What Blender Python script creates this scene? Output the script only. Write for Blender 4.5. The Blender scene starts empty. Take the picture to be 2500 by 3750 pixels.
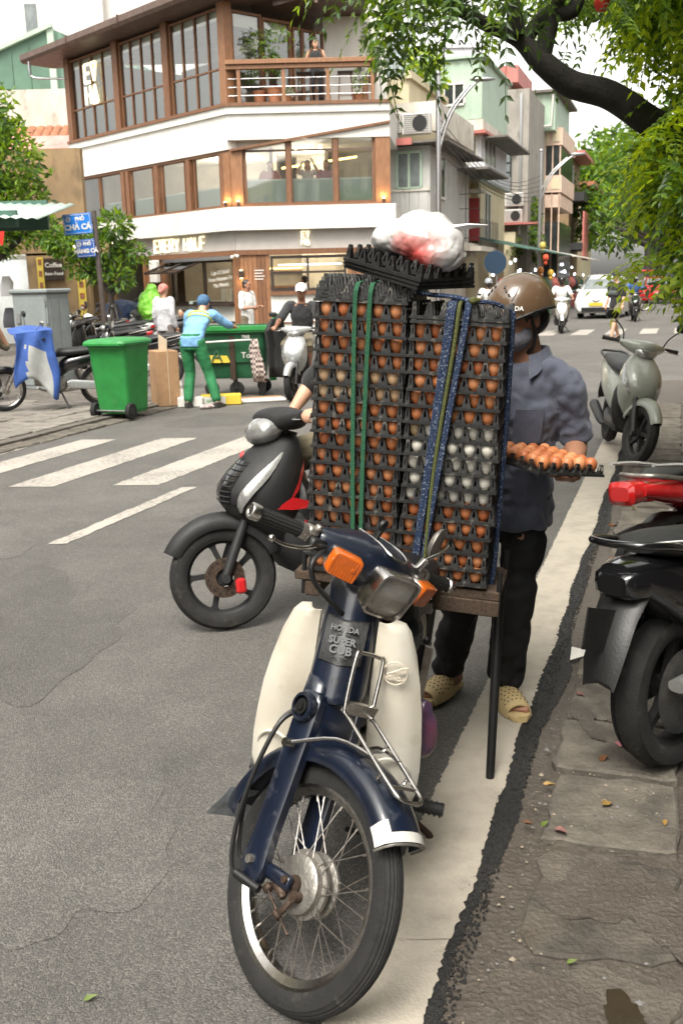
import bpy, bmesh, math, random
import numpy as np
from mathutils import Matrix, Vector
R = math.radians
rnd = random.Random(7)
scene = bpy.context.scene
col = scene.collection
# ------------------------------------------------------------------ camera
cam_d = bpy.data.cameras.new('camera'); cam = bpy.data.objects.new('camera', cam_d); col.objects.link(cam)
cam_d.sensor_fit = 'VERTICAL'; cam_d.sensor_height = 36; cam_d.lens = 35; cam_d.clip_end = 2000; cam_d.clip_start = .05
PITCH, ROLL = R(12.96), R(1.4)
_f = Vector((0, math.cos(PITCH), -math.sin(PITCH))); _r = Vector((1, 0, 0)); _u = Vector((0, math.sin(PITCH), math.cos(PITCH)))
_rr = _r*math.cos(ROLL)-_u*math.sin(ROLL); _uu = _u*math.cos(ROLL)+_r*math.sin(ROLL)
cam.matrix_world = Matrix(((_rr.x, _uu.x, -_f.x, 0), (_rr.y, _uu.y, -_f.y, 0), (_rr.z, _uu.z, -_f.z, 1.6), (0, 0, 0, 1)))
scene.camera = cam
cam_d.dof.use_dof = True; cam_d.dof.focus_distance = 2.7; cam_d.dof.aperture_fstop = 10
# ------------------------------------------------------------------ world, sun, exposure
world = bpy.data.worlds.new('World'); scene.world = world; world.use_nodes = True
wn, wl = world.node_tree.nodes, world.node_tree.links
sky = wn.new('ShaderNodeTexSky'); sky.sky_type = 'NISHITA'; sky.sun_disc = False
SUN_EL, SUN_ROT = R(58), R(200)
sky.sun_elevation = SUN_EL; sky.sun_rotation = SUN_ROT; sky.dust_density = 4; sky.air_density = 1.2; sky.ozone_density = .6
hs = wn.new('ShaderNodeHueSaturation'); hs.inputs['Saturation'].default_value = .10
wl.new(sky.outputs[0], hs.inputs['Color'])
warm = wn.new('ShaderNodeMix'); warm.data_type = 'RGBA'; warm.blend_type = 'MULTIPLY'; warm.inputs['Factor'].default_value = 1; warm.inputs['B'].default_value = (1, .978, .925, 1)   # overcast cloud light is near neutral, slightly warm
wl.new(hs.outputs[0], warm.inputs['A'])
bg = wn['Background']; bg.inputs['Strength'].default_value = .15
wl.new(warm.outputs['Result'], bg.inputs['Color'])
sun_d = bpy.data.lights.new('sun', 'SUN'); sun = bpy.data.objects.new('sun', sun_d); col.objects.link(sun)
sun_d.energy = 1.5; sun_d.angle = R(30); sun_d.color = (1, .95, .87)
_sd = Vector((math.sin(SUN_ROT)*math.cos(SUN_EL), math.cos(SUN_ROT)*math.cos(SUN_EL), math.sin(SUN_EL)))
sun.rotation_euler = _sd.to_track_quat('Z', 'Y').to_euler()
vs = scene.view_settings; vs.view_transform = 'Standard'; vs.look = 'None'; vs.gamma = 1; vs.use_curve_mapping = False
vs.exposure = 1.5
scene.render.film_transparent = False
# ------------------------------------------------------------------ materials
_mats = {}
def mat(name, c=(.5, .5, .5), rough=.6, metal=0., n=0., ns=20., c2=None, bump=0., bs=None, coat=0., emit=None, es=1., spec=None, trans=0., alpha=1., det=4., spk=0., spc=(.2, .18, .15), sps=60., str3=None, sheen=0.):
    """procedural principled material: colour c varied towards c2 by noise (amount n, scale ns), optional bump and specks"""
    if name in _mats: return _mats[name]
    m = bpy.data.materials.new(name); m.use_nodes = True; _mats[name] = m
    N, L = m.node_tree.nodes, m.node_tree.links; b = N['Principled BSDF']
    b.inputs['Base Color'].default_value = (*c, 1); b.inputs['Roughness'].default_value = rough; b.inputs['Metallic'].default_value = metal
    if coat: b.inputs['Coat Weight'].default_value = coat; b.inputs['Coat Roughness'].default_value = .08
    if spec is not None: b.inputs['Specular IOR Level'].default_value = spec
    if trans: b.inputs['Transmission Weight'].default_value = trans
    if alpha < 1: b.inputs['Alpha'].default_value = alpha
    if sheen: b.inputs['Sheen Weight'].default_value = sheen
    if emit: b.inputs['Emission Color'].default_value = (*emit, 1); b.inputs['Emission Strength'].default_value = es
    tc = N.new('ShaderNodeTexCoord'); src = tc.outputs['Object']
    if str3:
        mp = N.new('ShaderNodeMapping'); mp.inputs['Scale'].default_value = str3; L.new(src, mp.inputs[0]); src = mp.outputs[0]
    out = None
    if n or c2:
        t = N.new('ShaderNodeTexNoise'); t.inputs['Scale'].default_value = ns; t.inputs['Detail'].default_value = det; t.inputs['Roughness'].default_value = .62
        L.new(src, t.inputs['Vector'])
        rp = N.new('ShaderNodeValToRGB'); rp.color_ramp.elements[0].position = .32; rp.color_ramp.elements[1].position = .68
        cc = c2 or tuple(max(0, x*(1-n)) for x in c); c1 = c if c2 else tuple(min(1, x*(1+n*.6)) for x in c)
        rp.color_ramp.elements[0].color = (*c1, 1); rp.color_ramp.elements[1].color = (*cc, 1)
        L.new(t.outputs['Fac'], rp.inputs['Fac']); out = rp.outputs['Color']
        mr = N.new('ShaderNodeMapRange'); mr.inputs['To Min'].default_value = max(0, rough-.08); mr.inputs['To Max'].default_value = min(1, rough+.1)
        L.new(t.outputs['Fac'], mr.inputs['Value']); L.new(mr.outputs[0], b.inputs['Roughness'])
    if spk:
        v = N.new('ShaderNodeTexNoise'); v.inputs['Scale'].default_value = sps; v.inputs['Detail'].default_value = 3; L.new(src, v.inputs['Vector'])
        r2 = N.new('ShaderNodeValToRGB'); r2.color_ramp.elements[0].position = .64-.1*spk; r2.color_ramp.elements[1].position = .70
        L.new(v.outputs['Fac'], r2.inputs['Fac'])
        mx = N.new('ShaderNodeMix'); mx.data_type = 'RGBA'; mx.inputs['B'].default_value = (*spc, 1)
        mm = N.new('ShaderNodeMath'); mm.operation = 'MULTIPLY'; mm.inputs[1].default_value = min(1, spk); L.new(r2.outputs['Color'], mm.inputs[0])
        L.new(mm.outputs[0], mx.inputs['Factor'])
        if out: L.new(out, mx.inputs['A'])
        else: mx.inputs['A'].default_value = (*c, 1)
        out = mx.outputs['Result']
    if out: L.new(out, b.inputs['Base Color'])
    if bump:
        t2 = N.new('ShaderNodeTexNoise'); t2.inputs['Scale'].default_value = bs or ns*3; t2.inputs['Detail'].default_value = 5; L.new(src, t2.inputs['Vector'])
        bp = N.new('ShaderNodeBump'); bp.inputs['Strength'].default_value = bump; bp.inputs['Distance'].default_value = .01
        L.new(t2.outputs['Fac'], bp.inputs['Height']); L.new(bp.outputs[0], b.inputs['Normal'])
    return m
def nodes_of(m): return m.node_tree.nodes, m.node_tree.links, m.node_tree.nodes['Principled BSDF']
def leafmat(name, c, c2, tr=.35):
    if name in _mats: return _mats[name]
    m = mat(name, c, .45, c2=c2, ns=.9, det=3)
    N, L, b = nodes_of(m); t = N.new('ShaderNodeBsdfTranslucent'); t.inputs['Color'].default_value = (min(1, c[0]*2.6+.03), min(1, c[1]*2.4), c[2]*1.0, 1)
    mx = N.new('ShaderNodeMixShader'); mx.inputs[0].default_value = tr
    L.new(b.outputs[0], mx.inputs[1]); L.new(t.outputs[0], mx.inputs[2]); L.new(mx.outputs[0], N['Material Output'].inputs[0])
    return m
# ------------------------------------------------------------------ mesh builder
def frame_z(d):
    d = Vector(d).normalized(); a = Vector((0, 0, 1)) if abs(d.z) < .95 else Vector((1, 0, 0))
    x = a.cross(d).normalized(); y = d.cross(x); return x, y, d
class MB:
    def __init__(s, M=None): s.v = []; s.f = []; s.mi = []; s.sm = []; s.M = M; s.cur = 0
    def add(s, vs, fs, smooth=False, mi=None):
        o = len(s.v); M = s.M
        s.v += [tuple(M @ Vector(p)) for p in vs] if M is not None else [tuple(p) for p in vs]
        mi = s.cur if mi is None else mi
        for f in fs: s.f.append(tuple(i+o for i in f)); s.mi.append(mi); s.sm.append(smooth)
        return s
    def box(s, c, d, rot=None, bev=0., mi=None):
        hx, hy, hz = d[0]/2, d[1]/2, d[2]/2; c = Vector(c)
        T = (lambda p: c+(rot @ Vector(p))) if rot is not None else (lambda p: c+Vector(p))
        if bev <= 0:
            vs = [T((x*hx, y*hy, z*hz)) for x in (-1, 1) for y in (-1, 1) for z in (-1, 1)]
            fs = [(0, 1, 3, 2), (4, 6, 7, 5), (0, 4, 5, 1), (2, 3, 7, 6), (0, 2, 6, 4), (1, 5, 7, 3)]
            return s.add(vs, fs, False, mi)
        b = min(bev, hx*.98, hy*.98, hz*.98); vs = []; ix = {}
        for x in (-1, 1):
            for y in (-1, 1):
                for z in (-1, 1):
                    for k in range(3):
                        p = [x*(hx-b), y*(hy-b), z*(hz-b)]; p[k] = (x*hx, y*hy, z*hz)[k]
                        ix[x, y, z, k] = len(vs); vs.append(T(p))
        fs = []
        for k in range(3):
            a, b2 = [(1, 2), (2, 0), (0, 1)][k]
            for q in (-1, 1):
                def id(u, w):
                    t = [0, 0, 0]; t[k] = q; t[a] = u; t[b2] = w; return ix[t[0], t[1], t[2], k]
                r = [id(-1, -1), id(1, -1), id(1, 1), id(-1, 1)]; fs.append(tuple(r if q > 0 else r[::-1]))
        for k in range(3):
            a, b2 = [(1, 2), (2, 0), (0, 1)][k]
            for u in (-1, 1):
                for w in (-1, 1):
                    def id2(q, kk):
                        t = [0, 0, 0]; t[k] = q; t[a] = u; t[b2] = w; return ix[t[0], t[1], t[2], kk]
                    r = [id2(-1, a), id2(1, a), id2(1, b2), id2(-1, b2)]; fs.append(tuple(r if u*w < 0 else r[::-1]))
        for x in (-1, 1):
            for y in (-1, 1):
                for z in (-1, 1):
                    r = [ix[x, y, z, k] for k in range(3)]; fs.append(tuple(r if x*y*z > 0 else r[::-1]))
        return s.add(vs, fs, False, mi)
    def b2(s, x0, x1, y0, y1, z0, z1, bev=0., mi=None): return s.box(((x0+x1)/2, (y0+y1)/2, (z0+z1)/2), (abs(x1-x0), abs(y1-y0), abs(z1-z0)), None, bev, mi)
    def bar(s, p, q, w, h, up=(0, 0, 1), bev=0., mi=None):
        p, q = Vector(p), Vector(q); d = (q-p); L = d.length; d.normalize(); y = Vector(up).cross(d)
        if y.length < 1e-4: y = Vector((0, 1, 0)).cross(d)
        y.normalize(); z = d.cross(y); M3 = Matrix((d, y, z)).transposed()
        return s.box((p+q)/2, (L, w, h), M3, bev, mi)
    def cyl(s, p, q, r0, r1=None, n=12, caps=True, smooth=True, mi=None):
        r1 = r0 if r1 is None else r1; p, q = Vector(p), Vector(q); x, y, d = frame_z(q-p)
        vs = [p+(x*math.cos(t)+y*math.sin(t))*r0 for t in [2*math.pi*i/n for i in range(n)]]+[q+(x*math.cos(t)+y*math.sin(t))*r1 for t in [2*math.pi*i/n for i in range(n)]]
        s.add(vs, [(i, (i+1) % n, n+(i+1) % n, n+i) for i in range(n)], smooth, mi)
        if caps: s.add(vs[:n], [tuple(range(n))[::-1]], False, mi); s.add(vs[n:], [tuple(range(n))], False, mi)
        return s
    def tube(s, pts, r, n=8, closed=False, caps=True, mi=None, sub=0, flat=None):
        P = [Vector(p) for p in pts]; rs = list(r) if hasattr(r, '__len__') else [r]*len(P)
        if sub:
            P, rs = catmull(P, rs, sub, closed)
        m = len(P); vs = []; prev = None
        for i in range(m):
            a = P[(i-1) % m] if (closed or i > 0) else P[i]; b = P[(i+1) % m] if (closed or i < m-1) else P[i]
            d = (b-a).normalized()
            if prev is None: x, y, _ = frame_z(d)
            else:
                x = prev-d*prev.dot(d)
                if x.length < 1e-5: x, y, _ = frame_z(d)
                x.normalize(); y = d.cross(x)
            prev = x; k = flat or 1.
            vs += [P[i]+(x*math.cos(t)+y*math.sin(t)*k)*rs[i] for t in [2*math.pi*j/n for j in range(n)]]
        fs = []
        for i in range(m if closed else m-1):
            o, o2 = i*n, ((i+1) % m)*n
            fs += [(o+j, o+(j+1) % n, o2+(j+1) % n, o2+j) for j in range(n)]
        s.add(vs, fs, True, mi)
        if caps and not closed: s.add(vs[:n], [tuple(range(n))[::-1]], False, mi); s.add(vs[-n:], [tuple(range(n))], False, mi)
        return s
    def lathe(s, prof, n=24, c=(0, 0, 0), axis=(0, 0, 1), smooth=True, mi=None, a0=0., a1=2*math.pi):
        c = Vector(c); x, y, d = frame_z(axis); full = abs(a1-a0-2*math.pi) < 1e-6; k = n if full else n+1
        vs = [c+(x*math.cos(t)+y*math.sin(t))*r+d*z for t in [a0+(a1-a0)*i/n for i in range(k)] for r, z in prof]; m = len(prof)
        fs = [(i*m+j, ((i+1) % k)*m+j, ((i+1) % k)*m+j+1, i*m+j+1) for i in range(n) for j in range(m-1)]
        return s.add(vs, fs, smooth, mi)
    def loft(s, secs, closed=True, caps=True, smooth=True, mi=None, loop=False):
        n = len(secs[0]); m = len(secs); vs = [Vector(p) for sec in secs for p in sec]
        fs = [(i*n+j, i*n+(j+1) % n, ((i+1) % m)*n+(j+1) % n, ((i+1) % m)*n+j) for i in range(m if loop else m-1) for j in range(n if closed else n-1)]
        s.add(vs, fs, smooth, mi)
        if caps and closed and not loop: s.add(vs[:n], [tuple(range(n))[::-1]], False, mi); s.add(vs[-n:], [tuple(range(n))], False, mi)
        return s
    def prism(s, poly, d, o=(0, 0, 0), ex=(1, 0, 0), ey=(0, 0, 1), smooth=False, mi=None):
        o, ex, ey = Vector(o), Vector(ex).normalized(), Vector(ey).normalized(); nz = ex.cross(ey); n = len(poly)
        vs = [o+ex*a+ey*b for a, b in poly]; vs += [p+nz*d for p in vs]
        s.add(vs, [tuple(range(n))[::-1], tuple(range(n, 2*n))]+[(i, (i+1) % n, n+(i+1) % n, n+i) for i in range(n)], smooth, mi); return s
    def ell(s, c, r, nu=16, nv=10, rot=None, mi=None, v0=0., v1=1.):
        c = Vector(c); vs = []
        for i in range(nv+1):
            t = math.pi*(v0+(v1-v0)*i/nv)
            for j in range(nu):
                a = 2*math.pi*j/nu; p = Vector((r[0]*math.sin(t)*math.cos(a), r[1]*math.sin(t)*math.sin(a), r[2]*math.cos(t)))
                vs.append(c+((rot @ p) if rot is not None else p))
        return s.add(vs, [(i*nu+j, (i+1)*nu+j, (i+1)*nu+(j+1) % nu, i*nu+(j+1) % nu) for i in range(nv) for j in range(nu)], True, mi)
    def torus(s, c, Rr, rm, axis=(0, 1, 0), n=40, m=12, ry=None, mi=None):
        c = Vector(c); x, y, d = frame_z(axis); ry = ry or rm
        vs = [c+(x*math.cos(t)+y*math.sin(t))*(Rr+rm*math.cos(p))+d*ry*math.sin(p) for t in [2*math.pi*i/n for i in range(n)] for p in [2*math.pi*j/m for j in range(m)]]
        return s.add(vs, [(i*m+j, ((i+1) % n)*m+j, ((i+1) % n)*m+(j+1) % m, i*m+(j+1) % m) for i in range(n) for j in range(m)], True, mi)
    def quad(s, a, b, c, d, mi=None): return s.add([a, b, c, d], [(0, 1, 2, 3)], False, mi)
    def mesh(s, name, mats):
        me = bpy.data.meshes.new(name); me.from_pydata(s.v, [], s.f)
        for m in (mats if isinstance(mats, (list, tuple)) else [mats]): me.materials.append(m)
        if len(me.materials) > 1: me.polygons.foreach_set('material_index', s.mi)
        me.polygons.foreach_set('use_smooth', s.sm); me.update()
        if any(s.sm): me.set_sharp_from_angle(angle=R(48))
        return me
    def build(s, name, mats, parent=None, loc=None, rot=None, stuff=False):
        return link(s.mesh(name, mats), name, parent, loc, rot, stuff)
def link(me, name, parent=None, loc=None, rot=None, stuff=False):
    o = bpy.data.objects.new(name, me); col.objects.link(o); o.parent = parent
    if loc is not None: o.location = loc
    if rot is not None: o.rotation_euler = rot
    if stuff: o['kind'] = 'stuff'
    return o
def catmull(P, rs, sub, closed=False):
    n = len(P); out = []; ro = []
    for i in range(n if closed else n-1):
        g = (lambda k: P[k % n]) if closed else (lambda k: P[max(0, min(n-1, k))])
        p0, p1, p2, p3 = g(i-1), g(i), g(i+1), g(i+2); r1, r2 = rs[i % n], rs[(i+1) % n]
        for k in range(sub):
            t = k/sub; t2, t3 = t*t, t*t*t
            out.append(.5*((2*p1)+(p2-p0)*t+(2*p0-5*p1+4*p2-p3)*t2+(3*p1-p0-3*p2+p3)*t3)); ro.append(r1+(r2-r1)*t)
    if not closed: out.append(P[-1]); ro.append(rs[-1])
    return out, ro
def empty(name, loc=(0, 0, 0), rz=0., label=None, cat=None, group=None):
    o = bpy.data.objects.new(name, None); col.objects.link(o); o.location = loc; o.rotation_euler = (0, 0, rz); o.empty_display_size = .1
    if label: tag(o, label, cat, group)
    return o
def tag(o, label=None, cat=None, group=None, kind=None):
    if label: o['label'] = label
    if cat: o['category'] = cat
    if group: o['group'] = group
    if kind: o['kind'] = kind
    return o
def struct(o): o['kind'] = 'structure'; return o
def dup(root, loc=None, rz=None, label=None, group=None):
    def cp(o, par):
        c = o.copy(); col.objects.link(c); c.parent = par
        for ch in kids.get(o.name, []): cp(ch, c)
        return c
    kids = {}
    for o in bpy.data.objects:
        if o.parent: kids.setdefault(o.parent.name, []).append(o)
    r = cp(root, None)
    if loc is not None: r.location = loc
    if rz is not None: r.rotation_euler = (0, 0, rz)
    if label: r['label'] = label
    if group: r['group'] = group
    return r
def rsec(w, h, n=16, p=2.5, cx=0., cy=0.):
    """superellipse ring of 2D points"""
    o = []
    for i in range(n):
        t = 2*math.pi*i/n; c, s_ = math.cos(t), math.sin(t)
        o.append((cx+w*math.copysign(abs(c)**(2/p), c), cy+h*math.copysign(abs(s_)**(2/p), s_)))
    return o
def text_mesh(txt, size, depth, M, name, m, parent=None, align='CENTER', bold=0.):
    cu = bpy.data.curves.new('t', 'FONT'); cu.body = txt; cu.size = size; cu.extrude = depth; cu.align_x = align; cu.align_y = 'CENTER'; cu.offset = bold; cu.resolution_u = 3
    t = bpy.data.objects.new('t', cu); col.objects.link(t); dg = bpy.context.evaluated_depsgraph_get(); dg.update()
    me = bpy.data.meshes.new_from_object(t.evaluated_get(dg)); bpy.data.objects.remove(t); bpy.data.curves.remove(cu)
    me.transform(M); me.materials.clear(); me.materials.append(m); me.name = name
    return link(me, name, parent)
def remesh(mb, voxel, smooth=4, fac=.5, name='body', mats=None, parent=None, disp=None):
    """weld overlapping closed shapes into one continuous surface"""
    me = mb.mesh(name, mats); o = bpy.data.objects.new(name, me); col.objects.link(o)
    a = o.modifiers.new('r', 'REMESH'); a.mode = 'VOXEL'; a.voxel_size = voxel; a.use_smooth_shade = True
    if smooth: b = o.modifiers.new('s', 'SMOOTH'); b.iterations = smooth; b.factor = fac
    if disp:
        tx = bpy.data.textures.new('c', 'CLOUDS'); tx.noise_scale = disp[1]; tx.noise_depth = 1
        if len(disp) > 2 and disp[2] == 'M':
            bpy.data.textures.remove(tx); tx = bpy.data.textures.new('c', 'MARBLE'); tx.noise_scale = disp[1]; tx.turbulence = 9; tx.noise_depth = 1; tx.marble_type = 'SOFT'
        elif len(disp) > 2: tx.noise_type = 'HARD_NOISE'; tx.noise_depth = disp[2]
        d = o.modifiers.new('d', 'DISPLACE'); d.texture = tx; d.strength = disp[0]; d.mid_level = .5; d.texture_coords = 'LOCAL'
    dg = bpy.context.evaluated_depsgraph_get(); dg.update()
    m2 = bpy.data.meshes.new_from_object(o.evaluated_get(dg)); bpy.data.objects.remove(o); bpy.data.meshes.remove(me)
    m2.materials.clear()
    for q in (mats if isinstance(mats, (list, tuple)) else [mats]): m2.materials.append(q)
    return link(m2, name, parent)
def Tm(loc=(0, 0, 0), rz=0., rx=0., ry=0., s=1.):
    return Matrix.Translation(loc) @ Matrix.Rotation(rz, 4, 'Z') @ Matrix.Rotation(ry, 4, 'Y') @ Matrix.Rotation(rx, 4, 'X') @ Matrix.Scale(s, 4)
# ================================================================== setting: road, pavements, markings
SD = Vector((.3215, .9469, 0)).normalized()            # direction of the street
SN = Vector((SD.y, -SD.x, 0))                           # to its right
def asphalt(name, base, lo=.5, wear=None):
    m = mat(name, base, .68); N, L, b = nodes_of(m); tc = N.new('ShaderNodeTexCoord')
    def noise(s, d=6, r=.6):
        t = N.new('ShaderNodeTexNoise'); t.inputs['Scale'].default_value = s; t.inputs['Detail'].default_value = d; t.inputs['Roughness'].default_value = r; L.new(tc.outputs['Object'], t.inputs['Vector']); return t
    big = noise(.35); mid = noise(2.3, 8, .7); v = N.new('ShaderNodeTexVoronoi'); v.inputs['Scale'].default_value = 185; L.new(tc.outputs['Object'], v.inputs['Vector'])
    fine = noise(250, 3, .7)
    r1 = N.new('ShaderNodeValToRGB'); r1.color_ramp.elements[0].position = .3; r1.color_ramp.elements[1].position = .7
    r1.color_ramp.elements[0].color = (*[x*.62 for x in base], 1); r1.color_ramp.elements[1].color = (*[x*1.42 for x in base], 1)
    a = N.new('ShaderNodeMath'); a.operation = 'ADD'; s = N.new('ShaderNodeMath'); s.operation = 'MULTIPLY'; s.inputs[1].default_value = .5
    L.new(big.outputs['Fac'], a.inputs[0]); L.new(mid.outputs['Fac'], a.inputs[1]); L.new(a.outputs[0], s.inputs[0]); L.new(s.outputs[0], r1.inputs['Fac'])
    # aggregate stones: random brightness per voronoi cell
    sp = N.new('ShaderNodeSeparateColor'); L.new(v.outputs['Color'], sp.inputs[0])
    r2 = N.new('ShaderNodeValToRGB'); e = r2.color_ramp.elements; e[0].position = 0; e[0].color = (lo, lo, lo, 1); e[1].position = 1; e[1].color = (1.75, 1.68, 1.6, 1)
    e2 = r2.color_ramp.elements.new(.62); e2.color = (.95, .95, .95, 1)
    L.new(sp.outputs[0], r2.inputs['Fac'])
    mx = N.new('ShaderNodeMix'); mx.data_type = 'RGBA'; mx.blend_type = 'MULTIPLY'; mx.inputs['Factor'].default_value = .7
    L.new(r1.outputs['Color'], mx.inputs['A']); L.new(r2.outputs['Color'], mx.inputs['B']); L.new(mx.outputs['Result'], b.inputs['Base Color'])
    bp = N.new('ShaderNodeBump'); bp.inputs['Strength'].default_value = .9; bp.inputs['Distance'].default_value = .004
    ad = N.new('ShaderNodeMath'); ad.operation = 'SUBTRACT'; L.new(fine.outputs['Fac'], ad.inputs[0]); L.new(v.outputs['Distance'], ad.inputs[1]); L.new(ad.outputs[0], bp.inputs['Height'])
    b2 = N.new('ShaderNodeBump'); b2.inputs['Strength'].default_value = .2; b2.inputs['Distance'].default_value = .05; L.new(mid.outputs['Fac'], b2.inputs['Height']); L.new(bp.outputs[0], b2.inputs['Normal'])
    L.new(b2.outputs[0], b.inputs['Normal']); return m
m_road = asphalt('asphalt', (.102, .097, .089))
m_fresh = asphalt('fresh_asphalt', (.016, .0155, .015), .35)
def worn(name, c, under, amt=.44, sc=14, r=.7):
    m = mat(name, c, r); N, L, b = nodes_of(m); tc = N.new('ShaderNodeTexCoord')
    t = N.new('ShaderNodeTexNoise'); t.inputs['Scale'].default_value = sc; t.inputs['Detail'].default_value = 9; t.inputs['Roughness'].default_value = .72; L.new(tc.outputs['Object'], t.inputs['Vector'])
    t2 = N.new('ShaderNodeTexNoise'); t2.inputs['Scale'].default_value = 1.7; t2.inputs['Detail'].default_value = 3; L.new(tc.outputs['Object'], t2.inputs['Vector'])
    ad = N.new('ShaderNodeMath'); ad.operation = 'MULTIPLY_ADD'; ad.inputs[1].default_value = .45; L.new(t2.outputs['Fac'], ad.inputs[0]); L.new(t.outputs['Fac'], ad.inputs[2])
    rp = N.new('ShaderNodeValToRGB'); e = rp.color_ramp.elements; e[0].position = amt-.06; e[0].color = (*under, 1); e[1].position = amt+.1; e[1].color = (*[x*.82 for x in c], 1)
    q = e.new(amt+.3); q.color = (*c, 1)
    L.new(ad.outputs[0], rp.inputs['Fac']); L.new(rp.outputs['Color'], b.inputs['Base Color'])
    f = N.new('ShaderNodeTexNoise'); f.inputs['Scale'].default_value = 120; L.new(tc.outputs['Object'], f.inputs['Vector'])
    bp = N.new('ShaderNodeBump'); bp.inputs['Strength'].default_value = .45; bp.inputs['Distance'].default_value = .006; L.new(f.outputs['Fac'], bp.inputs['Height']); L.new(bp.outputs[0], b.inputs['Normal'])
    return m
m_band = worn('band_paint', (.385, .345, .285), (.15, .13, .10), .49, 9)
m_zebra = worn('zebra_paint', (.38, .352, .31), (.14, .13, .112), .60, 26)
m_slab = mat('gutter_stone', (.120, .105, .085), .85, n=.5, ns=9, bump=.8, bs=60, spk=.7, spc=(.06, .05, .038), sps=6, det=8)
m_slabd = mat('gutter_stone_muddy', (.090, .077, .062), .8, n=.55, ns=6, bump=1., bs=70, spk=.9, spc=(.05, .038, .026), sps=4, det=9)
m_mud = mat('gutter_mud', (.060, .048, .038), .6, c2=(.088, .074, .060), ns=11, bump=1., bs=70, det=9, spk=.5, spc=(.16, .14, .12), sps=70)
m_granite = mat('kerb_granite', (.14, .16, .18), .5, n=.4, ns=14, bump=.35, bs=80, spk=.5, spc=(.3, .31, .32), sps=130)
m_pave = mat('pavement_stone', (.21, .19, .165), .8, n=.35, ns=5, bump=.5, bs=50, spk=.5, spc=(.1, .085, .07), sps=5)
m_cement = mat('cement_bed', (.12, .105, .09), .9, n=.4, ns=8, bump=.6, bs=60)
g = MB(); g.quad((-160, -12, 0), (160, -12, 0), (160, 330, 0), (-160, 330, 0)); struct(g.build('road', m_road))
def ribbon(mb, L_, R_, y0, y1, z, step=.04, jit=.006, jl=None):
    """flat sheet between two edge functions x(y), both with ragged edges"""
    n = int((y1-y0)/step); vs = []
    for i in range(n+1):
        y = y0+(y1-y0)*i/n; vs += [(L_(y)+rnd.gauss(0, jl if jl is not None else jit), y, z), (R_(y)+rnd.gauss(0, jit), y+rnd.gauss(0, .004), z)]
    mb.add(vs, [(2*i, 2*i+1, 2*i+3, 2*i+2) for i in range(n)])
Re = lambda y: .15+.3385*(y-1.89)
m = MB(); ribbon(m, lambda y: Re(y)+.0, lambda y: Re(y)+.60, -.6, 15.5, .004, .1); struct(m.build('gutter_bed', m_mud))
m = MB(); ribbon(m, lambda y: Re(y)-.02, lambda y: Re(y)+.070+.025*math.sin(y*2.1)+.02*math.sin(y*5.3), -.6, 14, .010, .012, .005); struct(m.build('asphalt_joint', m_fresh))
m = MB(); ribbon(m, lambda y: Re(y)-.215, lambda y: Re(y)+.008*math.sin(y*3.3)+.005*math.sin(y*11), -.6, 16, .014, .012, .0028); struct(m.build('white_edge_band', m_band))
# raised crumbs along the fresh asphalt joint
m = MB()
for i in range(5200):
    y = 1.2+rnd.random()**1.5*8; x = Re(y)+rnd.uniform(0, .07); s = rnd.uniform(.002, .006)*(1+.15*y/3)
    a = rnd.random()*6; vs = [(x+s*math.cos(a+k*2.09), y+s*math.sin(a+k*2.09), .009) for k in range(3)]+[(x+rnd.gauss(0, s*.3), y, .010+s*rnd.uniform(.5, 1.1))]
    m.add(vs, [(0, 1, 3), (1, 2, 3), (2, 0, 3)])
tag(m.build('asphalt_crumbs', m_fresh), 'dark crumbs of fresh asphalt along the white band', 'gravel', kind='stuff')
# gutter slabs: each a stone of its own
gut = struct(empty('gutter'))
joints = [.9, 1.32, 1.76, 2.16, 2.62, 3.03, 3.42, 3.83, 4.28, 4.75, 5.25, 5.75, 6.3, 6.85, 7.4, 8, 8.6, 9.2, 9.9, 10.6, 11.3, 12, 12.8]
def slab(mb, quad, z0, z1, jit=.007, seg=7):
    """stone with ragged outline and slightly chamfered top"""
    q = [Vector((*p, 0)) for p in quad]; c = sum(q, Vector())/4; ring = []
    for i in range(4):
        a, b = q[i], q[(i+1) % 4]
        for k in range(seg):
            p = a.lerp(b, k/seg); d = (p-c).normalized(); ring.append(p+d*rnd.gauss(-jit*.4 if k else -jit*2.2, jit))
    n = len(ring); low = [(p.x, p.y, z0) for p in ring]; hi = [(p.x, p.y, z1-.006) for p in ring]; top = [(*(c+(p-c)*.965).xy, z1+rnd.gauss(0, .0015)) for p in ring]
    mb.add(low+hi+top, [(i, (i+1) % n, n+(i+1) % n, n+i) for i in range(n)]+[(n+i, n+(i+1) % n, 2*n+(i+1) % n, 2*n+i) for i in range(n)]+[tuple(range(2*n, 3*n))])
for i in range(len(joints)-1):
    y0, y1 = joints[i]+.012, joints[i+1]-.012; a, b = .135+rnd.uniform(-.01, .02), .515
    if y0 < 2.0: hz, mt = .013, m_slabd
    elif y0 < 2.6: hz, mt = .016, m_slabd
    else: hz, mt = .030+rnd.uniform(-.006, .006), m_slab
    sh = lambda y, o: (Re(y)+o, y-o*.30)
    mb = MB(); slab(mb, [sh(y0, a), sh(y0, b), sh(y1, b), sh(y1, a)], 0, hz, .006 if y0 > 2.5 else .013); mb.build('gutter_slab', mt, gut)
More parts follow.
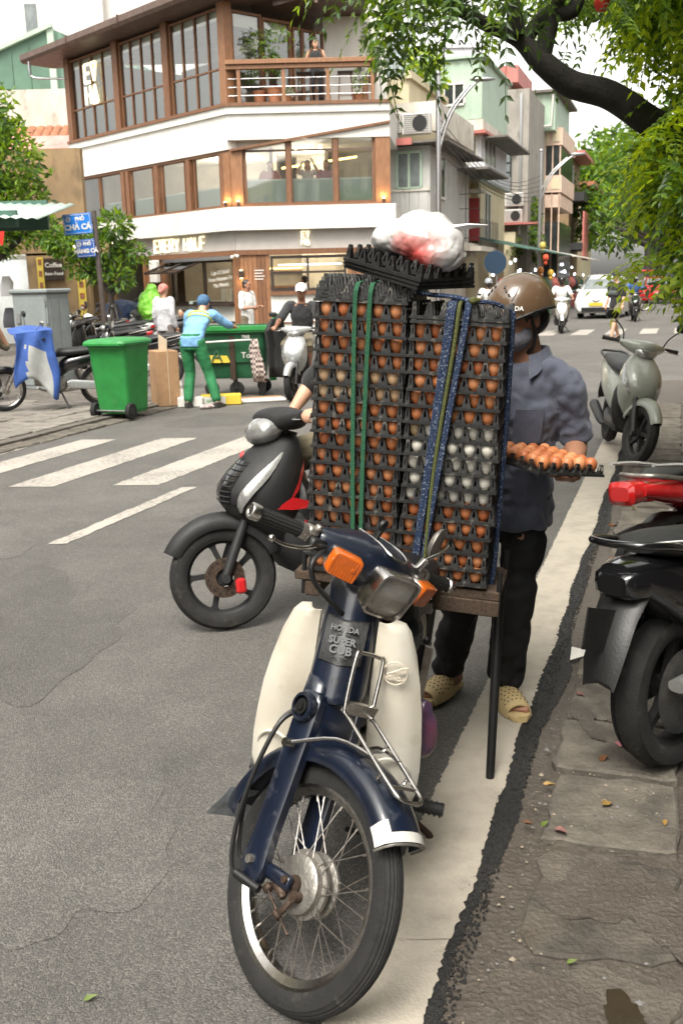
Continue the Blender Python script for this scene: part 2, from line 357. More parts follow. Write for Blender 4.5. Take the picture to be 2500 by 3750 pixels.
def patch(cx, cy, rx, ry, z, m_, name, seed, parent=None, n=46):
    rr = random.Random(seed); ph = [rr.uniform(0, 6.28) for _ in range(6)]; vs = [(cx, cy, z)]
    for i in range(n):
        a = 2*math.pi*i/n; k = 1+.22*math.sin(2*a+ph[0])+.14*math.sin(3*a+ph[1])+.10*math.sin(5*a+ph[2])+.06*math.sin(9*a+ph[3])+.04*math.sin(15*a+ph[4]); vs.append((cx+rx*k*math.cos(a), cy+ry*k*math.sin(a)+.3*rx*k*math.cos(a)*0, z))
    mb = MB(); mb.add(vs, [(0, 1+i, 1+(i+1) % n) for i in range(n)]); return mb.build(name, m_, parent)
for i, (o, y, rx, ry, z) in enumerate(((.36, 2.42, .15, .16, .022), (.30, 1.96, .17, .14, .0185), (.42, 1.62, .12, .12, .0185), (.48, 2.30, .06, .14, .0225), (.19, 3.45, .045, .14, .038), (.18, 4.4, .04, .2, .039))): struct(patch(Re(y)+o, y-.1, rx, ry, z, m_mud, 'mud_patch', 80+i))
m_pud = mat('puddle_water', (.035, .025, .016), .04, n=.2, ns=8)
for i, (o, y, rx, ry) in enumerate(((.41, 1.98, .05, .055), (.10, 1.78, .06, .05))): struct(patch(Re(y)+o, y-.1, rx, ry, .0245, m_pud, 'puddle', 95+i))
# granite kerb stones and pavement on the right
kerb = struct(empty('granite_kerb'))
y = .2
while y < 13:
    L_ = .98 if y < 8 else 1.2; p = Vector((Re(y)+.548, y-.18, 0)); q = Vector((Re(y+L_-.012)+.548, y+L_-.012-.18, 0)); mb = MB(); secs = []
    for w in (p, q):
        secs.append([w+SN*a+Vector((0, 0, b)) for a, b in [(0, 0), (0, .02), (.012, .04), (.035, .05), (.12, .052), (.19, .05), (.19, 0)]])
    mb.loft(secs, True, True, False); mb.build('kerb_stone', m_granite, kerb); y += L_
rp = struct(empty('right_pavement'))
mb = MB(); p0, p1 = Vector((Re(-.5)+.73, -.7, 0)), Vector((Re(15)+.73, 14.8, 0)); mb.add([p0, p0+SN*7, p1+SN*7, p1, *[v+Vector((0, 0, .03)) for v in (p0, p0+SN*7, p1+SN*7, p1)]], [(4, 5, 6, 7), (0, 1, 5, 4), (1, 2, 6, 5), (2, 3, 7, 6), (3, 0, 4, 7)]); mb.build('pavement_bed', m_cement, rp)
for i in range(26):
    for j in range(6):
        o = Vector((Re(2.2)+.745, 2.0, 0))+SD*(i*.42+(.21 if j % 2 else 0))+SN*(j*.42); a = .404
        mb = MB(); slab(mb, [(o+SN*.0).xy, (o+SN*a).xy, (o+SN*a+SD*a).xy, (o+SD*a).xy], .02, .052+rnd.uniform(-.006, .004), .004, 4); mb.build('paving_tile', m_pave, rp)
m_roadd, m_roadl = asphalt('asphalt_dark', (.085, .081, .074)), asphalt('asphalt_light', (.114, .109, .100))
for i, (x, y, rx, ry, m_) in enumerate(((-1.6, 4.6, .5, .9, m_roadd), (-.9, 2.6, .35, .5, m_roadl), (-3.0, 6.5, .9, .8, m_roadl), (1.2, 9.5, .8, 1.6, m_roadl), (-.4, 7.2, .6, .5, m_roadd), (-1.3, 12.2, .9, .5, m_roadd), (3.0, 17, 2.2, 2.6, m_roadl), (-.2, 20, 1.6, 1.2, m_roadd))): struct(patch(x, y, rx, ry, .002, m_, 'road_patch', 120+i, n=90))
# zebra crossing and lane dash
zb = struct(empty('zebra_crossing'))
def stripe(a, w, length, name, parent, z=.004, mt=m_zebra, skew=0.):
    a = Vector((*a, 0)); mb = MB(); n = int(length/.06); vs = []
    for i in range(n+1):
        p = a+SD*(length*i/n); e = .0 if 0 < i < n else 0
        vs += [(*(p+Vector((rnd.gauss(0, .006), 0, 0))).xy, z), (*(p+Vector((w+rnd.gauss(0, .006), skew, 0))).xy, z)]
    mb.add(vs, [(2*i, 2*i+1, 2*i+3, 2*i+2) for i in range(n)]); return mb.build(name, mt, parent)
for k in range(4): stripe((-2.78-.89+.885*k, 8.22-.04*k), .39, 2.68, 'stripe', zb, skew=-.04)
struct(stripe((-1.90, 6.22), .125, 1.86, 'lane_dash', None))
struct(stripe((-3.1, 1.9), .125, 1.9, 'lane_dash', None))
fz = struct(empty('far_zebra_crossing'))
for k in range(5): stripe((5.6+.95*k, 28.6-.1*k), .5, 3.0, 'stripe', fz)
# left pavement with its painted edge, gutter stones and paving
Le = lambda y: -3.41+.306*(y-9.87)
LC = Vector((Le(14.1), 14.1, 0))
lp = struct(empty('left_pavement'))
pm = MB(); poly = [(Le(5)-.42, 5), (LC.x-.28, 13.7), (LC.x-.55, 14.6), (-2.95, 17), (-4.0, 25.2), (-9.5, 31), (-40, 55), (-40, 5)]
pm.prism(poly, .045, (0, 0, .0), (1, 0, 0), (0, 1, 0)); pm.build('pavement_bed', m_cement, lp)
for i in range(22):
    for j in range(16):
        o = Vector((Le(8.5)-.46, 8.5, 0))+SD*(i*.46+(.23 if j % 2 else 0))-SN*(j*.46+.46); a = .445
        if (o+SD*.23).y < 15.0+j*.14-1.2: mb = MB(); slab(mb, [o.xy, (o+SN*a).xy, (o+SN*a+SD*a).xy, (o+SD*a).xy], .03, .062+rnd.uniform(-.008, .006), .005, 3); mb.build('paving_slab', m_pave, lp)
m = MB(); n = 60; vs = []
for i in range(n+1):
    y = 5+(14.1-5)*i/n; vs += [(Le(y)+rnd.gauss(0, .006)-.13, y, .005), (Le(y)+.02+rnd.gauss(0, .006), y, .005)]
for (x, y, x2, y2) in [(LC.x-.32, 14.6, LC.x-.17, 14.75), (-2.65, 16, -2.5, 16.1), (-3.0, 18, -2.85, 18.1), (-3.6, 22, -3.45, 22.1), (-4.1, 25.5, -3.95, 25.5)]: vs += [(x, y, .005), (x2, y2, .005)]
m.add(vs, [(2*i, 2*i+1, 2*i+3, 2*i+2) for i in range(len(vs)//2-1)]); struct(m.build('left_edge_line', m_zebra))
gl = struct(empty('left_gutter'))
for i in range(20):
    o = Vector((Le(6)-.14, 6, 0))+SD*(i*.44); mb = MB(); slab(mb, [(o-SN*.27).xy, o.xy, (o+SD*.42).xy, (o+SD*.42-SN*.27).xy], 0, .02+rnd.uniform(-.006, .006), .006, 4); mb.build('gutter_slab', m_slab, gl)
# ================================================================== corner café
m_white = mat('white_render', (.62, .605, .57), .8, c2=(.54, .52, .48), ns=2.2, str3=(1.6, 1.6, .35), det=8, bump=.15, bs=40)
m_soffit = mat('grey_signboard', (.42, .39, .365), .75, n=.08, ns=3)
m_wood = mat('stained_wood', (.19, .085, .038), .55, c2=(.105, .045, .02), ns=7, str3=(5, 5, .7), bump=.25, bs=40, det=6)
m_woodl = mat('light_wood', (.27, .13, .06), .5, c2=(.17, .075, .033), ns=6, str3=(5, 5, .7), bump=.2, bs=40)
m_brownm = mat('brown_metal', (.10, .062, .048), .5, n=.25, ns=4, bump=.1)
m_darkf = mat('dark_frame', (.028, .017, .013), .45)
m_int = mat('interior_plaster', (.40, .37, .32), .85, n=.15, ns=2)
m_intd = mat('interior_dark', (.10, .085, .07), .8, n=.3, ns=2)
m_floor = mat('interior_floor', (.22, .19, .16), .5, n=.2, ns=3)
m_counter = mat('pale_counter', (.55, .60, .58), .4)
m_blind = mat('roller_blind', (.62, .61, .52), .8)
m_tile = mat('white_tile', (.66, .645, .61), .45, n=.08, ns=8)
m_steel = mat('steel', (.45, .45, .46), .35, 1., n=.2, ns=30)
m_terra = mat('terracotta', (.40, .17, .085), .75, n=.25, ns=15, bump=.2)
m_signlit = mat('lit_letters', (1, .93, .7), .5, emit=(1, .86, .52), es=.42)
m_bulb = mat('bulb', (1, .95, .8), .5, emit=(1, .82, .5), es=6)
m_bulbw = mat('bulb_white', (1, 1, 1), .5, emit=(.92, .97, 1), es=3)
m_warm = mat('warm_strip', (1, .8, .4), .5, emit=(1, .68, .2), es=2.5)
def glassmat(name, tint=(.9, .95, .93), refl=.16, rough=.03):
    m = bpy.data.materials.new(name); m.use_nodes = True; N, L = m.node_tree.nodes, m.node_tree.links; N.clear()
    o = N.new('ShaderNodeOutputMaterial'); t = N.new('ShaderNodeBsdfTransparent'); t.inputs[0].default_value = (*tint, 1)
    gl = N.new('ShaderNodeBsdfGlossy'); gl.inputs['Roughness'].default_value = rough
    fr = N.new('ShaderNodeLayerWeight'); fr.inputs[0].default_value = .35
    mr = N.new('ShaderNodeMapRange'); mr.inputs['To Min'].default_value = refl; mr.inputs['To Max'].default_value = .85; L.new(fr.outputs['Fresnel'], mr.inputs['Value'])
    mx = N.new('ShaderNodeMixShader'); L.new(mr.outputs[0], mx.inputs[0]); L.new(t.outputs[0], mx.inputs[1]); L.new(gl.outputs[0], mx.inputs[2]); L.new(mx.outputs[0], o.inputs[0]); return m
m_glass = glassmat('window_glass', (.86, .9, .87), .22)
m_glassg = glassmat('greenish_glass', (.55, .68, .60), .25)
m_frost = mat('frosted_film', (.42, .50, .46), .35, trans=.0, alpha=.75)
C0 = Vector((-2.63, 27, 0)); E1 = Vector((1, 0, 0)); N1 = Vector((0, 1, 0))
_a = R(42.4); E2 = Vector((math.sin(_a), -math.cos(_a), 0)); N2 = Vector((math.cos(_a), math.sin(_a), 0))     # along the left front, and inwards
def facM(o, e, nin): return Matrix(((e.x, nin.x, 0, o.x), (e.y, nin.y, 0, o.y), (0, 0, 1, 0), (0, 0, 0, 1)))
MR, ML = facM(C0, E1, N1), facM(C0, E2, N2)      # local x along the front (left front runs from -8.2 to 0), y inwards, z up
cafe = empty('cafe_building', C0, 0, 'three storey corner cafe, white bands, wooden window frames and roof terrace', 'building')
for M_ in (MR, ML): pass
_Ti = Matrix.Translation(-C0)
MRl, MLl = _Ti @ MR, _Ti @ ML
LEND, REND = -8.2, 4.1
def corner(d):     # outward offset d of both fronts, miter point in world xy
    a = C0-N1*d; b = C0-N2*d
    t = ((a-b).cross(E1)).z/(E2.cross(E1)).z; return b+E2*t
def footprint(d, rext=0., inner=True):
    L0 = C0+E2*LEND-N2*d; c = corner(d); r0 = C0+E1*(REND+rext)-N1*d
    return [L0, c, r0, Vector((REND-1.5, 35.5, 0)), Vector((-5.2, 37, 0))]
def band(name, z0, z1, d, m, rext=0.):
    mb = MB(_Ti); mb.prism([tuple(p.xy) for p in footprint(d, rext)], z1-z0, (0, 0, z0), (1, 0, 0), (0, 1, 0)); return mb.build(name, m, cafe)
band('ground_floor_slab', 0.0, .14, .0, m_cement)
band('white_band', 2.99, 3.57, .22, m_white, .12)
band('upper_white_band', 5.22, 5.84, .06, m_white)
band('terrace_floor', 5.84, 6.02, .12, m_white)
band('terrace_edge_board', 6.02, 6.10, .16, m_wood)
# the white band over the first floor: level over the left front, rising over the right front
mb = MB(MLl); mb.b2(LEND, -.02, -.06, .25, 5.0, 5.22); mb.build('upper_band_drop', m_white, cafe)
mb = MB(MRl); mb.prism([(.03, 4.985), (.3, 5.0), (4.1, 5.60), (4.1, 5.61), (4.1, 5.7), (.0, 5.7)], -.3, (0, .24, 0), (1, 0, 0), (0, 0, 1)); mb.build('sloping_band', m_white, cafe)
mb = MB(MRl); mb.bar((.02, -.03, 4.97), (4.1, -.03, 5.57), .2, .06, (0, 0, 1)); mb.build('sloping_rail', m_wood, cafe)
mb = MB(MLl); mb.b2(LEND, 0, -.02, .14, 4.93, 5.0); mb.build('window_head', m_wood, cafe)
# inner walls and ceilings
def part(name, m, M_, *boxes, bev=0.):
    mb = MB(M_)
    for b in boxes: mb.b2(*b, bev)
    return mb.build(name, m, cafe)
part('inner_wall', m_int, MRl, (-2.0, 4.0, 4.4, 4.5, .14, 2.99)); part('inner_wall', m_int, MRl, (-4.5, 4.0, 5.5, 5.6, 3.57, 5.22))
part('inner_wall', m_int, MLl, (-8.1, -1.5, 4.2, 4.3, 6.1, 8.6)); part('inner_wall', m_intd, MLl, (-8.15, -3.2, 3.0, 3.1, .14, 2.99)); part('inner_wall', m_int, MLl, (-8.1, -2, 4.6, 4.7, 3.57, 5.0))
part('party_wall', m_white, MRl, (4.0, 4.1, .3, 8.2, 3.57, 5.84)); part('party_wall', m_white, MRl, (3.4, 4.0, .35, 8.2, .14, 2.99))
part('party_wall', m_white, MLl, (-8.2, -8.08, .2, 5, .14, 8.5))
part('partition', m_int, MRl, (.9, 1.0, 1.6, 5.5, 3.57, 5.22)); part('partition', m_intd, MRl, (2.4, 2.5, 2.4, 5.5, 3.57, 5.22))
# ground floor: recessed signboard, wooden beam, cladding
part('signboard', m_soffit, MRl, (.04, 4.1, .02, .2, 2.50, 2.99)); part('signboard', m_soffit, MLl, (-5.2, .0, .02, .2, 2.50, 2.99))
part('beam', m_wood, MRl, (-.02, 4.12, -.02, .18, 2.37, 2.50)); part('beam', m_wood, MLl, (-5.2, .02, -.02, .18, 2.37, 2.50))
def cladding(M_, s0, s1, z0, z1, w=.118):
    cl = part('cladding_backing', m_wood, M_, (s0, s1, .06, .12, z0, z1)); n = max(1, round((s1-s0)/w)); w = (s1-s0)/n
    for i in range(n):
        mb = MB(M_); mb.b2(s0+i*w+.003, s0+(i+1)*w-.003, rnd.uniform(.02, .03), .06, z0, z1, .004); mb.build('plank', m_woodl if rnd.random() < .5 else m_wood, cl)
cladding(MRl, .0, .9, .3, 2.37); cladding(MRl, 2.95, 4.1, .3, 2.37); cladding(MLl, -4.6, -3.2, .3, 2.37); cladding(MLl, -.16, -.0, .3, 2.37)
part('plinth', m_white, MRl, (-.02, 4.12, -.03, .2, .0, .3)); part('plinth', m_white, MLl, (-4.6, .0, -.03, .2, 0, .3))
def window(M_, s0, s1, z0, z1, y=.05, t=.05, dep=.08, mul=(), tr=(), fm=m_wood, gm=m_glass, name='window', frost=None):
    f = MB(M_); f.b2(s0, s0+t, y-dep/2, y+dep/2, z0, z1); f.b2(s1-t, s1, y-dep/2, y+dep/2, z0, z1); f.b2(s0+t, s1-t, y-dep/2, y+dep/2, z0, z0+t); f.b2(s0+t, s1-t, y-dep/2, y+dep/2, z1-t, z1)
    o = f.build(name, fm, cafe)
    for s in mul: mm = MB(M_); mm.b2(s-t*.4, s+t*.4, y-dep/2+.006, y+dep/2-.006, z0+t, z1-t); mm.build('mullion', fm, o)
    for z in tr: mm = MB(M_); mm.b2(s0+t, s1-t, y-dep/2+.012, y+dep/2-.012, z-t*.4, z+t*.4); mm.build('transom', fm, o)
    ss = [s0+t*.8, *mul, s1-t*.8]
    for a, b in zip(ss[:-1], ss[1:]): p = MB(M_); p.quad((a, y, z0+t*.8), (b, y, z0+t*.8), (b, y, z1-t*.8), (a, y, z1-t*.8)); p.build('pane', gm, o)
    return o
# serving window on the left front
window(MLl, -3.05, -.16, 1.12, 2.28, .1, .06, .1, (-1.55,), (), m_darkf)
part('serving_panel', m_tile, MLl, (-3.05, -1.58, .06, .14, .66, 1.08), (-1.52, -.16, .06, .14, .66, 1.08)); part('serving_panel', m_tile, MLl, (-3.05, -1.58, .06, .14, .3, .62), (-1.52, -.16, .06, .14, .3, .62))
part('serving_shelf', m_darkf, MLl, (-3.1, -.14, -.16, .14, 1.07, 1.12), (-3.05, -.16, .02, .14, .62, .66), (-1.58, -1.52, .03, .14, .3, 1.07), (-3.12, -3.05, .03, .15, .3, 2.3))
part('roller_shutter_box', m_steel, MLl, (-3.3, -.1, -.12, .05, 2.27, 2.36))
mb = MB(MLl); mb.bar((-2.4, -.05, 2.22), (-2.4, -.75, 1.98), 1.6, .02, (0, 0, 1)); mb.build('flap_pane', m_glassg, cafe)
mb = MB(MLl); [mb.bar((s, -.04, 2.24), (s, -.78, 1.99), .04, .05) for s in (-3.2, -2.4, -1.6)]; mb.b2(-3.22, -1.58, -.80, -.75, 1.95, 2.0); mb.build('flap_frame', m_darkf, cafe)
# right front ground window
window(MRl, .92, 2.92, 1.42, 2.33, .08, .07, .1, (1.9,), (1.9,), m_darkf)
part('window_sill', m_wood, MRl, (.9, 2.95, -.05, .12, 1.32, 1.42)); part('tile_panel', m_tile, MRl, (.9, 2.95, .04, .12, .62, 1.32)); part('tile_panel', m_tile, MRl, (.9, 2.95, .04, .12, .3, .58)); part('ledge', m_wood, MRl, (.9, 2.95, .0, .12, .58, .62))
part('bar_counter', m_counter, MRl, (-1.5, 3.2, 1.6, 2.1, .14, 1.2)); part('bar_shelf', m_woodl, MRl, (.2, 3.3, 4.1, 4.4, 1.5, 1.56), (.2, 3.3, 4.1, 4.4, 1.95, 2.0))
part('bar_light', m_warm, MRl, (.6, 3.2, 4.2, 4.24, 2.05, 2.1)); part('bar_light', m_bulbw, MRl, (1.0, 2.8, 2.2, 2.24, 2.12, 2.15))
for i in range(7):
    mb = MB(_Ti @ Matrix.Translation(MR @ Vector((.4+i*.35, 1.8, 1.2)))); mb.lathe([(0, 0), (.07, 0), (.08, .12), (.075, .24), (.05, .26), (0, .26)], 12); mb.build('jar', [m_counter, m_steel, m_tile][i % 3], cafe)
for s in (-1.1, -.72): mb = MB(MLl); mb.lathe([(0, 1.14), (.10, 1.14), (.10, 1.5), (.09, 1.52), (0, 1.52)], 16, (s, .42, 0)); mb.build('urn', m_tile, cafe)
for k, t_ in enumerate(('Cup Of Relief', 'From Vietnam To', 'The World')):
    text_mesh(t_, .15, .003, MLl @ Matrix.Translation((-.78, .06, 1.95-.17*k)) @ Matrix.Rotation(R(90), 4, 'X') @ Matrix.Rotation(R(4), 4, 'Z'), 'window_lettering', m_white, cafe)
for k in range(4): mb = MB(MRl); mb.b2(.50, .50+(.24, .2, .26, .22)[k], .012, .018, 1.96-.075*k, 1.985-.075*k); mb.build('plaque_line', m_white, cafe)
# lit lettering: strokes of the wordmark, each letter built from bars
def letter(mb, ch, x, z, h, t, y, M_=None):
    w = h*.58
    def seg(a, b): mb.bar((x+a[0]*w, y, z+a[1]*h), (x+b[0]*w, y, z+b[1]*h), .05, t, (0, 0, 1) if abs(a[0]-b[0]) > .01 else (1, 0, 0))
    S = {'E': [((0, 0), (0, 1)), ((0, 1), (1, 1)), ((0, .5), (.9, .5)), ((0, 0), (1, 0))], 'V': [((0, 1), (1, 1)), ((0, 1), (.5, 0)), ((1, 1), (.5, 0))], 'R': [((0, 0), (0, 1)), ((0, 1), (.9, 1)), ((.9, 1), (.9, .5)), ((0, .5), (.9, .5)), ((.4, .5), (1, 0))],
         'Y': [((0, 1), (.5, .5)), ((1, 1), (.5, .5)), ((.5, .5), (.5, 0))], 'H': [((0, 0), (0, 1)), ((1, 0), (1, 1)), ((0, .5), (1, .5))], 'A': [((0, 0), (.5, 1)), ((1, 0), (.5, 1)), ((0, 0), (1, 0)), ((.15, .15), (.85, .15)), ((.25, .28), (.75, .28))], 'L': [((0, 0), (0, 1)), ((0, 0), (1, 0))], 'F': [((0, 0), (0, 1)), ((0, 1), (1, 1)), ((0, .5), (.85, .5))]}
    for a, b in S[ch]: seg(a, b)
def wordmark(txt, M_, s, z, h, t, y, adv):
    sg = empty('lit_sign'); bpy.data.objects.remove(sg)
    for ch in txt:
        if ch != ' ': mb = MB(M_); letter(mb, ch, s, z, h, t, y); mb.build('lit_letter', m_signlit, cafe)
        s += adv if ch != ' ' else adv*.75
wordmark('EVERY HALF', MLl, -3.80, 2.575, .33, .044, -.02, .262)
def evha(M_, s, z, h, t, y):
    for i, ch in enumerate('EVHA'):
        mb = MB(M_); letter(mb, ch, s+(i % 2)*h*.80, z-(i//2)*h*1.22, h, t, y); mb.build('lit_letter', m_signlit, cafe)
evha(MRl, 1.76, 2.78, .15, .03, -.01)
evha(MLl, -6.95, 7.62, .50, .075, -.075)
# first floor windows, posts, corner cladding
fl = [(-8.05, -6.75), (-6.72, -5.45), (-4.95, -3.72), (-3.28, -2.12), (-1.7, -.5)]
for a, b in fl: window(MLl, a, b, 3.62, 4.95, .06, .04, .08)
for s in (-8.12, -5.3, -5.05, -3.5, -1.92, -.36): part('post', m_wood, MLl, (s-.09, s+.09, -.03, .16, 3.57, 4.94))
part('sill', m_wood, MLl, (LEND, -.0, -.06, .16, 3.57, 3.63)); part('sill', m_wood, MRl, (.0, 4.1, -.06, .16, 3.57, 3.63))
part('corner_panel', m_woodl, MLl, (-.27, .02, -.04, .12, 3.63, 4.93)); part('corner_panel', m_woodl, MRl, (-.0, .30, -.04, .12, 3.63, 4.97))
part('corner_panel', m_woodl, MRl, (3.72, 4.1, -.04, .3, 3.63, 5.5))
for (a, b), zt in zip(((.33, 1.47), (1.51, 2.68), (2.72, 3.70)), (5.02, 5.22, 5.40)):
    f = MB(MRl); y, t = .06, .045; zt2 = zt+.155
    f.bar((a+.02, y, 3.63), (a+.02, y, zt), t, .09, (1, 0, 0)); f.bar((b-.02, y, 3.63), (b-.02, y, zt2), t, .09, (1, 0, 0)); f.b2(a, b, y-.04, y+.04, 3.63, 3.68); f.bar((a, y, zt), (b, y, zt2), .08, .05)
    o = f.build('window', m_wood, cafe); p = MB(MRl); p.quad((a, y, 3.63), (b, y, 3.63), (b, y, zt2), (a, y, zt)); p.build('pane', m_glass, o)
    mm = MB(MRl); mm.b2(a+.03, b-.03, y-.03, y+.03, 4.93, 4.98); mm.build('transom', m_brownm, o)
for s in (1.49, 2.70): part('post', m_wood, MRl, (s-.055, s+.055, -.03, .15, 3.6, 5.18 if s < 2 else 5.36))
part('window_counter', m_counter, MRl, (.1, 3.9, .2, .55, 4.22, 4.27)); part('counter_film', m_frost, MRl, (.3, 3.75, .12, .13, 3.66, 4.22)); part('window_counter', m_counter, MLl, (-6.7, -.4, .2, .5, 4.10, 4.15)); part('counter_film', m_frost, MLl, (-6.7, -.5, .12, .13, 3.66, 4.10))
mb = MB(MRl); mb.bar((1.2, 2.2, 4.75), (3.3, 2.3, 5.02), .05, .05); mb.build('strip_lamp', m_warm, cafe)
for s, y, z in ((1.65, 1.0, 5.08), (2.3, 1.2, 5.15), (-1.2, 1, 5.1)): mb = MB(MRl); mb.ell((s, y, z), (.05, .05, .05), 10, 6); mb.build('spot_lamp', m_bulb, cafe)
for M_, s in ((MLl, -.2), (MRl, .16), (MRl, 3.92)):
    mb = MB(M_); mb.cyl((s, -.09, 3.63), (s, -.09, 3.71), .035, n=10); mb.cyl((s, -.09, 3.71), (s, -.09, 3.725), .028, n=10, mi=1); mb.build('uplighter', [m_darkf, m_bulb], cafe)
mb = MB(MRl); mb.b2(.1, .2, -.09, .0, 1.78, 1.98, mi=0); mb.b2(.115, .185, -.075, -.01, 1.772, 1.78, mi=1); mb.b2(.115, .185, -.075, -.01, 1.98, 1.988, mi=1); mb.build('wall_lamp', [m_darkf, m_bulb], cafe)
mb = MB(MRl); mb.ell((-.06, -.16, 2.32), (.05, .07, .05), 10, 6); mb.ell((.08, -.16, 2.34), (.05, .07, .05), 10, 6); mb.cyl((0, .0, 2.4), (0, -.14, 2.34), .015); mb.build('flood_lamps', m_white, cafe)
def spot(loc, e, c, r=.03):
    d = bpy.data.lights.new('lamp_light', 'POINT'); d.energy = e; d.color = c; d.shadow_soft_size = r; o = bpy.data.objects.new('lamp_light', d); col.objects.link(o); o.location = loc; return o
for M_, v in ((ML, (-.2, -.15, 3.78)), (MR, (.16, -.15, 3.78)), (MR, (3.92, -.15, 3.78))): spot(M_ @ Vector(v), 2.2, (1, .62, .22))
spot(MR @ Vector((.15, -.14, 1.68)), 1.6, (1, .62, .25)); spot(MR @ Vector((1.9, 2.6, 2.3)), 40, (1, .8, .55), .2); spot(MR @ Vector((2, 2.4, 4.9)), 50, (1, .85, .65), .2); spot(ML @ Vector((-3, 2.2, 4.8)), 60, (1, .88, .7), .2); spot(ML @ Vector((-1.6, 1.8, 2.2)), 30, (1, .82, .6), .2)
# second floor: glazed room under the roof
fl = [(-8.05, -5.45), (-5.1, -2.86), (-2.5, -.2)]
for a, b in fl:
    w_ = window(MLl, a, b, 6.10, 8.42, .06, .05, .09, (a+(b-a)*.25, a+(b-a)*.5, a+(b-a)*.75), (6.98,), m_wood)
    part('lower_film', m_glassg, MLl, (a+.04, b-.04, .075, .08, 6.14, 6.95)); part('blind', m_blind, MLl, (a+.06, b-.06, .14, .16, 8.16, 8.4))
for s in (-8.12, -5.27, -2.68, -.1): part('post', m_woodl if s > -.2 else m_wood, MLl, (s-.14, s+.14, -.05, .2, 6.1, 8.5))
# recessed wall of the terrace room
_b = R(40); E3 = Vector((math.cos(_b), math.sin(_b), 0)); N3 = Vector((-math.sin(_b), math.cos(_b), 0)); MT = _Ti @ facM(C0+Vector((.12, .12, 0)), E3, N3)
window(MT, .05, 1.0, 6.1, 8.35, .05, .06, .1, (), (), m_wood); window(MT, 1.02, 1.95, 6.1, 8.3, .05, .06, .1, (), (), m_wood)
part('blind', m_blind, MT, (.12, .95, .12, .14, 8.0, 8.3), (1.1, 1.9, .12, .14, 8.0, 8.26))
window(MT, 2.0, 2.35, 6.1, 8.2, .05, .05, .1, (), (), m_wood); window(MT, 2.37, 2.72, 6.1, 8.2, .1, .05, .1, (), (), m_wood); window(MT, 2.74, 3.05, 6.1, 8.2, .05, .05, .1, (), (), m_wood)
mb = MB(_Ti); q = C0+E3*3.2; mb.b2(q.x, q.x+1.7, q.y+.1, q.y+.3, 6.0, 8.6); wl_ = mb.build('terrace_brick_wall', m_white, cafe)
mb = MB(_Ti); mb.b2(q.x+.9, q.x+1.02, q.y-.06, q.y+.1, 7.22, 7.36, mi=0); mb.b2(q.x+.93, q.x+.99, q.y-.04, q.y+.08, 7.36, 7.37, mi=1); mb.build('terrace_wall_lamp', [m_darkf, m_bulb], cafe)
mb = MB(MT); mb.b2(1.2, 1.85, .5, .53, 6.7, 7.5); mb.build('menu_board', m_woodl, cafe)
# roof: sloped eave over the left front with brown fascia and gutter pipe
mb = MB(MLl); mb.prism([(-.72, 8.52), (-.80, 8.60), (-.80, 8.76), (.4, 9.05), (5, 9.4), (5, 9.2), (.3, 8.5)], 10.2, (LEND-1.4, 0, 0), (0, 1, 0), (0, 0, 1)); mb.build('roof', m_brownm, cafe)
mb = MB(MRl); mb.b2(.6, 3.6, .5, 6, 8.62, 8.74); mb.build('terrace_canopy', m_brownm, cafe); mb = MB(MRl); mb.bar((1.2, .6, 8.55), (2.8, .6, 8.9), .08, .1); mb.bar((2.3, .5, 8.58), (2.3, 3, 8.58), .08, .08); mb.build('canopy_beam', m_brownm, cafe)
for s in (-6.6, -3.7, -1.0): mb = MB(MLl); mb.b2(s-.015, s+.015, -.83, -.6, 8.57, 8.79); mb.build('fascia_joint', m_brownm, cafe)
mb = MB(MLl); mb.tube([(-9.2, -.7, 8.55), (-9.2, -.7, 8.25), (-9.1, -.6, 8.05), (-8.2, -.05, 7.95)], .035, 8, sub=4); mb.build('downpipe', m_steel, cafe)
# terrace railing
rl = MB(MRl); rl.b2(-.02, 3.78, -.16, .14, 7.00, 7.11, .01); rl.b2(-.02, 3.78, -.10, .06, 6.90, 6.99); rl.b2(3.62, 3.84, -.1, 2.6, 6.90, 6.98); rl.build('handrail', m_woodl, cafe)
for s in (.3, 1.43, 2.55, 3.68): part('railing_post', m_woodl, MRl, (s-.045, s+.045, -.07, .03, 6.1, 6.9))
part('railing_post', m_wood, MRl, (3.45, 3.62, 1.2, 1.36, 6.1, 6.9))
for z in (6.28, 6.48, 6.68): mb = MB(MRl); mb.cyl((0, -.02, z), (3.68, -.02, z), .009, n=6); mb.cyl((3.68, -.02, z), (3.75, 2.5, z), .009, n=6); mb.build('railing_cable', m_steel, cafe)
mb = MB(MLl); mb.b2(-8, -3, 2.6, 2.7, 6.1, 6.3); mb.build('bench', m_wood, cafe)
# steps and side passage at the far end of the left front
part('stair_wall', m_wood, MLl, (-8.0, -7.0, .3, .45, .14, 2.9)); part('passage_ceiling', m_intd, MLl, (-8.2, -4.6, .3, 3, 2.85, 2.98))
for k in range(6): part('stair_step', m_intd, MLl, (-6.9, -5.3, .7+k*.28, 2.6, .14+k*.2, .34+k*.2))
part('meter_box', m_white, MLl, (-4.0, -3.62, -.14, .02, 1.72, 2.36), bev=.03)
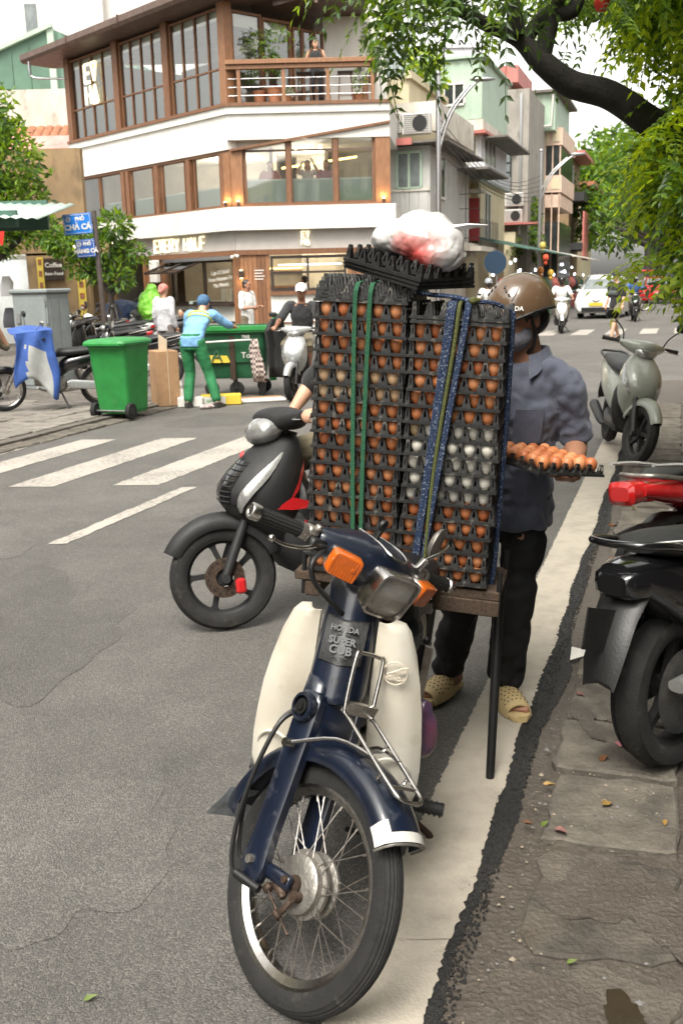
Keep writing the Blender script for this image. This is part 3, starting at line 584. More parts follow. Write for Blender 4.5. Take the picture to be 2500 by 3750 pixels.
# ================================================================== loaded step-through motorbike
def bike_matrix(loc, yaw, lean):
    h = Vector((-math.sin(yaw), -math.cos(yaw), 0)); l = Vector((-h.y, h.x, 0)); z = Vector((0, 0, 1))
    l2 = l*math.cos(lean)-z*math.sin(lean); u2 = z*math.cos(lean)+l*math.sin(lean)
    return Matrix(((h.x, l2.x, u2.x, loc[0]), (h.y, l2.y, u2.y, loc[1]), (h.z, l2.z, u2.z, loc[2]), (0, 0, 0, 1)))
m_blue = mat('navy_paint', (.005, .0088, .0205), .30, n=.35, ns=9, coat=.5, spk=.25, spc=(.08, .085, .1), sps=38)
m_cream = mat('cream_plastic', (.60, .58, .52), .42, c2=(.49, .44, .345), ns=2.6, bump=.12, bs=60, spk=.28, spc=(.33, .27, .18), sps=14)
m_chrome = mat('chrome', (.52, .50, .475), .24, 1., n=.3, ns=40)
m_alu = mat('cast_alu', (.33, .31, .28), .45, .85, n=.35, ns=25, bump=.25, bs=90)
m_rust = mat('rusty_steel', (.075, .050, .036), .6, .6, n=.5, ns=40, bump=.3)
m_rubber = mat('tyre_rubber', (.011, .0105, .010), .8, n=.35, ns=18, bump=.25, bs=120, spk=.3, spc=(.07, .062, .052), sps=25)
m_black = mat('black_plastic', (.007, .007, .007), .45, n=.3, ns=20, bump=.1, bs=120)
m_matte = mat('matte_black', (.009, .009, .0095), .62, n=.3, ns=16, bump=.12, bs=150)
m_orange = mat('amber_lens', (.48, .095, .005), .18, n=.15, ns=40, coat=.8)
m_lens = mat('headlamp_glass', (.20, .185, .16), .14, n=.35, ns=14, coat=1.)
m_grip = mat('grip_rubber', (.018, .018, .018), .6, bump=.3, bs=200)
m_plank = mat('old_plank', (.075, .048, .030), .85, n=.5, ns=14, str3=(1, 8, 8), bump=.8, bs=60)
m_spoke = mat('spoke_steel', (.40, .37, .34), .4, 1., n=.4, ns=60)
def wheel(parent, c, Rr, w, M, rim='spoke', nsp=18, rimr=None, hub=True, tread=True, mr=None, name='wheel', mt=None, rimw=None):
    """spoked or cast wheel lying in the local xz plane, sub-parts: rim, hub, spokes"""
    c = Vector(c); rimr = rimr or Rr-w*.95; hw = w/2; T = M @ Matrix.Translation(c)
    mb = MB(T); pr = [(rimr-.004, -hw*.75), (rimr+.012, -hw*.98), (rimr+(Rr-rimr)*.5, -hw), (Rr-.018, -hw*.93)]
    k = 9 if tread else 5
    for i in range(k):
        a = -1+2*i/(k-1); y = a*hw*.86; r = Rr-.016*a*a*(w/.058)
        if tread and 0 < i < k-1: pr += [(r, y-hw*.07), (r-.0025, y-hw*.05), (r-.0025, y+hw*.05), (r, y+hw*.07)]
        else: pr.append((r, y))
    pr += [(Rr-.018, hw*.93), (rimr+(Rr-rimr)*.5, hw), (rimr+.012, hw*.98), (rimr-.004, hw*.75)]
    mb.lathe(pr, 64, (0, 0, 0), (0, 1, 0)); ty = mb.build(name, mt or m_rubber, parent)
    rw = rimw or hw*.8; mb = MB(T)
    mb.lathe([(rimr-.004, -rw), (rimr+.004, -rw-.002), (rimr+.004, -rw+.004), (rimr-.012, -rw*.55), (rimr-.016, 0), (rimr-.012, rw*.55), (rimr+.004, rw-.004), (rimr+.004, rw+.002), (rimr-.004, rw), (rimr-.004, rw-.003), (rimr-.02, rw*.5), (rimr-.022, 0), (rimr-.02, -rw*.5), (rimr-.004, -rw+.003), (rimr-.004, -rw)], 64, (0, 0, 0), (0, 1, 0))
    mb.build('rim', mr or (m_chrome if rim == 'spoke' else m_matte), ty)
    if rim == 'spoke':
        mb = MB(T); rh = .066 if rimr < .23 and nsp == 18 else .052
        for i in range(nsp*2):
            s = 1 if i % 2 else -1; a = 2*math.pi*i/(nsp*2); off = (.62 if (i//2) % 2 else -.62)
            mb.cyl((rh*math.cos(a), s*.026, rh*math.sin(a)), ((rimr-.014)*math.cos(a+off*.55), s*.004, (rimr-.014)*math.sin(a+off*.55)), .0016, n=5, caps=False)
            mb.cyl(((rimr-.034)*math.cos(a+off*.55-off*.012), s*.006, (rimr-.034)*math.sin(a+off*.55-off*.012)), ((rimr-.014)*math.cos(a+off*.55), s*.004, (rimr-.014)*math.sin(a+off*.55)), .003, n=5, caps=False)
        mb.build('spokes', m_spoke, ty)
    elif rim == 'cast':
        mb = MB(T)
        for i in range(nsp):
            a = 2*math.pi*i/nsp; d = Vector((math.cos(a), 0, math.sin(a))); e = Vector((-math.sin(a), 0, math.cos(a)))
            secs = []
            for r, hw2, th in ((.035, .02, .018), (rimr*.45, .012, .016), (rimr*.8, .012, .015), (rimr-.012, .026, .015)):
                p = d*r+e*(.012*math.sin(r/rimr*3)); secs.append([p+e*hw2+Vector((0, th, 0)), p-e*hw2+Vector((0, th, 0)), p-e*hw2-Vector((0, th, 0)), p+e*hw2-Vector((0, th, 0))])
            mb.loft(secs, True, True, False)
        mb.lathe([(0, -.035), (.04, -.035), (.045, 0), (.04, .035), (0, .035)], 20, (0, 0, 0), (0, 1, 0)); mb.build('cast_spokes', mr or m_matte, ty)
    return ty
def fender(M, c, Rr, a0, a1, hw, drop, m, parent, name='fender', n=26, taper=(1., 1.), th=.003, flare=0., crown=.012):
    """mudguard arc in the xz plane around c, with real sheet thickness"""
    c = Vector(c); mb = MB(M); secs = []
    for i in range(n+1):
        t = i/n; a = a0+(a1-a0)*t; s = taper[0]+(taper[1]-taper[0])*t
        if i in (0, n): s *= .86
        out = []; inn = []
        for y, dr in [(-1, -drop), (-.985, -drop*.35), (-.8, -.002), (-.4, crown*.75), (0, crown), (.4, crown*.75), (.8, -.002), (.985, -drop*.35), (1, -drop)]:
            r = Rr+dr; yy = y*hw*s
            out.append(c+Vector((r*math.cos(a), yy, r*math.sin(a)))); inn.append(c+Vector(((r-th)*math.cos(a), yy*(1-th/hw), (r-th)*math.sin(a))))
        secs.append(out+inn[::-1])
    mb.loft(secs, True, True, True); return mb.build(name, m, parent)
CUB = bike_matrix((-.182, 2.047, -.0055), R(14.3), R(9))
cub = empty('delivery_motorbike', label='navy blue step-through motorbike with cream leg shields carrying stacked egg trays', cat='motorbike'); cub.matrix_world = CUB
AX = Vector((-math.sin(R(26.5)), 0, math.cos(R(26.5)))); AP = Vector((.075, 0, 0))
ST = Matrix.Translation(AP) @ Matrix.Rotation(R(53), 4, AX) @ Matrix.Translation(-AP); I4 = Matrix.Identity(4)
WC = (0, 0, .275)
fw_ = wheel(cub, WC, .280, .062, ST, 'spoke', 18, .220)
mb = MB(ST @ Matrix.Translation(WC))                  # hub with brake plate on the right side
mb.lathe([(.0, -.044), (.058, -.044), (.066, -.038), (.067, -.022), (.078, -.020), (.078, -.010), (.056, -.004), (.052, .010), (.074, .018), (.074, .025), (.036, .032), (0, .034)], 32, (0, 0, 0), (0, 1, 0)); mb.build('hub', m_alu, fw_)
mb = MB(ST @ Matrix.Translation(WC))
for k in range(16): a = 2*math.pi*k/16; mb.cyl((.068*math.cos(a), .0245, .068*math.sin(a)), (.068*math.cos(a), .0262, .068*math.sin(a)), .004, n=8)
mb.build('hub_holes', m_black, fw_)
mb = MB(ST @ Matrix.Translation(WC))                   # brake arm, cable clamp, springs
mb.cyl((-.012, -.046, .0), (-.012, -.075, .0), .009, n=8); mb.cyl((0, -.05, 0), (0, -.04, 0), .02, n=14); mb.cyl((.03, -.040, -.012), (.03, -.066, -.012), .013, n=10); mb.bar((.03, -.060, -.012), (.022, -.064, -.072), .014, .010, (0, 1, 0), .003)
mb.box((-.026, -.052, -.038), (.05, .022, .026), None, .008); mb.cyl((-.05, -.055, -.03), (.0, -.055, -.042), .008, n=8); mb.cyl((.01, -.066, -.072), (.032, -.066, -.072), .008, n=8); mb.cyl((-.06, -.064, -.055), (.075, -.064, -.078), .0032, n=6); mb.box((-.05, -.06, -.058), (.02, .02, .022), None, .004); mb.build('brake_linkage', m_rust, fw_)
# fork: pressed steel legs with leading links
fk = MB(ST)
for s in (-1, 1):
    P0, P1 = Vector((-.232, s*.066, .615)), Vector((-.106, s*.074, .225)); d = (P1-P0).normalized(); e = Vector((-d.z, 0, d.x)); secs = []
    for t, wd, th in ((-.06, .020, .010), (-.045, .030, .014), (0, .036, .016), (.15, .038, .018), (.5, .036, .018), (.8, .034, .018), (.95, .040, .019), (1.05, .036, .018), (1.10, .018, .012)):
        p = P0.lerp(P1, t); secs.append([p+e*a*wd+Vector((0, b*th, 0)) for a, b in ((1, -.6), (.75, -1), (-.75, -1), (-1, -.6), (-1, .6), (-.75, 1), (.75, 1), (1, .6))])
    fk.loft(secs, True, True, True)
    fk.bar((-.11, s*.062, .235), (.002, s*.058, .272), .02, .034, (0, 0, 1), .006)
fk.loft([[Vector((-.235+x-(z-.6)*.45, y, z)) for x, y in rsec(.05*k, .082*k, 16, 3.2)] for z, k in ((.545, .75), (.56, .95), (.60, 1), (.655, .92), (.665, .8))], True, True, True)
fork = fk.build('fork', m_blue, cub)
for s in (-1, 1): mb = MB(ST); mb.cyl((-.222, s*.08, .60), (-.222, s*.103, .60), .021, .018, 14); mb.cyl((-.222, s*.103, .60), (-.222, s*.109, .60), .011, n=6); mb.build('fork_bolt', m_black, fork)
for s in (-1, 1): mb = MB(ST); mb.cyl((-.112, s*.085, .245), (-.112, s*.104, .245), .011, n=6); mb.build('pivot_bolt', m_alu, fork)
mb = MB(ST); mb.lathe([(.026, -.012), (.034, -.010), (.036, 0), (.034, .010), (.026, .012)], 20, (-.222, -.092, .60), (0, 1, 0)); mb.build('boss_ring', m_blue, fork)
fe = fender(ST, (-.005, 0, .275), .318, R(56), R(186), .066, .046, m_blue, cub, 'front_fender', taper=(.92, 1.05))
mb = MB(ST); SEC = [(-1, -.046), (-.985, -.016), (-.8, -.002), (-.4, .009), (0, .012), (.4, .009), (.8, -.002), (.985, -.016), (1, -.046)]
def fpt(a, y, dr): rr = .318+dr+.0018; return Vector((-.005+rr*math.cos(a), y*.066*.93*1.02, .275+rr*math.sin(a)))
mb.loft([[fpt(R(a), *q) for q in SEC] for a in (56.3, 58, 60.2)], False, False, True)
mb.loft([[fpt(R(a), *q) for q in SEC[:3 if a < 66 else 2]] for a in (60.2, 63, 65.5)], False, False, True)
mb.build('white_sticker', m_white, fe)
secs = []
mb = MB(ST); a = R(55.4)
mb.tube([(-.005+(.318+dr)*math.cos(a), y*.066*.9, .275+(.318+dr)*math.sin(a)) for y, dr in ((-1, -.05), (-.985, -.018), (-.8, 0), (-.4, .009), (0, .013), (.4, .009), (.8, 0), (.985, -.018), (1, -.05))], .003, 6); mb.build('rolled_edge', m_alu, fe)
mb = MB(ST); a = R(188); mb.loft([[Vector((-.005+(rr)*math.cos(aa), y*hw, .275+(rr)*math.sin(aa))) for y in (-1, -.5, 0, .5, 1)] for aa, rr, hw in ((R(178), .322, .064), (R(184), .327, .066), (R(191), .345, .070), (R(195), .36, .068))], False, False); mb.build('mud_flap', mat('worn_blue_edge', (.34, .37, .40), .35, n=.5, ns=18, coat=.4), fe)
# cables running down the right fork leg
mb = MB(ST)
mb.tube([(-.262, -.05, .575), (-.258, -.095, .54), (-.245, -.112, .48), (-.222, -.118, .38), (-.185, -.116, .27), (-.13, -.108, .195), (-.06, -.085, .205)], .006, 7, sub=6); mb.tube([(-.27, -.05, .58), (-.268, -.088, .54), (-.256, -.102, .48), (-.235, -.106, .37), (-.20, -.10, .29), (-.15, -.09, .22), (-.09, -.075, .24)], .005, 7, sub=6); mb.tube([(-.12, -.105, .196), (-.05, -.084, .211)], .011, 8); mb.build('brake_cable', m_black, cub)
# front carrier of bent rod
mb = MB(ST); pr = .0052
mb.tube([(-.150, -.046, .655), (-.205, -.046, .765), (-.21, -.03, .775), (-.21, .03, .775), (-.205, .046, .765), (-.150, .046, .655), (-.12, .046, .645), (.07, .044, .615), (.115, .032, .608), (.122, 0, .606), (.115, -.032, .608), (.07, -.044, .615), (-.12, -.046, .645)], pr, 8, closed=True, sub=4)
mb.tube([(-.185, -.112, .52), (-.10, -.07, .60), (.0, -.044, .628)], .0048, 7, sub=4); mb.tube([(-.185, .112, .52), (-.10, .07, .60), (.0, .044, .628)], .0048, 7, sub=4)
for x in (-.06, .04): mb.tube([(x, -.044, .636-(x+.06)*.16), (x, -.038, .612-(x+.06)*.16), (x, .038, .612-(x+.06)*.16), (x, .044, .636-(x+.06)*.16)], .0042, 7, sub=3)
mb.tube([(.08, -.043, .613), (.08, .043, .613)], .0042, 7); mb.cyl((-.185, -.125, .52), (-.185, -.10, .52), .011, n=8); mb.bar((-.15, -.05, .66), (-.15, .05, .66), .012, .03); mb.build('front_carrier', m_chrome, cub)
# steering column cover with badge plate
def colsec(z, k=1., f=1.):
    x0 = .075-z*.4986
    return [Vector((x0+x*f, y*k, z)) for x, y in ((-.055, -.066), (-.03, -.074), (.028, -.072), (.048, -.060), (.068, -.020), (.072, .0), (.068, .020), (.048, .060), (.028, .072), (-.03, .074), (-.055, .066))]
mb = MB(); mb.loft([colsec(z, k, f) for z, k, f in ((.642, .90, .92), (.648, .95, .99), (.66, .96, 1.), (.75, .94, 1), (.83, .92, .97), (.845, .93, 1.0), (.885, .99, 1.02), (.905, .96, .98), (.912, .88, .9))], True, True, True); cc = mb.build('column_cover', m_blue, cub)
mb = MB()
def fs(z, y, o=.0): x0 = .075-z*.4986; return Vector((x0+.0735-abs(y)*.40*(1 if abs(y) > .012 else .35)+o+.002, y, z))
secs = [[fs(z, y, o) for y in (-.052, -.047, -.018, 0, .018, .047, .052)] for z, o in ((.726, -.002), (.730, .005), (.822, .005), (.826, -.002))]
mb.loft(secs, False, False, True); bp_ = mb.build('badge_plate', m_black, cc)
m_relief = mat('badge_relief', (.05, .052, .054), .35, coat=.3)
Mb = lambda z, y=0., tl=0.: Matrix.Translation((.075-z*.4986+.0795, y, z)) @ Matrix.Rotation(R(-26.5), 4, 'Y') @ Matrix.Rotation(R(90), 4, 'Z') @ Matrix.Rotation(R(90), 4, 'X')
text_mesh('HONDA', .019, .002, Mb(.808), 'badge_lettering', m_relief, bp_, bold=.0004)
text_mesh('SUPER', .024, .002, Mb(.782), 'badge_lettering', m_relief, bp_, bold=.0008)
text_mesh('CUB', .028, .002, Mb(.762), 'badge_lettering', m_relief, bp_, bold=.001)
for z, w in ((.7945, .03), (.799, .018), (.745, .036), (.7405, .022)): mb = MB(); mb.box((.075-z*.4986+.078, 0, z), (.003, w, .0025)); mb.build('badge_line', m_relief, bp_)
mb = MB(); z = .69; x0 = .075-z*.4986+.068; mb.lathe([(.0, -.002), (.005, -.002), (.005, .003), (.009, .003), (.0095, 0)], 16, (x0, 0, z), (.895, 0, .446)); mb.build('column_screw', m_black, cc)
# leg shields
def shield(s):
    rows = [(.828, .074, .110), (.824, .073, .134), (.806, .073, .150), (.75, .074, .172), (.67, .075, .192), (.60, .076, .206), (.52, .078, .216), (.44, .086, .222), (.37, .098, .221), (.325, .110, .210), (.31, .120, .190)]
    secs = []
    for z, a, b in rows:
        xi = -.285-.10*max(0, .62-z)-.05*max(0, z-.78); out = []; inn = []
        for k in range(9):
            t = k/8; y = a+(b-a)*t; x = xi+.006*math.sin(t*math.pi*.8)-.040*t**4-(.02*math.exp(-((z-.5)/.09)**2)*(1-t) if z < .62 else 0)
            out.append(Vector((x, s*y, z)))
            inn.append(Vector((x-.007, s*(y-.002), z)))
        secs.append(out+inn[::-1])
    if s < 0: pass
    mb = MB(); mb.loft(secs if s > 0 else [q[::-1] for q in secs], True, True, True)
    o = mb.build('leg_shield', m_cream, cub)
    rb = MB(); rb.tube([(-.282, s*.10, .455), (-.287, s*.14, .478), (-.300, s*.175, .47), (-.318, s*.198, .44), (-.335, s*.203, .40)], .0045, 7, sub=5); rb.build('moulded_rib', m_cream, o)
    return o
shL, shR = shield(1), shield(-1)
m_embl = mat('embossed_cream', (.52, .46, .37), .5)
Me = Matrix.Translation((-.270, .132, .715)) @ Matrix.Rotation(R(6), 4, 'Z') @ Matrix.Rotation(R(90), 4, 'Z') @ Matrix.Rotation(R(90), 4, 'X')
mb = MB(Me); mb.torus((0, 0, 0), .029, .0018, (0, 0, 1), 40, 6)
for k in range(7): mb.tube([(-.020+k*.003, -.004, .001), (-.004+k*.003, .004+k*.0018, .002), (.022+k*.0015, .004+k*.0028, .001)], [.001, .0022, .0012], 5)
mb.build('wing_emblem', m_embl, shL); text_mesh('HONDA', .014, .0015, Me @ Matrix.Translation((0, -.013, .001)), 'emblem_lettering', m_embl, shL, bold=.0005)
# handlebar nacelle, headlamp, indicators
def nsec(y, hx, hz, cx=-.372, cz=.942): return [ST @ Vector((cx+a, y, cz+b)) for a, b in rsec(hx, hz, 20, 2.6)]
mb = MB(); mb.loft([nsec(*q) for q in ((-.175, .022, .018, -.405, .952), (-.165, .032, .026, -.402, .95), (-.13, .045, .036, -.395, .948), (-.08, .075, .056, -.38, .944), (-.04, .090, .064), (0, .094, .068), (.04, .090, .064), (.08, .075, .056, -.38, .944), (.13, .045, .036, -.395, .948), (.165, .032, .026, -.402, .95), (.175, .022, .018, -.405, .952))], True, True, True)
nac = mb.build('handlebar_nacelle', m_blue, cub)
mb = MB(ST); mb.loft([[Vector((.075-z*.4986+a+.01, b, z)) for a, b in rsec(k, k*.86, 18, 2.4)] for z, k in ((.885, .055), (.90, .058), (.93, .066), (.95, .05))], True, True, True); mb.build('nacelle_neck', m_blue, nac)
mb = MB(ST); mb.tube([(-.44, -.03, 1.0), (-.35, -.035, 1.006), (-.30, -.03, 1.0), (-.285, 0, .996), (-.30, .03, 1.0), (-.35, .035, 1.006), (-.44, .03, 1.0)], .003, 6, sub=4); mb.build('nacelle_trim', m_chrome, nac)
HX, HZ = -.262, .915; TL = R(-8)
Mh = ST @ Matrix.Translation((HX-.006, 0, HZ+.002)) @ Matrix.Rotation(R(8), 4, 'Y') @ Matrix.Diagonal((1, .87, .90, 1))
mb = MB(Mh); mb.loft([[Vector((x, a, b)) for a, b in rsec(w, h, 28, 6)] for x, w, h in ((-.055, .056, .048), (-.045, .062, .054), (-.02, .071, .061), (.016, .076, .066), (.022, .075, .065), (.022, .069, .059), (.012, .067, .057))], True, False, True); hl = mb.build('headlamp_bezel', m_chrome, cub)
mb = MB(Mh); secs = []
for i in range(41):
    t = -1+2*i/40; y = t*.068; zz = .058*(1-abs(t)**8)**.125 if abs(t) < 1 else .012
    x = .020-.006*t*t+(.0012 if i % 2 else 0); secs.append([Vector((x-.004*(q/.8)**2, y, q*zz)) for q in (-1, -.6, 0, .6, 1)])
mb.loft(secs, False, False, False); mb.build('headlamp_lens', m_lens, hl)
mb = MB(Mh); mb.loft([[Vector((.0, a, b)) for a, b in rsec(.058, .050, 20, 5)], [Vector((-.02, a, b)) for a, b in rsec(.03, .03, 20, 2)]], True, True, True); mb.build('headlamp_reflector', m_chrome, hl)
for s in (-1, 1):
    Mi = ST @ Matrix.Translation((-.322, s*.130, .936)) @ Matrix.Rotation(R(s*22), 4, 'Z') @ Matrix.Rotation(R(6), 4, 'Y') @ Matrix.Diagonal((.9, .82, .82, 1))
    mb = MB(Mi); mb.loft([[Vector((x, a, b)) for a, b in rsec(w, h, 20, 6)] for x, w, h in ((-.045, .030, .024), (-.02, .046, .035), (0, .050, .039), (.006, .050, .039))], True, True, True); o = mb.build('indicator', m_chrome, cub)
    mb = MB(Mi); mb.loft([[Vector((x, a, b)) for a, b in rsec(w, h, 24, 7)] for x, w, h in ((.006, .049, .038), (.032, .0485, .0375), (.039, .045, .034), (.040, .02, .014))], True, True, True)
    for k in range(9): y = -.040+k*.010; mb.box((.0395, y, 0), (.002, .0035, .064))
    mb.cyl((.039, -s*.024, .004), (.043, -s*.024, .004), .006, n=12); mb.build('amber_lens', m_orange, o)
# bar ends: grips, switch block, levers
for s in (-1, 1):
    mb = MB(ST); mb.cyl((-.404, s*.165, .951), (-.425, s*.335, .948), .011, n=12); mb.build('handlebar', m_chrome, cub)
    A, B = Vector((-.412, s*.222, .95)), Vector((-.427, s*.335, .947)); mb = MB(ST); mb.cyl(A, B, .0165, .0165, 18)
    for k in range(14): a = 2*math.pi*k/14; off = Vector((math.cos(a)*.0165, 0, math.sin(a)*.0165)); mb.cyl(A+off, B+off, .0016, n=4)
    mb.cyl(A, A+(A-B).normalized()*.008, .022, .020, 18); gr = mb.build('grip', m_grip, cub)
    mb = MB(ST); d = (B-A).normalized(); mb.lathe([(.0165, 0), (.020, .002), (.0205, .022), (.017, .026), (.012, .0255), (.010, .023), (0, .023)], 20, B, d); mb.build('bar_end_cap', m_chrome, gr)
    mb = MB(ST); mb.box((-.405, s*.192, .952), (.034, .036, .040), None, .006); mb.cyl((-.405, s*.210, .952), (-.407, s*.222, .952), .020, n=16); mb.box((-.395, s*.185, .975), (.018, .014, .014), None, .003); mb.build('switch_block', m_alu, cub)
    if s < 0:
        mb = MB(ST); mb.tube([(-.372, -.185, .938), (-.358, -.23, .926), (-.352, -.285, .92), (-.358, -.318, .922)], [.008, .0065, .006, .006], 8, sub=5, flat=.7); mb.ell((-.358, -.322, .922), (.009, .009, .009), 10, 6); mb.build('brake_lever', m_chrome, cub)
        mb = MB(ST); mb.box((-.378, -.18, .94), (.03, .05, .03), None, .006); mb.tube([(-.37, -.16, .938), (-.345, -.19, .90), (-.33, -.16, .86), (-.31, -.06, .82), (-.315, 0, .80)], .007, 8, sub=5); mb.build('lever_clamp', m_black, cub)
# mirror on the left bar, key
mb = MB(ST); mb.tube([(-.40, .18, .965), (-.395, .185, 1.0)], .012, 8); mb.tube([(-.395, .185, 1.0), (-.40, .215, 1.02), (-.43, .265, 1.035), (-.445, .285, 1.045)], .0055, 8, sub=5); mr_ = mb.build('mirror_stem', m_chrome, cub)
mb = MB(ST); mb.lathe([(0, -.010), (.03, -.008), (.043, 0), (.045, .008), (.043, .009), (0, .0085)], 28, (-.465, .255, 1.035), (.85, .5, .12)); mb.build('mirror_head', m_alu, mr_)
mb = MB(ST); mb.cyl((-.37, -.03, 1.005), (-.37, -.03, 1.03), .006, n=8); mb.lathe([(.006, -.004), (.015, -.004), (.015, .004), (.006, .004)], 14, (-.372, -.03, 1.045), (.9, .3, 0)); mb.build('ignition_key', m_black, cub)
# frame, engine, seat, side covers, rear wheel
mb = MB(); mb.tube([(-.33, 0, .84), (-.40, 0, .66), (-.50, 0, .50), (-.65, 0, .42), (-.78, 0, .50), (-.95, 0, .62), (-1.2, 0, .66)], [.045, .045, .05, .05, .055, .06, .05], 12, sub=4); mb.build('frame', m_blue, cub)
mb = MB(); mb.box((-.62, 0, .30), (.26, .20, .18), None, .04); mb.cyl((-.5, 0, .33), (-.36, 0, .36), .062, .058, 16)
for k in range(7): mb.cyl((-.485+k*.018, 0, .335+k*.004), (-.48+k*.018, 0, .336+k*.004), .075, n=16)
mb.cyl((-.66, .10, .31), (-.66, .145, .31), .075, .06, 20); mb.cyl((-.60, -.10, .30), (-.60, -.15, .30), .085, .07, 20); mb.build('engine', m_alu, cub)
mb = MB(); mb.loft([[Vector((x, a, zc+b)) for a, b in rsec(w, h, 18, 3)] for x, w, h, zc in ((-.64, .06, .03, .70), (-.68, .10, .045, .735), (-.80, .125, .05, .755), (-.95, .13, .05, .76), (-1.02, .12, .04, .755))], True, True, True); mb.build('seat', m_black, cub)
mb = MB(); mb.ell((-.52, .045, .77), (.09, .10, .085), 18, 12); mb.ell((-.50, .10, .73), (.06, .06, .07), 14, 10); mb.build('seat_wrap', mat('dark_plastic_sheet', (.02, .024, .028), .22, n=.5, ns=12, bump=.8, bs=18), cub)
for s in (-1, 1): mb = MB(); mb.loft([[Vector((x, s*(.09+.02*math.sin(t*3)), .52+a)) for t, a in ((0, -.10), (.3, -.05), (.6, 0), (.8, .05), (1, .09))] for x in (-.80, -.9, -1.05)], False, False); mb.build('side_cover', m_cream, cub)
rw_ = wheel(cub, (-1.19, 0, .275), .275, .062, I4, 'spoke', 18, .218); mb = MB(Matrix.Translation((-1.19, 0, .275))); mb.lathe([(0, -.05), (.065, -.05), (.065, .02), (.04, .03), (0, .04)], 24, (0, 0, 0), (0, 1, 0)); mb.build('hub', m_alu, rw_)
fender(I4, (-1.19, 0, .275), .315, R(10), R(165), .065, .04, m_blue, cub, 'rear_fender')
for s in (-1, 1): mb = MB(); mb.bar((-.72, s*.085, .31), (-1.19, s*.085, .275), .02, .035); mb.build('swingarm', m_black, cub); mb = MB(); mb.cyl((-1.17, s*.095, .29), (-1.08, s*.10, .62), .024, n=12); mb.build('rear_shock', m_black, cub)
mb = MB(); mb.tube([(-.42, -.06, .25), (-.55, -.12, .20), (-.8, -.15, .22), (-1.3, -.16, .30)], [.015, .016, .035, .04], 12, sub=4); mb.build('exhaust', m_chrome, cub)
for s in (-1, 1):
    mb = MB(); mb.cyl((-.58, s*.10, .20), (-.58, s*.19, .20), .010, n=8); mb.cyl((-.58, s*.175, .20), (-.58, s*.285, .205), .019, .018, 12)
    for k in range(7): mb.cyl((-.58, s*(.185+k*.015), .203), (-.58, s*(.190+k*.015), .203), .0215, n=12)
    mb.build('foot_peg', m_grip, cub)
mb = MB(); mb.cyl((-.44, .12, .16), (-.44, .20, .165), .016, n=10); mb.cyl((-.44, .04, .16), (-.44, .12, .16), .007, n=8); mb.bar((-.64, .11, .20), (-.44, .125, .16), .012, .02); mb.build('gear_pedal', m_grip, cub)
mb = MB(); mb.tube([(-.62, .13, .17), (-.66, .25, .07), (-.70, .30, .005+.3*math.tan(R(-9)))], .011, 8); mb.build('side_stand', m_rust, cub)
mb = MB(); mb.bar((-.7, .13, .43), (-.64, .145, .66), .02, .05, (0, 1, 0)); [mb.ell((-.68+k*.004, .155, .44+k*.028), (.011, .011, .013), 8, 6) for k in range(9)]; mb.build('chain_lock', m_black, cub)
for k in range(5): mb = MB(); mb.bar((-.66, .15+.004*k, .42+.015*k), (-.62, .16+.004*k, .66), .006, .01); mb.build('strap_end', m_alu, cub)
# wooden carrier under the egg stacks
STK = bike_matrix((.1616, 3.0036, .6914), R(14.27), R(3.78)); L2C = CUB.inverted() @ STK
mb = MB(L2C); [mb.box((x, 0, -.028), (.085, .66, .030), None, .004) for x in (-.05, -.15, -.25)]; cr = mb.build('carrier_board', m_plank, cub)
mb = MB(L2C); [mb.box((-.16, y, -.07), (.30, .05, .05), None, .005) for y in (-.27, -.05, .27)]; mb.bar((-.02, .12, -.065), (-.02, .33, -.068), .035, .05, (0, 0, 1), .004); mb.build('carrier_beam', m_plank, cr)
for x in (-.02, -.28):
    for y in (-.3, .325): mb = MB(L2C); mb.cyl((x, y, -.09), (x, y, .05), .008, n=8); mb.build('carrier_bracket', m_black, cr)
mb = MB(L2C); mb.box((-.01, .10, -.085), (.03, .05, .04), None, .004); mb.build('carrier_clamp', m_alu, cr)
# purple bag hanging behind the left shield
mb = MB(); mb.ell((-.42, .205, .50), (.045, .045, .070), 16, 12); mb.ell((-.42, .20, .565), (.025, .025, .03), 12, 8)
bag = remesh(mb, .008, 3, name='hanging_bag', mats=mat('purple_bag', (.035, .035, .085), .3, c2=(.13, .035, .05), ns=9, bump=.8, bs=22, coat=.4), disp=(.012, .05)); bag.data.transform(CUB); tag(bag, 'small purple plastic bag hanging behind the cream leg shield', 'bag')
# prop stick
mb = MB(); mb.cyl((.462, 2.97, .0), (.508, 3.10, .605), .014, .017, 10); mb.cyl((.508, 3.10, .605), (.509, 3.102, .625), .0185, n=10); tag(mb.build('prop_stick', m_black), 'black wooden stick propping up the loaded egg carrier', 'stick')
# ================================================================== egg trays and eggs
m_tray = mat('tray_plastic', (.0095, .0095, .0095), .55, n=.4, ns=30, bump=.15, bs=80, spk=.35, spc=(.10, .09, .075), sps=45)
m_trayold = mat('dusty_tray_plastic', (.014, .0135, .0125), .6, n=.4, ns=20, bump=.2, bs=80, spk=.8, spc=(.15, .14, .12), sps=35)
m_egg = [mat('brown_egg_a', (.52, .185, .070), .42, n=.16, ns=9), mat('brown_egg_b', (.42, .128, .045), .42, n=.16, ns=9), mat('brown_egg_c', (.60, .245, .105), .42, n=.16, ns=9)]
m_eggw = [mat('white_egg_a', (.66, .63, .55), .42, n=.1, ns=7, spk=.25, spc=(.33, .27, .18), sps=50), mat('white_egg_b', (.60, .57, .49), .42, n=.1, ns=7, spk=.3, spc=(.3, .24, .16), sps=40)]
m_eggc = [mat('cream_egg_a', (.62, .43, .26), .42, n=.14, ns=8), mat('cream_egg_b', (.55, .36, .205), .42, n=.14, ns=8)]
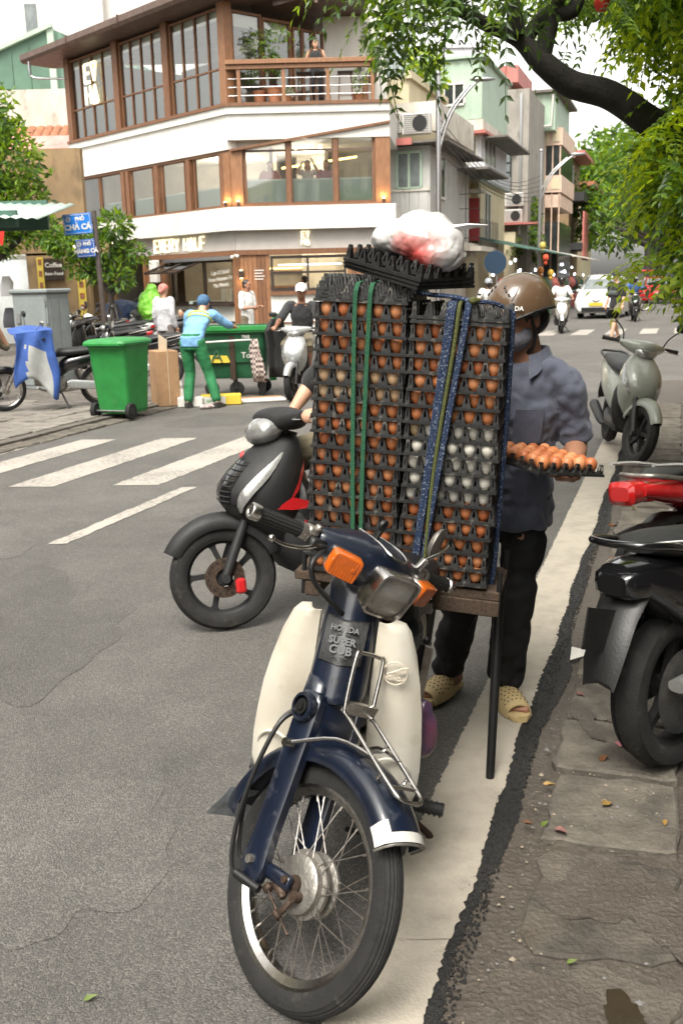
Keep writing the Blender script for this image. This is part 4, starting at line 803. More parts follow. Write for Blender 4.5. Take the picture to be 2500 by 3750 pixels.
m_eggd = mat('dirty_egg', (.55, .42, .24), .55, c2=(.16, .10, .05), ns=45)
TW, TH = .284, .0494
def tray_mesh(nx, ny, m, name='egg_tray', h=.040):
    """moulded tray, nx by ny cells: rim, cross bars with cell holes, hollow slotted posts at the nodes"""
    mb = MB(); W = TW/2; px, py = (TW-.018)/nx, (TW-.018)/ny
    for s in (-1, 1):
        mb.b2(s*W, s*(W-.011), -W, W, -.004, .0005); mb.b2(-W+.011, W-.011, s*W, s*(W-.011), -.004, .0005)
        mb.b2(s*W, s*(W+.003), -W-.003, W+.003, -.009, -.001); mb.b2(-W, W, s*W, s*(W+.003), -.0088, -.001)
    X = [-W+.009+i*px for i in range(nx+1)]; Y = [-W+.009+j*py for j in range(ny+1)]
    for x in X: mb.b2(x-.0045, x+.0045, -W+.01, W-.01, -.006, -.0005)
    for y in Y: mb.b2(-W+.01, W-.01, y-.0045, y+.0045, -.0062, -.0007)
    for x in X:
        for y in Y:
            bx, by, tx, ty = px*.31, py*.31, .0048, .0048
            if abs(x) > W-.012: bx *= .55
            if abs(y) > W-.012: by *= .55
            # corner pillars of the post, leaving a slot in each side, and a cap
            B = [(-bx, -by), (bx, -by), (bx, by), (-bx, by)]; T = [(-tx, -ty), (tx, -ty), (tx, ty), (-tx, ty)]
            for k in range(4):
                a, b = Vector((*B[k], 0)), Vector((*B[(k+1) % 4], 0)); c, d = Vector((*T[(k+1) % 4], h)), Vector((*T[k], h)); o = Vector((x, y, 0))
                lo, hi = .30, .78; f0, f1 = .34, .66
                def P(u, v): return o+(a.lerp(b, u)).lerp(d.lerp(c, u), v)
                g_ = [[P(u, v) for u in (0, f0, f1, 1)] for v in (0, lo, hi, 1)]
                vs = [p for r_ in g_ for p in r_]; fs_ = [(r_*4+q, r_*4+q+1, (r_+1)*4+q+1, (r_+1)*4+q) for r_ in range(3) for q in range(3) if not (r_ == 1 and q == 1)]
                mb.add(vs, fs_)
            mb.add([(x+p[0], y+p[1], h) for p in T], [(0, 1, 2, 3)])
    return mb.mesh(name, m)
T65 = tray_mesh(5, 6, m_tray); T56 = tray_mesh(6, 5, m_tray); T65o = tray_mesh(5, 6, m_trayold); T56o = tray_mesh(6, 5, m_trayold)
# 6 cells across the front = T65 (y has 6), 5 across = T56
def egg_mesh(m, k=1.):
    mb = MB(); n = 12; pr = []
    for i in range(n+1):
        t = math.pi*i/n; z = -math.cos(t); pr.append((.0221*k*math.sin(t)*(1+.12*z), .0262*k*z))
    pr[0] = (0, pr[0][1]); pr[-1] = (0, pr[-1][1]); mb.lathe(pr, 20); return mb.mesh('egg', m)
EGB = [egg_mesh(m, k) for m in m_egg for k in (1., .96)]; EGW = [egg_mesh(m, k) for m in m_eggw for k in (1, .96)]; EGC = [egg_mesh(m) for m in m_eggc]; EGD = egg_mesh(m_eggd)
LBL = {'b': ('brown hen egg showing at the edge of the stacked trays', 'brown eggs in the stacked trays'), 'w': ('white egg showing at the edge of the right hand tray stack', 'white eggs in the stacked trays'), 'c': ('pale cream egg in the left tray stack', 'cream eggs in the stacked trays')}
def put_egg(kind, M_, lab=None):
    me = rnd.choice({'b': EGB, 'w': EGW, 'c': EGC}[kind]); o = link(me, 'egg'); o.matrix_world = M_ @ Matrix.Rotation(rnd.uniform(-.12, .12), 4, 'X') @ Matrix.Rotation(rnd.uniform(-.12, .12), 4, 'Y') @ Matrix.Rotation(rnd.random()*6, 4, 'Z')
    a, b = lab or LBL[kind]; return tag(o, a, 'egg', b)
ORD = 'topmost second third fourth fifth sixth seventh eighth ninth tenth eleventh twelfth thirteenth fourteenth fifteenth sixteenth lowest'.split()
KN = {'b': 'brown', 'w': 'white', 'c': 'pale cream'}
def stack(yc, n, kinds, first6, side):
    for i in range(n):                      # i = 0 is the lowest layer
        lay = n-1-i; six = (lay % 2 == 0) == first6; z = i*TH+.008
        old = rnd.random() < .35
        M_ = STK @ Tm((-TW/2+rnd.uniform(-.004, .004), yc+rnd.uniform(-.005, .005), z), rnd.uniform(-.012, .012), rnd.uniform(-.008, .008))
        t = link((T65o if old else T65) if six else (T56o if old else T56), 'egg_tray'); t.matrix_world = M_
        od = ORD[lay] if lay in (0, 16) or n == 17 else ORD[lay]; od = 'lowest' if lay == n-1 else od; sdn = 'taller green-strapped' if yc < 0 else 'blue-roped'; kk = kinds[lay]
        od2 = od if od in ('topmost', 'lowest') else od+' from the top'
        tag(t, 'black tray of %s eggs, %s in the %s stack' % (KN[kk], od2, sdn), 'egg tray', 'egg trays in the %s stack' % sdn)
        nx, ny = (5, 6) if six else (6, 5); px, py = (TW-.018)/nx, (TW-.018)/ny; k = kinds[lay]
        for a in range(nx):
            for b in range(ny):
                front = a == nx-1; sd = b == ny-1 and side and a > nx-4
                if not (front or sd): continue
                x = -TW/2+.009+px*(a+.5); y = -TW/2+.009+py*(b+.5)
                o = put_egg(k, M_ @ Matrix.Translation((x, y, .0220)), ('%s egg in the tray %s in the %s stack' % (KN[k], od2, sdn), 'eggs in the tray %s of the %s stack' % (od, sdn)))
                if k == 'w' and lay == 6 and front and b == 0: o.data = EGD; tag(o, 'soiled brown-stained white egg in the right tray stack', 'egg'); o.pop('group', None)
stack(-.146, 17, 'bbbbcc'+'b'*11, False, False)
stack(.146, 16, 'b'*6+'w'*5+'b'*5, True, True)
# broken half shell stuck on a rim
# empty nested trays on top
for i in range(4):
    o = link(T65 if i % 2 else T65o, 'egg_tray'); o.matrix_world = STK @ Tm((-TW/2-.005*i, -.146+.004*i, 17*TH+.010+i*.011), R(-1.5+i), 0); tag(o, 'empty black egg tray nested over the green-strapped stack, %s of four' % ('lowest', 'second lowest', 'third', 'topmost')[i], 'egg tray', 'empty egg trays on the left stack')
for i in range(2):
    o = link(T65o, 'egg_tray'); o.matrix_world = STK @ Tm((-TW/2, .146, 16*TH+.010+i*.013), R(1-i), 0); tag(o, 'empty dusty egg tray over the blue-roped stack, %s of the pair' % ('lower', 'upper')[i], 'egg tray', 'empty egg trays on the right stack')
TT = STK @ Tm((-TW/2-.0, -.030, 17*TH+.088), R(-28), R(-11), R(2))
for i in range(3):
    o = link(T56, 'egg_tray'); o.matrix_world = TT @ Tm((.004*i, 0, i*.012), R(i*1.5)); tag(o, 'empty black egg tray tilted under the white bag, %s of three' % ('lowest', 'middle', 'uppermost')[i], 'egg tray', 'tilted empty egg trays under the bag')
# white plastic bag with something red inside
mb = MB(TT); mb.ell((-.005, .020, .108), (.118, .125, .070), 24, 16); mb.ell((.0, .085, .085), (.095, .085, .060), 20, 14); mb.ell((.035, -.065, .092), (.075, .060, .045), 20, 14); mb.ell((-.02, .015, .150), (.085, .090, .045), 18, 12); mb.ell((-.02, .10, .125), (.05, .05, .05), 14, 10)
m_bag = mat('white_polythene', (.52, .51, .50), .35, n=.05, ns=9, bump=.6, bs=9, coat=.4); N_, L_, b_ = nodes_of(m_bag)
b_.inputs['Subsurface Weight'].default_value = .2; b_.inputs['Subsurface Radius'].default_value = (.03, .02, .02)
geo = N_.new('ShaderNodeTexCoord'); sm_ = N_.new('ShaderNodeVectorMath'); sm_.operation = 'DISTANCE'; sm_.inputs[1].default_value = tuple(TT @ Vector((.10, .075, .070))); L_.new(geo.outputs['Object'], sm_.inputs[0])
nz = N_.new('ShaderNodeTexNoise'); nz.inputs['Scale'].default_value = 14; L_.new(geo.outputs['Object'], nz.inputs['Vector']); ma = N_.new('ShaderNodeMath'); ma.operation = 'MULTIPLY_ADD'; ma.inputs[1].default_value = .06; L_.new(nz.outputs['Fac'], ma.inputs[0]); L_.new(sm_.outputs['Value'], ma.inputs[2])
rp = N_.new('ShaderNodeValToRGB'); e = rp.color_ramp.elements; e[0].position = .055; e[0].color = (.46, .075, .065, 1); e[1].position = .135; e[1].color = (.52, .51, .50, 1); q = e.new(.09); q.color = (.50, .21, .19, 1)
vo = N_.new('ShaderNodeTexVoronoi'); vo.inputs['Scale'].default_value = 17; L_.new(geo.outputs['Object'], vo.inputs['Vector']); bq = N_.new('ShaderNodeBump'); bq.inputs['Strength'].default_value = .55; bq.inputs['Distance'].default_value = .02; L_.new(vo.outputs['Distance'], bq.inputs['Height']); L_.new(bq.outputs[0], b_.inputs['Normal'])
L_.new(ma.outputs[0], rp.inputs['Fac']); L_.new(rp.outputs['Color'], b_.inputs['Base Color'])
bg_ = remesh(mb, .006, 4, name='plastic_bag', mats=m_bag, disp=(.010, .05, 2)); tag(bg_, 'bulging white plastic bag with a red patch on the topmost tilted tray', 'bag')
mb = MB(TT); mb.loft([[Vector((-.02, .09, .14)), Vector((.0, .09, .155)), Vector((-.01, .095, .168))], [Vector((-.03, .155, .168)), Vector((-.02, .16, .182)), Vector((-.03, .155, .186))], [Vector((-.04, .215, .19)), Vector((-.038, .217, .193)), Vector((-.04, .215, .194))]], True, True); mb.build('bag_handle', m_bag, bg_)
# straps, in the frame of the stacks
m_green = mat('green_webbing', (.012, .085, .038), .8, bump=.6, bs=300); m_olive = mat('olive_rope', (.075, .085, .02), .85, bump=.6, bs=200)
m_rope = mat('blue_rope', (.006, .020, .062), .7, bump=.7, bs=220, spk=.75, spc=(.32, .36, .40), sps=170)
def strap(pts, w, t, m, name, lab, grp=None, cat='strap'):
    mb = MB(STK); P, _ = catmull([Vector(p) for p in pts], [1]*len(pts), 6)
    secs = []
    for i, p in enumerate(P):
        d = (P[min(i+1, len(P)-1)]-P[max(i-1, 0)]).normalized(); up = Vector((1, 0, 0)) if abs(d.x) < .75 else Vector((0, 0, 1)); y = up.cross(d).normalized(); z = d.cross(y)
        secs.append([p+y*a*w/2+z*b*t/2 for a, b in ((1, 1), (-1, 1), (-1, -1), (1, -1))])
    mb.loft(secs, True, True, False); return tag(mb.build(name, m), lab, cat, grp)
ztop = 17*TH+.052
strap([(-.27, -.155, ztop-.1), (-.2, -.155, ztop+.01), (-.05, -.158, ztop+.01), (.007, -.160, ztop-.005), (.013, -.162, ztop-.09), (.013, -.152, .45), (.010, -.135, .07), (-.02, -.13, -.02)], .013, .004, m_green, 'webbing_strap', 'green webbing strap down the front of the left egg stack, nearer the wheel-side edge', None)
strap([(-.27, -.105, ztop-.1), (-.2, -.108, ztop+.01), (-.05, -.112, ztop+.01), (.007, -.116, ztop-.005), (.013, -.118, ztop-.09), (.013, -.118, .45), (.010, -.112, .09), (-.02, -.11, -.02)], .013, .004, m_green, 'webbing_strap', 'green webbing strap down the left egg stack, nearer the gap between stacks', None)
zt = 16*TH+.055
def ropes(top, bot, n, lab):
    e_ = empty('rope_bundle', label=lab, cat='rope')
    for k in range(n):
        o = (k-(n-1)/2)*.0085; mb = MB(STK); mb.tube([(-.28, top+o, zt-.06), (-.2, top+o, zt+.008), (-.03, top+o, zt+.01), (.008, top+o*.9, zt-.01), (.015, top+(bot-top)*.12+o*.9, zt-.12), (.017, top+(bot-top)*.6+o*.75, .36), (.016, bot+o*.6, .03), (.0, bot+o*.6, -.04)], .0062, 7, sub=6); mb.build('rope_strand', m_rope, e_)
ropes(.125, .062, 3, 'blue flecked rope bundle down the front of the right egg stack')
ropes(.172, .084, 2, 'narrow blue flecked rope pair slanting from the knot on the right stack')
mb = MB(STK); mb.tube([(-.2, .148, zt+.008), (-.03, .148, zt+.012), (.010, .147, zt-.01), (.018, .14, zt-.12), (.019, .105, .36), (.018, .092, .03), (.0, .09, -.05)], .006, 7, sub=6); tag(mb.build('olive_rope', m_olive), 'olive green rope between the blue ropes on the right stack', 'rope')
mb = MB(STK); mb.ell((.0, .185, zt+.018), (.011, .013, .011), 10, 8); mb.ell((-.005, .195, zt+.02), (.008, .011, .008), 8, 6); tag(mb.build('rope_knot', m_olive), 'small olive knot on top of the right egg stack', 'rope')
mb = MB(STK)
for k in range(3): mb.tube([(.0-.02*k, .19, zt+.012), (-.03-.02*k, .12, zt+.025), (-.06-.02*k, .02, zt+.03), (-.08-.02*k, -.03, zt+.055)], .0065, 7, sub=5)
for k in range(2): mb.tube([(-.02-.02*k, .18, zt+.014), (-.05-.015*k, .24, zt+.012), (-.09, .288, zt-.01)], .0065, 7, sub=5)
tag(mb.build('rope_loops', m_rope), 'blue flecked rope wound across the top of the right stack', 'rope')
mb = MB(STK); mb.tube([(-.09, .295, zt-.01), (-.10, .300, zt-.3), (-.10, .300, .3), (-.10, .298, .05), (-.08, .29, -.06)], .0085, 8, sub=5); tag(mb.build('side_rope', m_rope), 'dark blue rope down the outer side of the right egg stack', 'rope')
# ================================================================== people
m_skin = mat('skin', (.30, .145, .088), .5, n=.12, ns=12, bump=.08, bs=120); m_skinl = mat('skin_light', (.52, .29, .19), .5, n=.12, ns=12)
m_hair = mat('black_hair', (.012, .010, .009), .45, bump=.5, bs=60, str3=(1, 1, .2))
m_sole = mat('dark_shoe', (.03, .028, .026), .6)
def cloth(name, c, n=.16, ns=8, b=.5): return mat(name, c, .85, n=n, ns=ns, bump=b, bs=26, det=6, sheen=.15)
def chain(mb, pts, rs, sub=4, flat=None):
    P, r = catmull([Vector(p) for p in pts], list(rs), sub) if sub else ([Vector(p) for p in pts], list(rs))
    mb.tube(P, r, 12, flat=flat); mb.ell(P[0], (r[0],)*3, 12, 8); mb.ell(P[-1], (r[-1],)*3, 12, 8)
def oval(c, fx, fy, a, b, n=18, p=2.3): c = Vector(c); return [c+Vector(fx)*u+Vector(fy)*v for u, v in rsec(a, b, n, p)]
def torso(mb, secs, fwd, left, n=18):
    """secs: (centre, half depth, half width)"""
    mb.loft([oval(c, fwd, left, a, b, n) for c, a, b in secs], True, True, True)
def hand(mb, w, d, up, s=1., curl=.5, side=1, open_=1.):
    """palm with four fingers and a thumb; w wrist, d pointing direction, up back of the hand"""
    w, d, up = Vector(w), Vector(d).normalized(), Vector(up).normalized(); x = d.cross(up).normalized()*side; up = x.cross(d).normalized()*side
    pc = w+d*.045*s; mb.loft([[w+d*t*s+x*a*s+up*b*s for a, b in rsec(hw, .013, 12, 3)] for t, hw in ((-.01, .022), (.02, .032), (.06, .040), (.088, .041))], True, True, True)
    for k, (o, L_) in enumerate(((-.031, .062), (-.010, .072), (.011, .068), (.031, .054))):
        b = w+d*.083*s+x*o*s; p1 = b+(d*math.cos(curl*.6)-up*math.sin(curl*.6))*L_*.42*s; p2 = p1+(d*math.cos(curl*1.5)-up*math.sin(curl*1.5))*L_*.33*s; p3 = p2+(d*math.cos(curl*2.3)-up*math.sin(curl*2.3))*L_*.26*s
        chain(mb, [b, p1, p2, p3], [.0095*s, .009*s, .0082*s, .007*s], 0)
    b = w+d*.02*s-x*.03*s; chain(mb, [b, b+(d*.6-x*.7-up*.25)*.04*s, b+(d*.95-x*.85-up*.45)*.066*s], [.013*s, .011*s, .0085*s], 0)
def head(mb, c, f, s=1., nose=True, up=(0, 0, 1)):
    """skull, jaw, nose, ears; f facing direction"""
    c = Vector(c); f = Vector(f).normalized(); l = Vector(up).cross(f).normalized(); u = f.cross(l).normalized(); rot = Matrix((f, l, u)).transposed()
    P = lambda a, b, d: c+f*a*s+l*b*s+u*d*s
    mb.ell(P(-.012, 0, .030), (.097*s, .077*s, .090*s), 20, 14, rot); mb.ell(P(.030, 0, -.030), (.064*s, .062*s, .080*s), 18, 12, rot); mb.ell(P(.055, 0, -.082), (.030*s, .032*s, .026*s), 12, 8, rot)
    mb.ell(P(.094, 0, -.018), (.018*s, .013*s, .022*s), 10, 8, rot); mb.ell(P(.078, 0, .030), (.020*s, .050*s, .014*s), 12, 8, rot); mb.ell(P(.082, 0, -.060), (.014*s, .024*s, .012*s), 10, 6, rot)
    for q in (-1, 1): mb.ell(P(-.008, q*.076, -.005), (.020*s, .010*s, .032*s), 10, 8, rot); mb.ell(P(.05, q*.042, -.022), (.026*s, .022*s, .022*s), 10, 8, rot)
    return rot, P
def eyes(P, rot, parent, s=1.):
    mb = MB(); [mb.ell(P(.078, q*.032, .008), (.011*s, .013*s, .006*s), 8, 6, rot) for q in (-1, 1)]; [mb.ell(P(.086, q*.032, .028), (.006*s, .02*s, .004*s), 8, 6, rot) for q in (-1, 1)]; mb.build('eyes', m_hair, parent)
def person(label, J, o, M=None, vox=.014, group=None, hs=1.):
    """J joints (x forward, y left, z up); o outfit dict: shirt, sleeve (0..1), trousers, leg (0..1), shoe, skin, hair, cap"""
    root = empty('person', label=label, cat='person', group=group)
    if M is not None: root.matrix_world = M
    V = {k: Vector(v) for k, v in J.items()}; sk = o.get('skin', m_skin); k = hs
    pel, che, nk, hd = V['pelvis'], V['chest'], V['neck'], V['head']; hf = V.get('face', Vector((1, 0, 0))); bl = (V['sh_l']-V['sh_r']).normalized(); bf = bl.cross(Vector((0, 0, 1))).normalized(); pl = (V['hip_l']-V['hip_r']).normalized(); pf = pl.cross(Vector((0, 0, 1))).normalized()
    mb = MB(); rot, P = head(mb, hd, hf, k*.98, up=V.get('hup', Vector((0, 0, 1)))); chain(mb, [nk-Vector((0, 0, .02)), nk.lerp(hd, .5), hd-Vector((0, 0, .05*k))], [.058*k, .054*k, .056*k], 3)
    torso(mb, [(pel-Vector((0, 0, .06*k)), .09*k, .14*k), (pel, .095*k, .15*k), (pel.lerp(che, .5), .085*k, .125*k), (che, .10*k, .15*k), (nk-Vector((0, 0, .04*k)), .07*k, .12*k), (nk, .045*k, .05*k)], bf, bl)
    for s_ in 'lr':
        sh, el, wr = V['sh_'+s_], V['el_'+s_], V['wr_'+s_]; chain(mb, [sh, sh.lerp(el, .4), el, el.lerp(wr, .35), wr], [.052*k, .047*k, .038*k, .040*k, .026*k], 3)
        d = V.get('hd_'+s_) or (wr-el).normalized(); upv = V.get('hu_'+s_) or (Vector((0, 0, 1)) if abs(d.z) < .8 else Vector((1, 0, 0))); hand(mb, wr, d, upv, k*.95, o.get('curl', .6), 1 if s_ == 'l' else -1)
        hp, kn, an = V['hip_'+s_], V['kn_'+s_], V['an_'+s_]; chain(mb, [hp, hp.lerp(kn, .4), kn, kn.lerp(an, .3), an], [.085*k, .078*k, .053*k, .056*k, .034*k], 3)
        td = V.get('toe_'+s_) or Vector((1, 0, 0)); td = td.normalized(); chain(mb, [an-td*.03*k-Vector((0, 0, .03*k)), an+td*.07*k-Vector((0, 0, .045*k)), an+td*.15*k-Vector((0, 0, .055*k))], [.034*k, .032*k, .022*k], 3)
    body = remesh(mb, vox, 3, name='body', mats=sk, parent=root); eyes(P, rot, root, k) if vox < .013 and not o.get('noeyes') else None
    if o.get('shirt'):
        mb = MB(); torso(mb, [(pel-Vector((0, 0, .02*k))+Vector((0, 0, -o.get('hem', .10)*k)), .118*k, .172*k), (pel+Vector((0, 0, .05*k)), .118*k, .168*k), (pel.lerp(che, .5), .112*k, .152*k), (che, .125*k, .172*k), (che.lerp(nk, .6), .10*k, .155*k), (nk-Vector((0, 0, .012*k)), .066*k, .080*k)], bf, bl)
        for s_ in 'lr':
            sh, el, wr = V['sh_'+s_], V['el_'+s_], V['wr_'+s_]; sl = o.get('sleeve', .5)
            if sl > .55: chain(mb, [sh-(sh-nk)*.25, sh, sh.lerp(el, .5), el, el.lerp(wr, .5), el.lerp(wr, min(.97, (sl-.5)*2))], [.062*k, .068*k, .062*k, .054*k, .050*k, .044*k], 3)
            elif sl > .05: chain(mb, [sh-(sh-nk)*.25, sh, sh.lerp(el, .5), sh.lerp(el, min(.95, sl*2))], [.062*k, .070*k, .068*k, .068*k], 3)
            else: chain(mb, [sh-(sh-nk)*.4, sh-(sh-nk)*.1], [.06*k, .055*k], 0)
        remesh(mb, max(vox*.9, .010), 3, name='shirt', mats=o['shirt'], parent=root, disp=(.014, .07))
    if o.get('trousers'):
        mb = MB(); torso(mb, [(pel-Vector((0, 0, .12*k)), .10*k, .155*k), (pel-Vector((0, 0, .02)), .108*k, .162*k), (pel+Vector((0, 0, .06*k)), .105*k, .155*k), (pel+Vector((0, 0, .09*k)), .10*k, .145*k)], pf, pl); lg = o.get('leg', 1.)
        for s_ in 'lr':
            hp, kn, an = V['hip_'+s_], V['kn_'+s_], V['an_'+s_]
            if lg > .55: e = kn.lerp(an, (lg-.5)*2*.94); chain(mb, [hp, hp.lerp(kn, .45), kn, kn.lerp(e, .5), e], [.098*k, .088*k, .072*k, .070*k, .066*k], 3)
            else: e = hp.lerp(kn, lg*2); chain(mb, [hp, hp.lerp(e, .5), e], [.10*k, .094*k, .088*k], 3)
        remesh(mb, max(vox*.9, .010), 3, name='trousers', mats=o['trousers'], parent=root, disp=(.012, .08))
    if o.get('shoe'):
        for s_ in 'lr':
            an = V['an_'+s_]; td = (V.get('toe_'+s_) or Vector((1, 0, 0))).normalized(); sd_ = Vector((-td.y, td.x, 0)); mb = MB()
            mb.loft([[an+td*t*k+sd_*a*k+Vector((0, 0, z*k)) for a, z in ((-w, -.082), (-w, -.05), (-w*.7, zt), (w*.7, zt), (w, -.05), (w, -.082))] for t, w, zt in ((-.07, .025, -.02), (-.05, .038, -.0), (.03, .042, -.01), (.10, .046, -.035), (.16, .040, -.045), (.185, .025, -.055))], True, True, True); mb.build('shoe', o['shoe'], root)
    hw = o.get('head', 'hair')
    mb = MB()
    if hw == 'hair': mb.ell(P(-.030, 0, .050), (.096*k, .084*k, .084*k), 18, 12, rot); mb.ell(P(-.050, 0, .01), (.070*k, .081*k, .085*k), 16, 10, rot); remesh(mb, .010, 2, name='hair', mats=o.get('hairm', m_hair), parent=root)
    elif hw == 'long': mb.ell(P(-.030, 0, .050), (.096*k, .086*k, .086*k), 18, 12, rot); mb.ell(P(-.045, 0, -.05), (.07*k, .085*k, .14*k), 16, 12, rot); remesh(mb, .010, 2, name='hair', mats=m_hair, parent=root)
    elif hw in ('cap', 'scarf'):
        mb.ell(P(-.012, 0, .045), (.108*k, .090*k, .085*k), 20, 10, rot, v1=.55); mb.ell(P(-.045, 0, .015), (.078*k, .082*k, .07*k), 14, 10, rot)
        if hw == 'cap': mb.loft([[P(.07+t*.12, y*(.07-.02*t), .050-.012*t-.02*y*y+dz) for y in (-1, -.5, 0, .5, 1)]+[P(.07+t*.12, y*(.07-.02*t), .046-.012*t-.02*y*y+dz) for y in (1, .5, 0, -.5, -1)] for t, dz in ((0, 0), (.5, 0), (1, -.002))], True, True)
        else: mb.ell(P(-.10, 0, -.02), (.03*k, .05*k, .05*k), 10, 8, rot)
        mb.build('cap' if hw == 'cap' else 'headscarf', o['capm'], root)
    elif hw == 'helmet':
        mb.ell(P(-.015, 0, .035), (.128*k, .112*k, .115*k), 22, 12, rot, v1=.58); mb.loft([[P(.09+t*.06, y*.09, .045-.012*t-.015*y*y) for y in (-1, -.5, 0, .5, 1)]+[P(.09+t*.06, y*.09, .039-.012*t-.015*y*y) for y in (1, .5, 0, -.5, -1)] for t in (0, 1)], True, True); hm = mb.build('helmet', o['capm'], root)
        mb = MB(); mb.tube([P(.02, .09*k, .0), P(.04, .07*k, -.07), P(.05, 0, -.115), P(.04, -.07*k, -.07), P(.02, -.09*k, .0)], .007*k, 6, sub=3); mb.build('chin_strap', m_black, hm)
    if o.get('mask'):
        mb = MB(); mb.ell(P(.058, 0, -.055), (.052*k, .068*k, .050*k), 16, 10, rot); mb.build('face_mask', o['mask'], root)
    return root, P, rot
def stand(h=1.7, lean=0., feet=.11, stride=0., arms=None):
    k = h/1.7; J = dict(pelvis=(0, 0, .92*k), chest=(lean*.4, 0, 1.22*k), neck=(lean*.75, 0, 1.43*k), head=(lean+.02, 0, 1.575*k), sh_l=(lean*.65, .185*k, 1.385*k), sh_r=(lean*.65, -.185*k, 1.385*k), el_l=(lean*.5-.03, .225*k, 1.11*k), el_r=(lean*.5-.03, -.225*k, 1.11*k), wr_l=(lean*.5+.05, .235*k, .87*k), wr_r=(lean*.5+.05, -.235*k, .87*k),
         hip_l=(0, .09*k, .88*k), hip_r=(0, -.09*k, .88*k), kn_l=(.02+stride*.5, feet, .48*k), kn_r=(.02-stride*.3, -feet, .48*k), an_l=(stride, feet, .085*k), an_r=(-stride, -feet, .085*k))
    return J
# ------------------------------------------------------------------ the egg seller
m_shirt = mat('grey_blue_shirt', (.082, .090, .125), .85, n=.14, ns=10, bump=.4, bs=30, det=6, sheen=.2); m_trous = mat('black_trousers', (.0055, .0055, .007), .8, n=.3, ns=8, bump=.3, bs=24)
m_helm = mat('brown_helmet_paint', (.115, .070, .040), .22, n=.15, ns=10, coat=.7, spk=.22, spc=(.30, .24, .18), sps=22)
m_maskg = mat('grey_mask_cloth', (.17, .17, .20), .9, bump=.5, bs=150); m_slip = mat('cream_slipper', (.50, .38, .19), .55, n=.15, ns=14)
seller = empty('person', label='man in grey blue shirt, brown helmet and mask holding a full egg tray', cat='person'); F_ = Vector((-.50, -.866, 0)); Lf = Vector((.866, -.5, 0))
pel, che, nk = Vector((.60, 3.57, .86)), Vector((.625, 3.53, 1.13)), Vector((.655, 3.50, 1.335)); hc = Vector((.622, 3.47, 1.468)); hf = Vector((-.80, -.50, -.34)); hup = Vector((-.28, -.22, .95))
shl, shr = Vector((.785, 3.43, 1.245)), Vector((.485, 3.60, 1.26)); ell_, wrl = Vector((.838, 3.50, 1.03)), Vector((.775, 3.28, .955)); elr, wrr = Vector((.42, 3.72, 1.06)), Vector((.36, 3.56, .93))
anl, anr = Vector((.61, 3.575, .10)), Vector((.405, 3.69, .10)); knl, knr = Vector((.635, 3.52, .47)), Vector((.455, 3.60, .47)); hpl, hpr = pel+Lf*.085-Vector((0, 0, .03)), pel-Lf*.085-Vector((0, 0, .03)); tl, tr_ = Vector((.17, -.98, 0)), Vector((-.63, -.77, 0))
mb = MB(); rot, P = head(mb, hc, hf, .98, up=hup); chain(mb, [nk-Vector((0, 0, .02)), nk.lerp(hc, .5), hc-Vector((0, 0, .05))], [.062, .056, .056], 3); torso(mb, [(pel, .095, .15), (che, .10, .15), (nk-Vector((0, 0, .06)), .06, .09), (nk, .048, .052)], F_, Lf)
for sh, el, wr, s_ in ((shl, ell_, wrl, 1), (shr, elr, wrr, -1)): chain(mb, [sh.lerp(el, .12), sh.lerp(el, .4), el, el.lerp(wr, .35), wr], [.040, .044, .040, .042, .028], 4)
hand(mb, wrl, Vector((-.35, -.93, .05)), Vector((.1, 0, -1)), 1., .12, 1); hand(mb, wrr, Vector((.5, -.8, -.1)), Vector((0, 0, 1)), 1., .6, -1)
for hp, kn, an, td in ((hpl, knl, anl, tl), (hpr, knr, anr, tr_)):
    chain(mb, [hp, hp.lerp(kn, .4), kn, kn.lerp(an, .3), an], [.085, .078, .053, .056, .036], 3); sd_ = Vector((-td.y, td.x, 0)); chain(mb, [an-td*.045-Vector((0, 0, .040)), an+td*.03-Vector((0, 0, .035)), an+td*.10-Vector((0, 0, .045))], [.036, .036, .032], 3)
    for k, o_ in enumerate((-.026, -.008, .008, .022, .034)): q = an+td*(.10)+sd_*o_*(1 if td is tl else -1)*-1-Vector((0, 0, .055)); chain(mb, [q, q+td*(.062-.007*k)], [.0145-.0015*k if k else .0165, .0125-.0012*k if k else .0145], 0)
remesh(mb, .0065, 2, name='body', mats=m_skin, parent=seller); eyes(P, rot, seller)
mb = MB(); torso(mb, [(pel-Vector((.0, .0, .135)), .140, .182), (pel-Vector((0, 0, .02)), .134, .176), (pel.lerp(che, .5), .112, .156), (che, .112, .162), (che.lerp(nk, .55), .092, .140), (nk-Vector((0, 0, .015)), .072, .085)], F_, Lf)
for sh, el in ((shl, ell_), (shr, elr)): P_, r_ = catmull([sh-(sh-nk)*.35+Vector((0, 0, -.01)), sh, sh.lerp(el, .45), sh.lerp(el, .92)], [.050, .054, .058, .062], 4); mb.tube(P_, r_, 16); mb.ell(P_[0], (.05,)*3, 12, 8); chain(mb, [nk-Vector((0, 0, .035)), nk.lerp(sh, .55)+Vector((0, 0, .0)), sh+Vector((0, 0, -.004))], [.058, .056, .05], 3)
shirt_o = remesh(mb, .0065, 6, name='shirt', mats=m_shirt, parent=seller, disp=(.010, .075, 'M'))
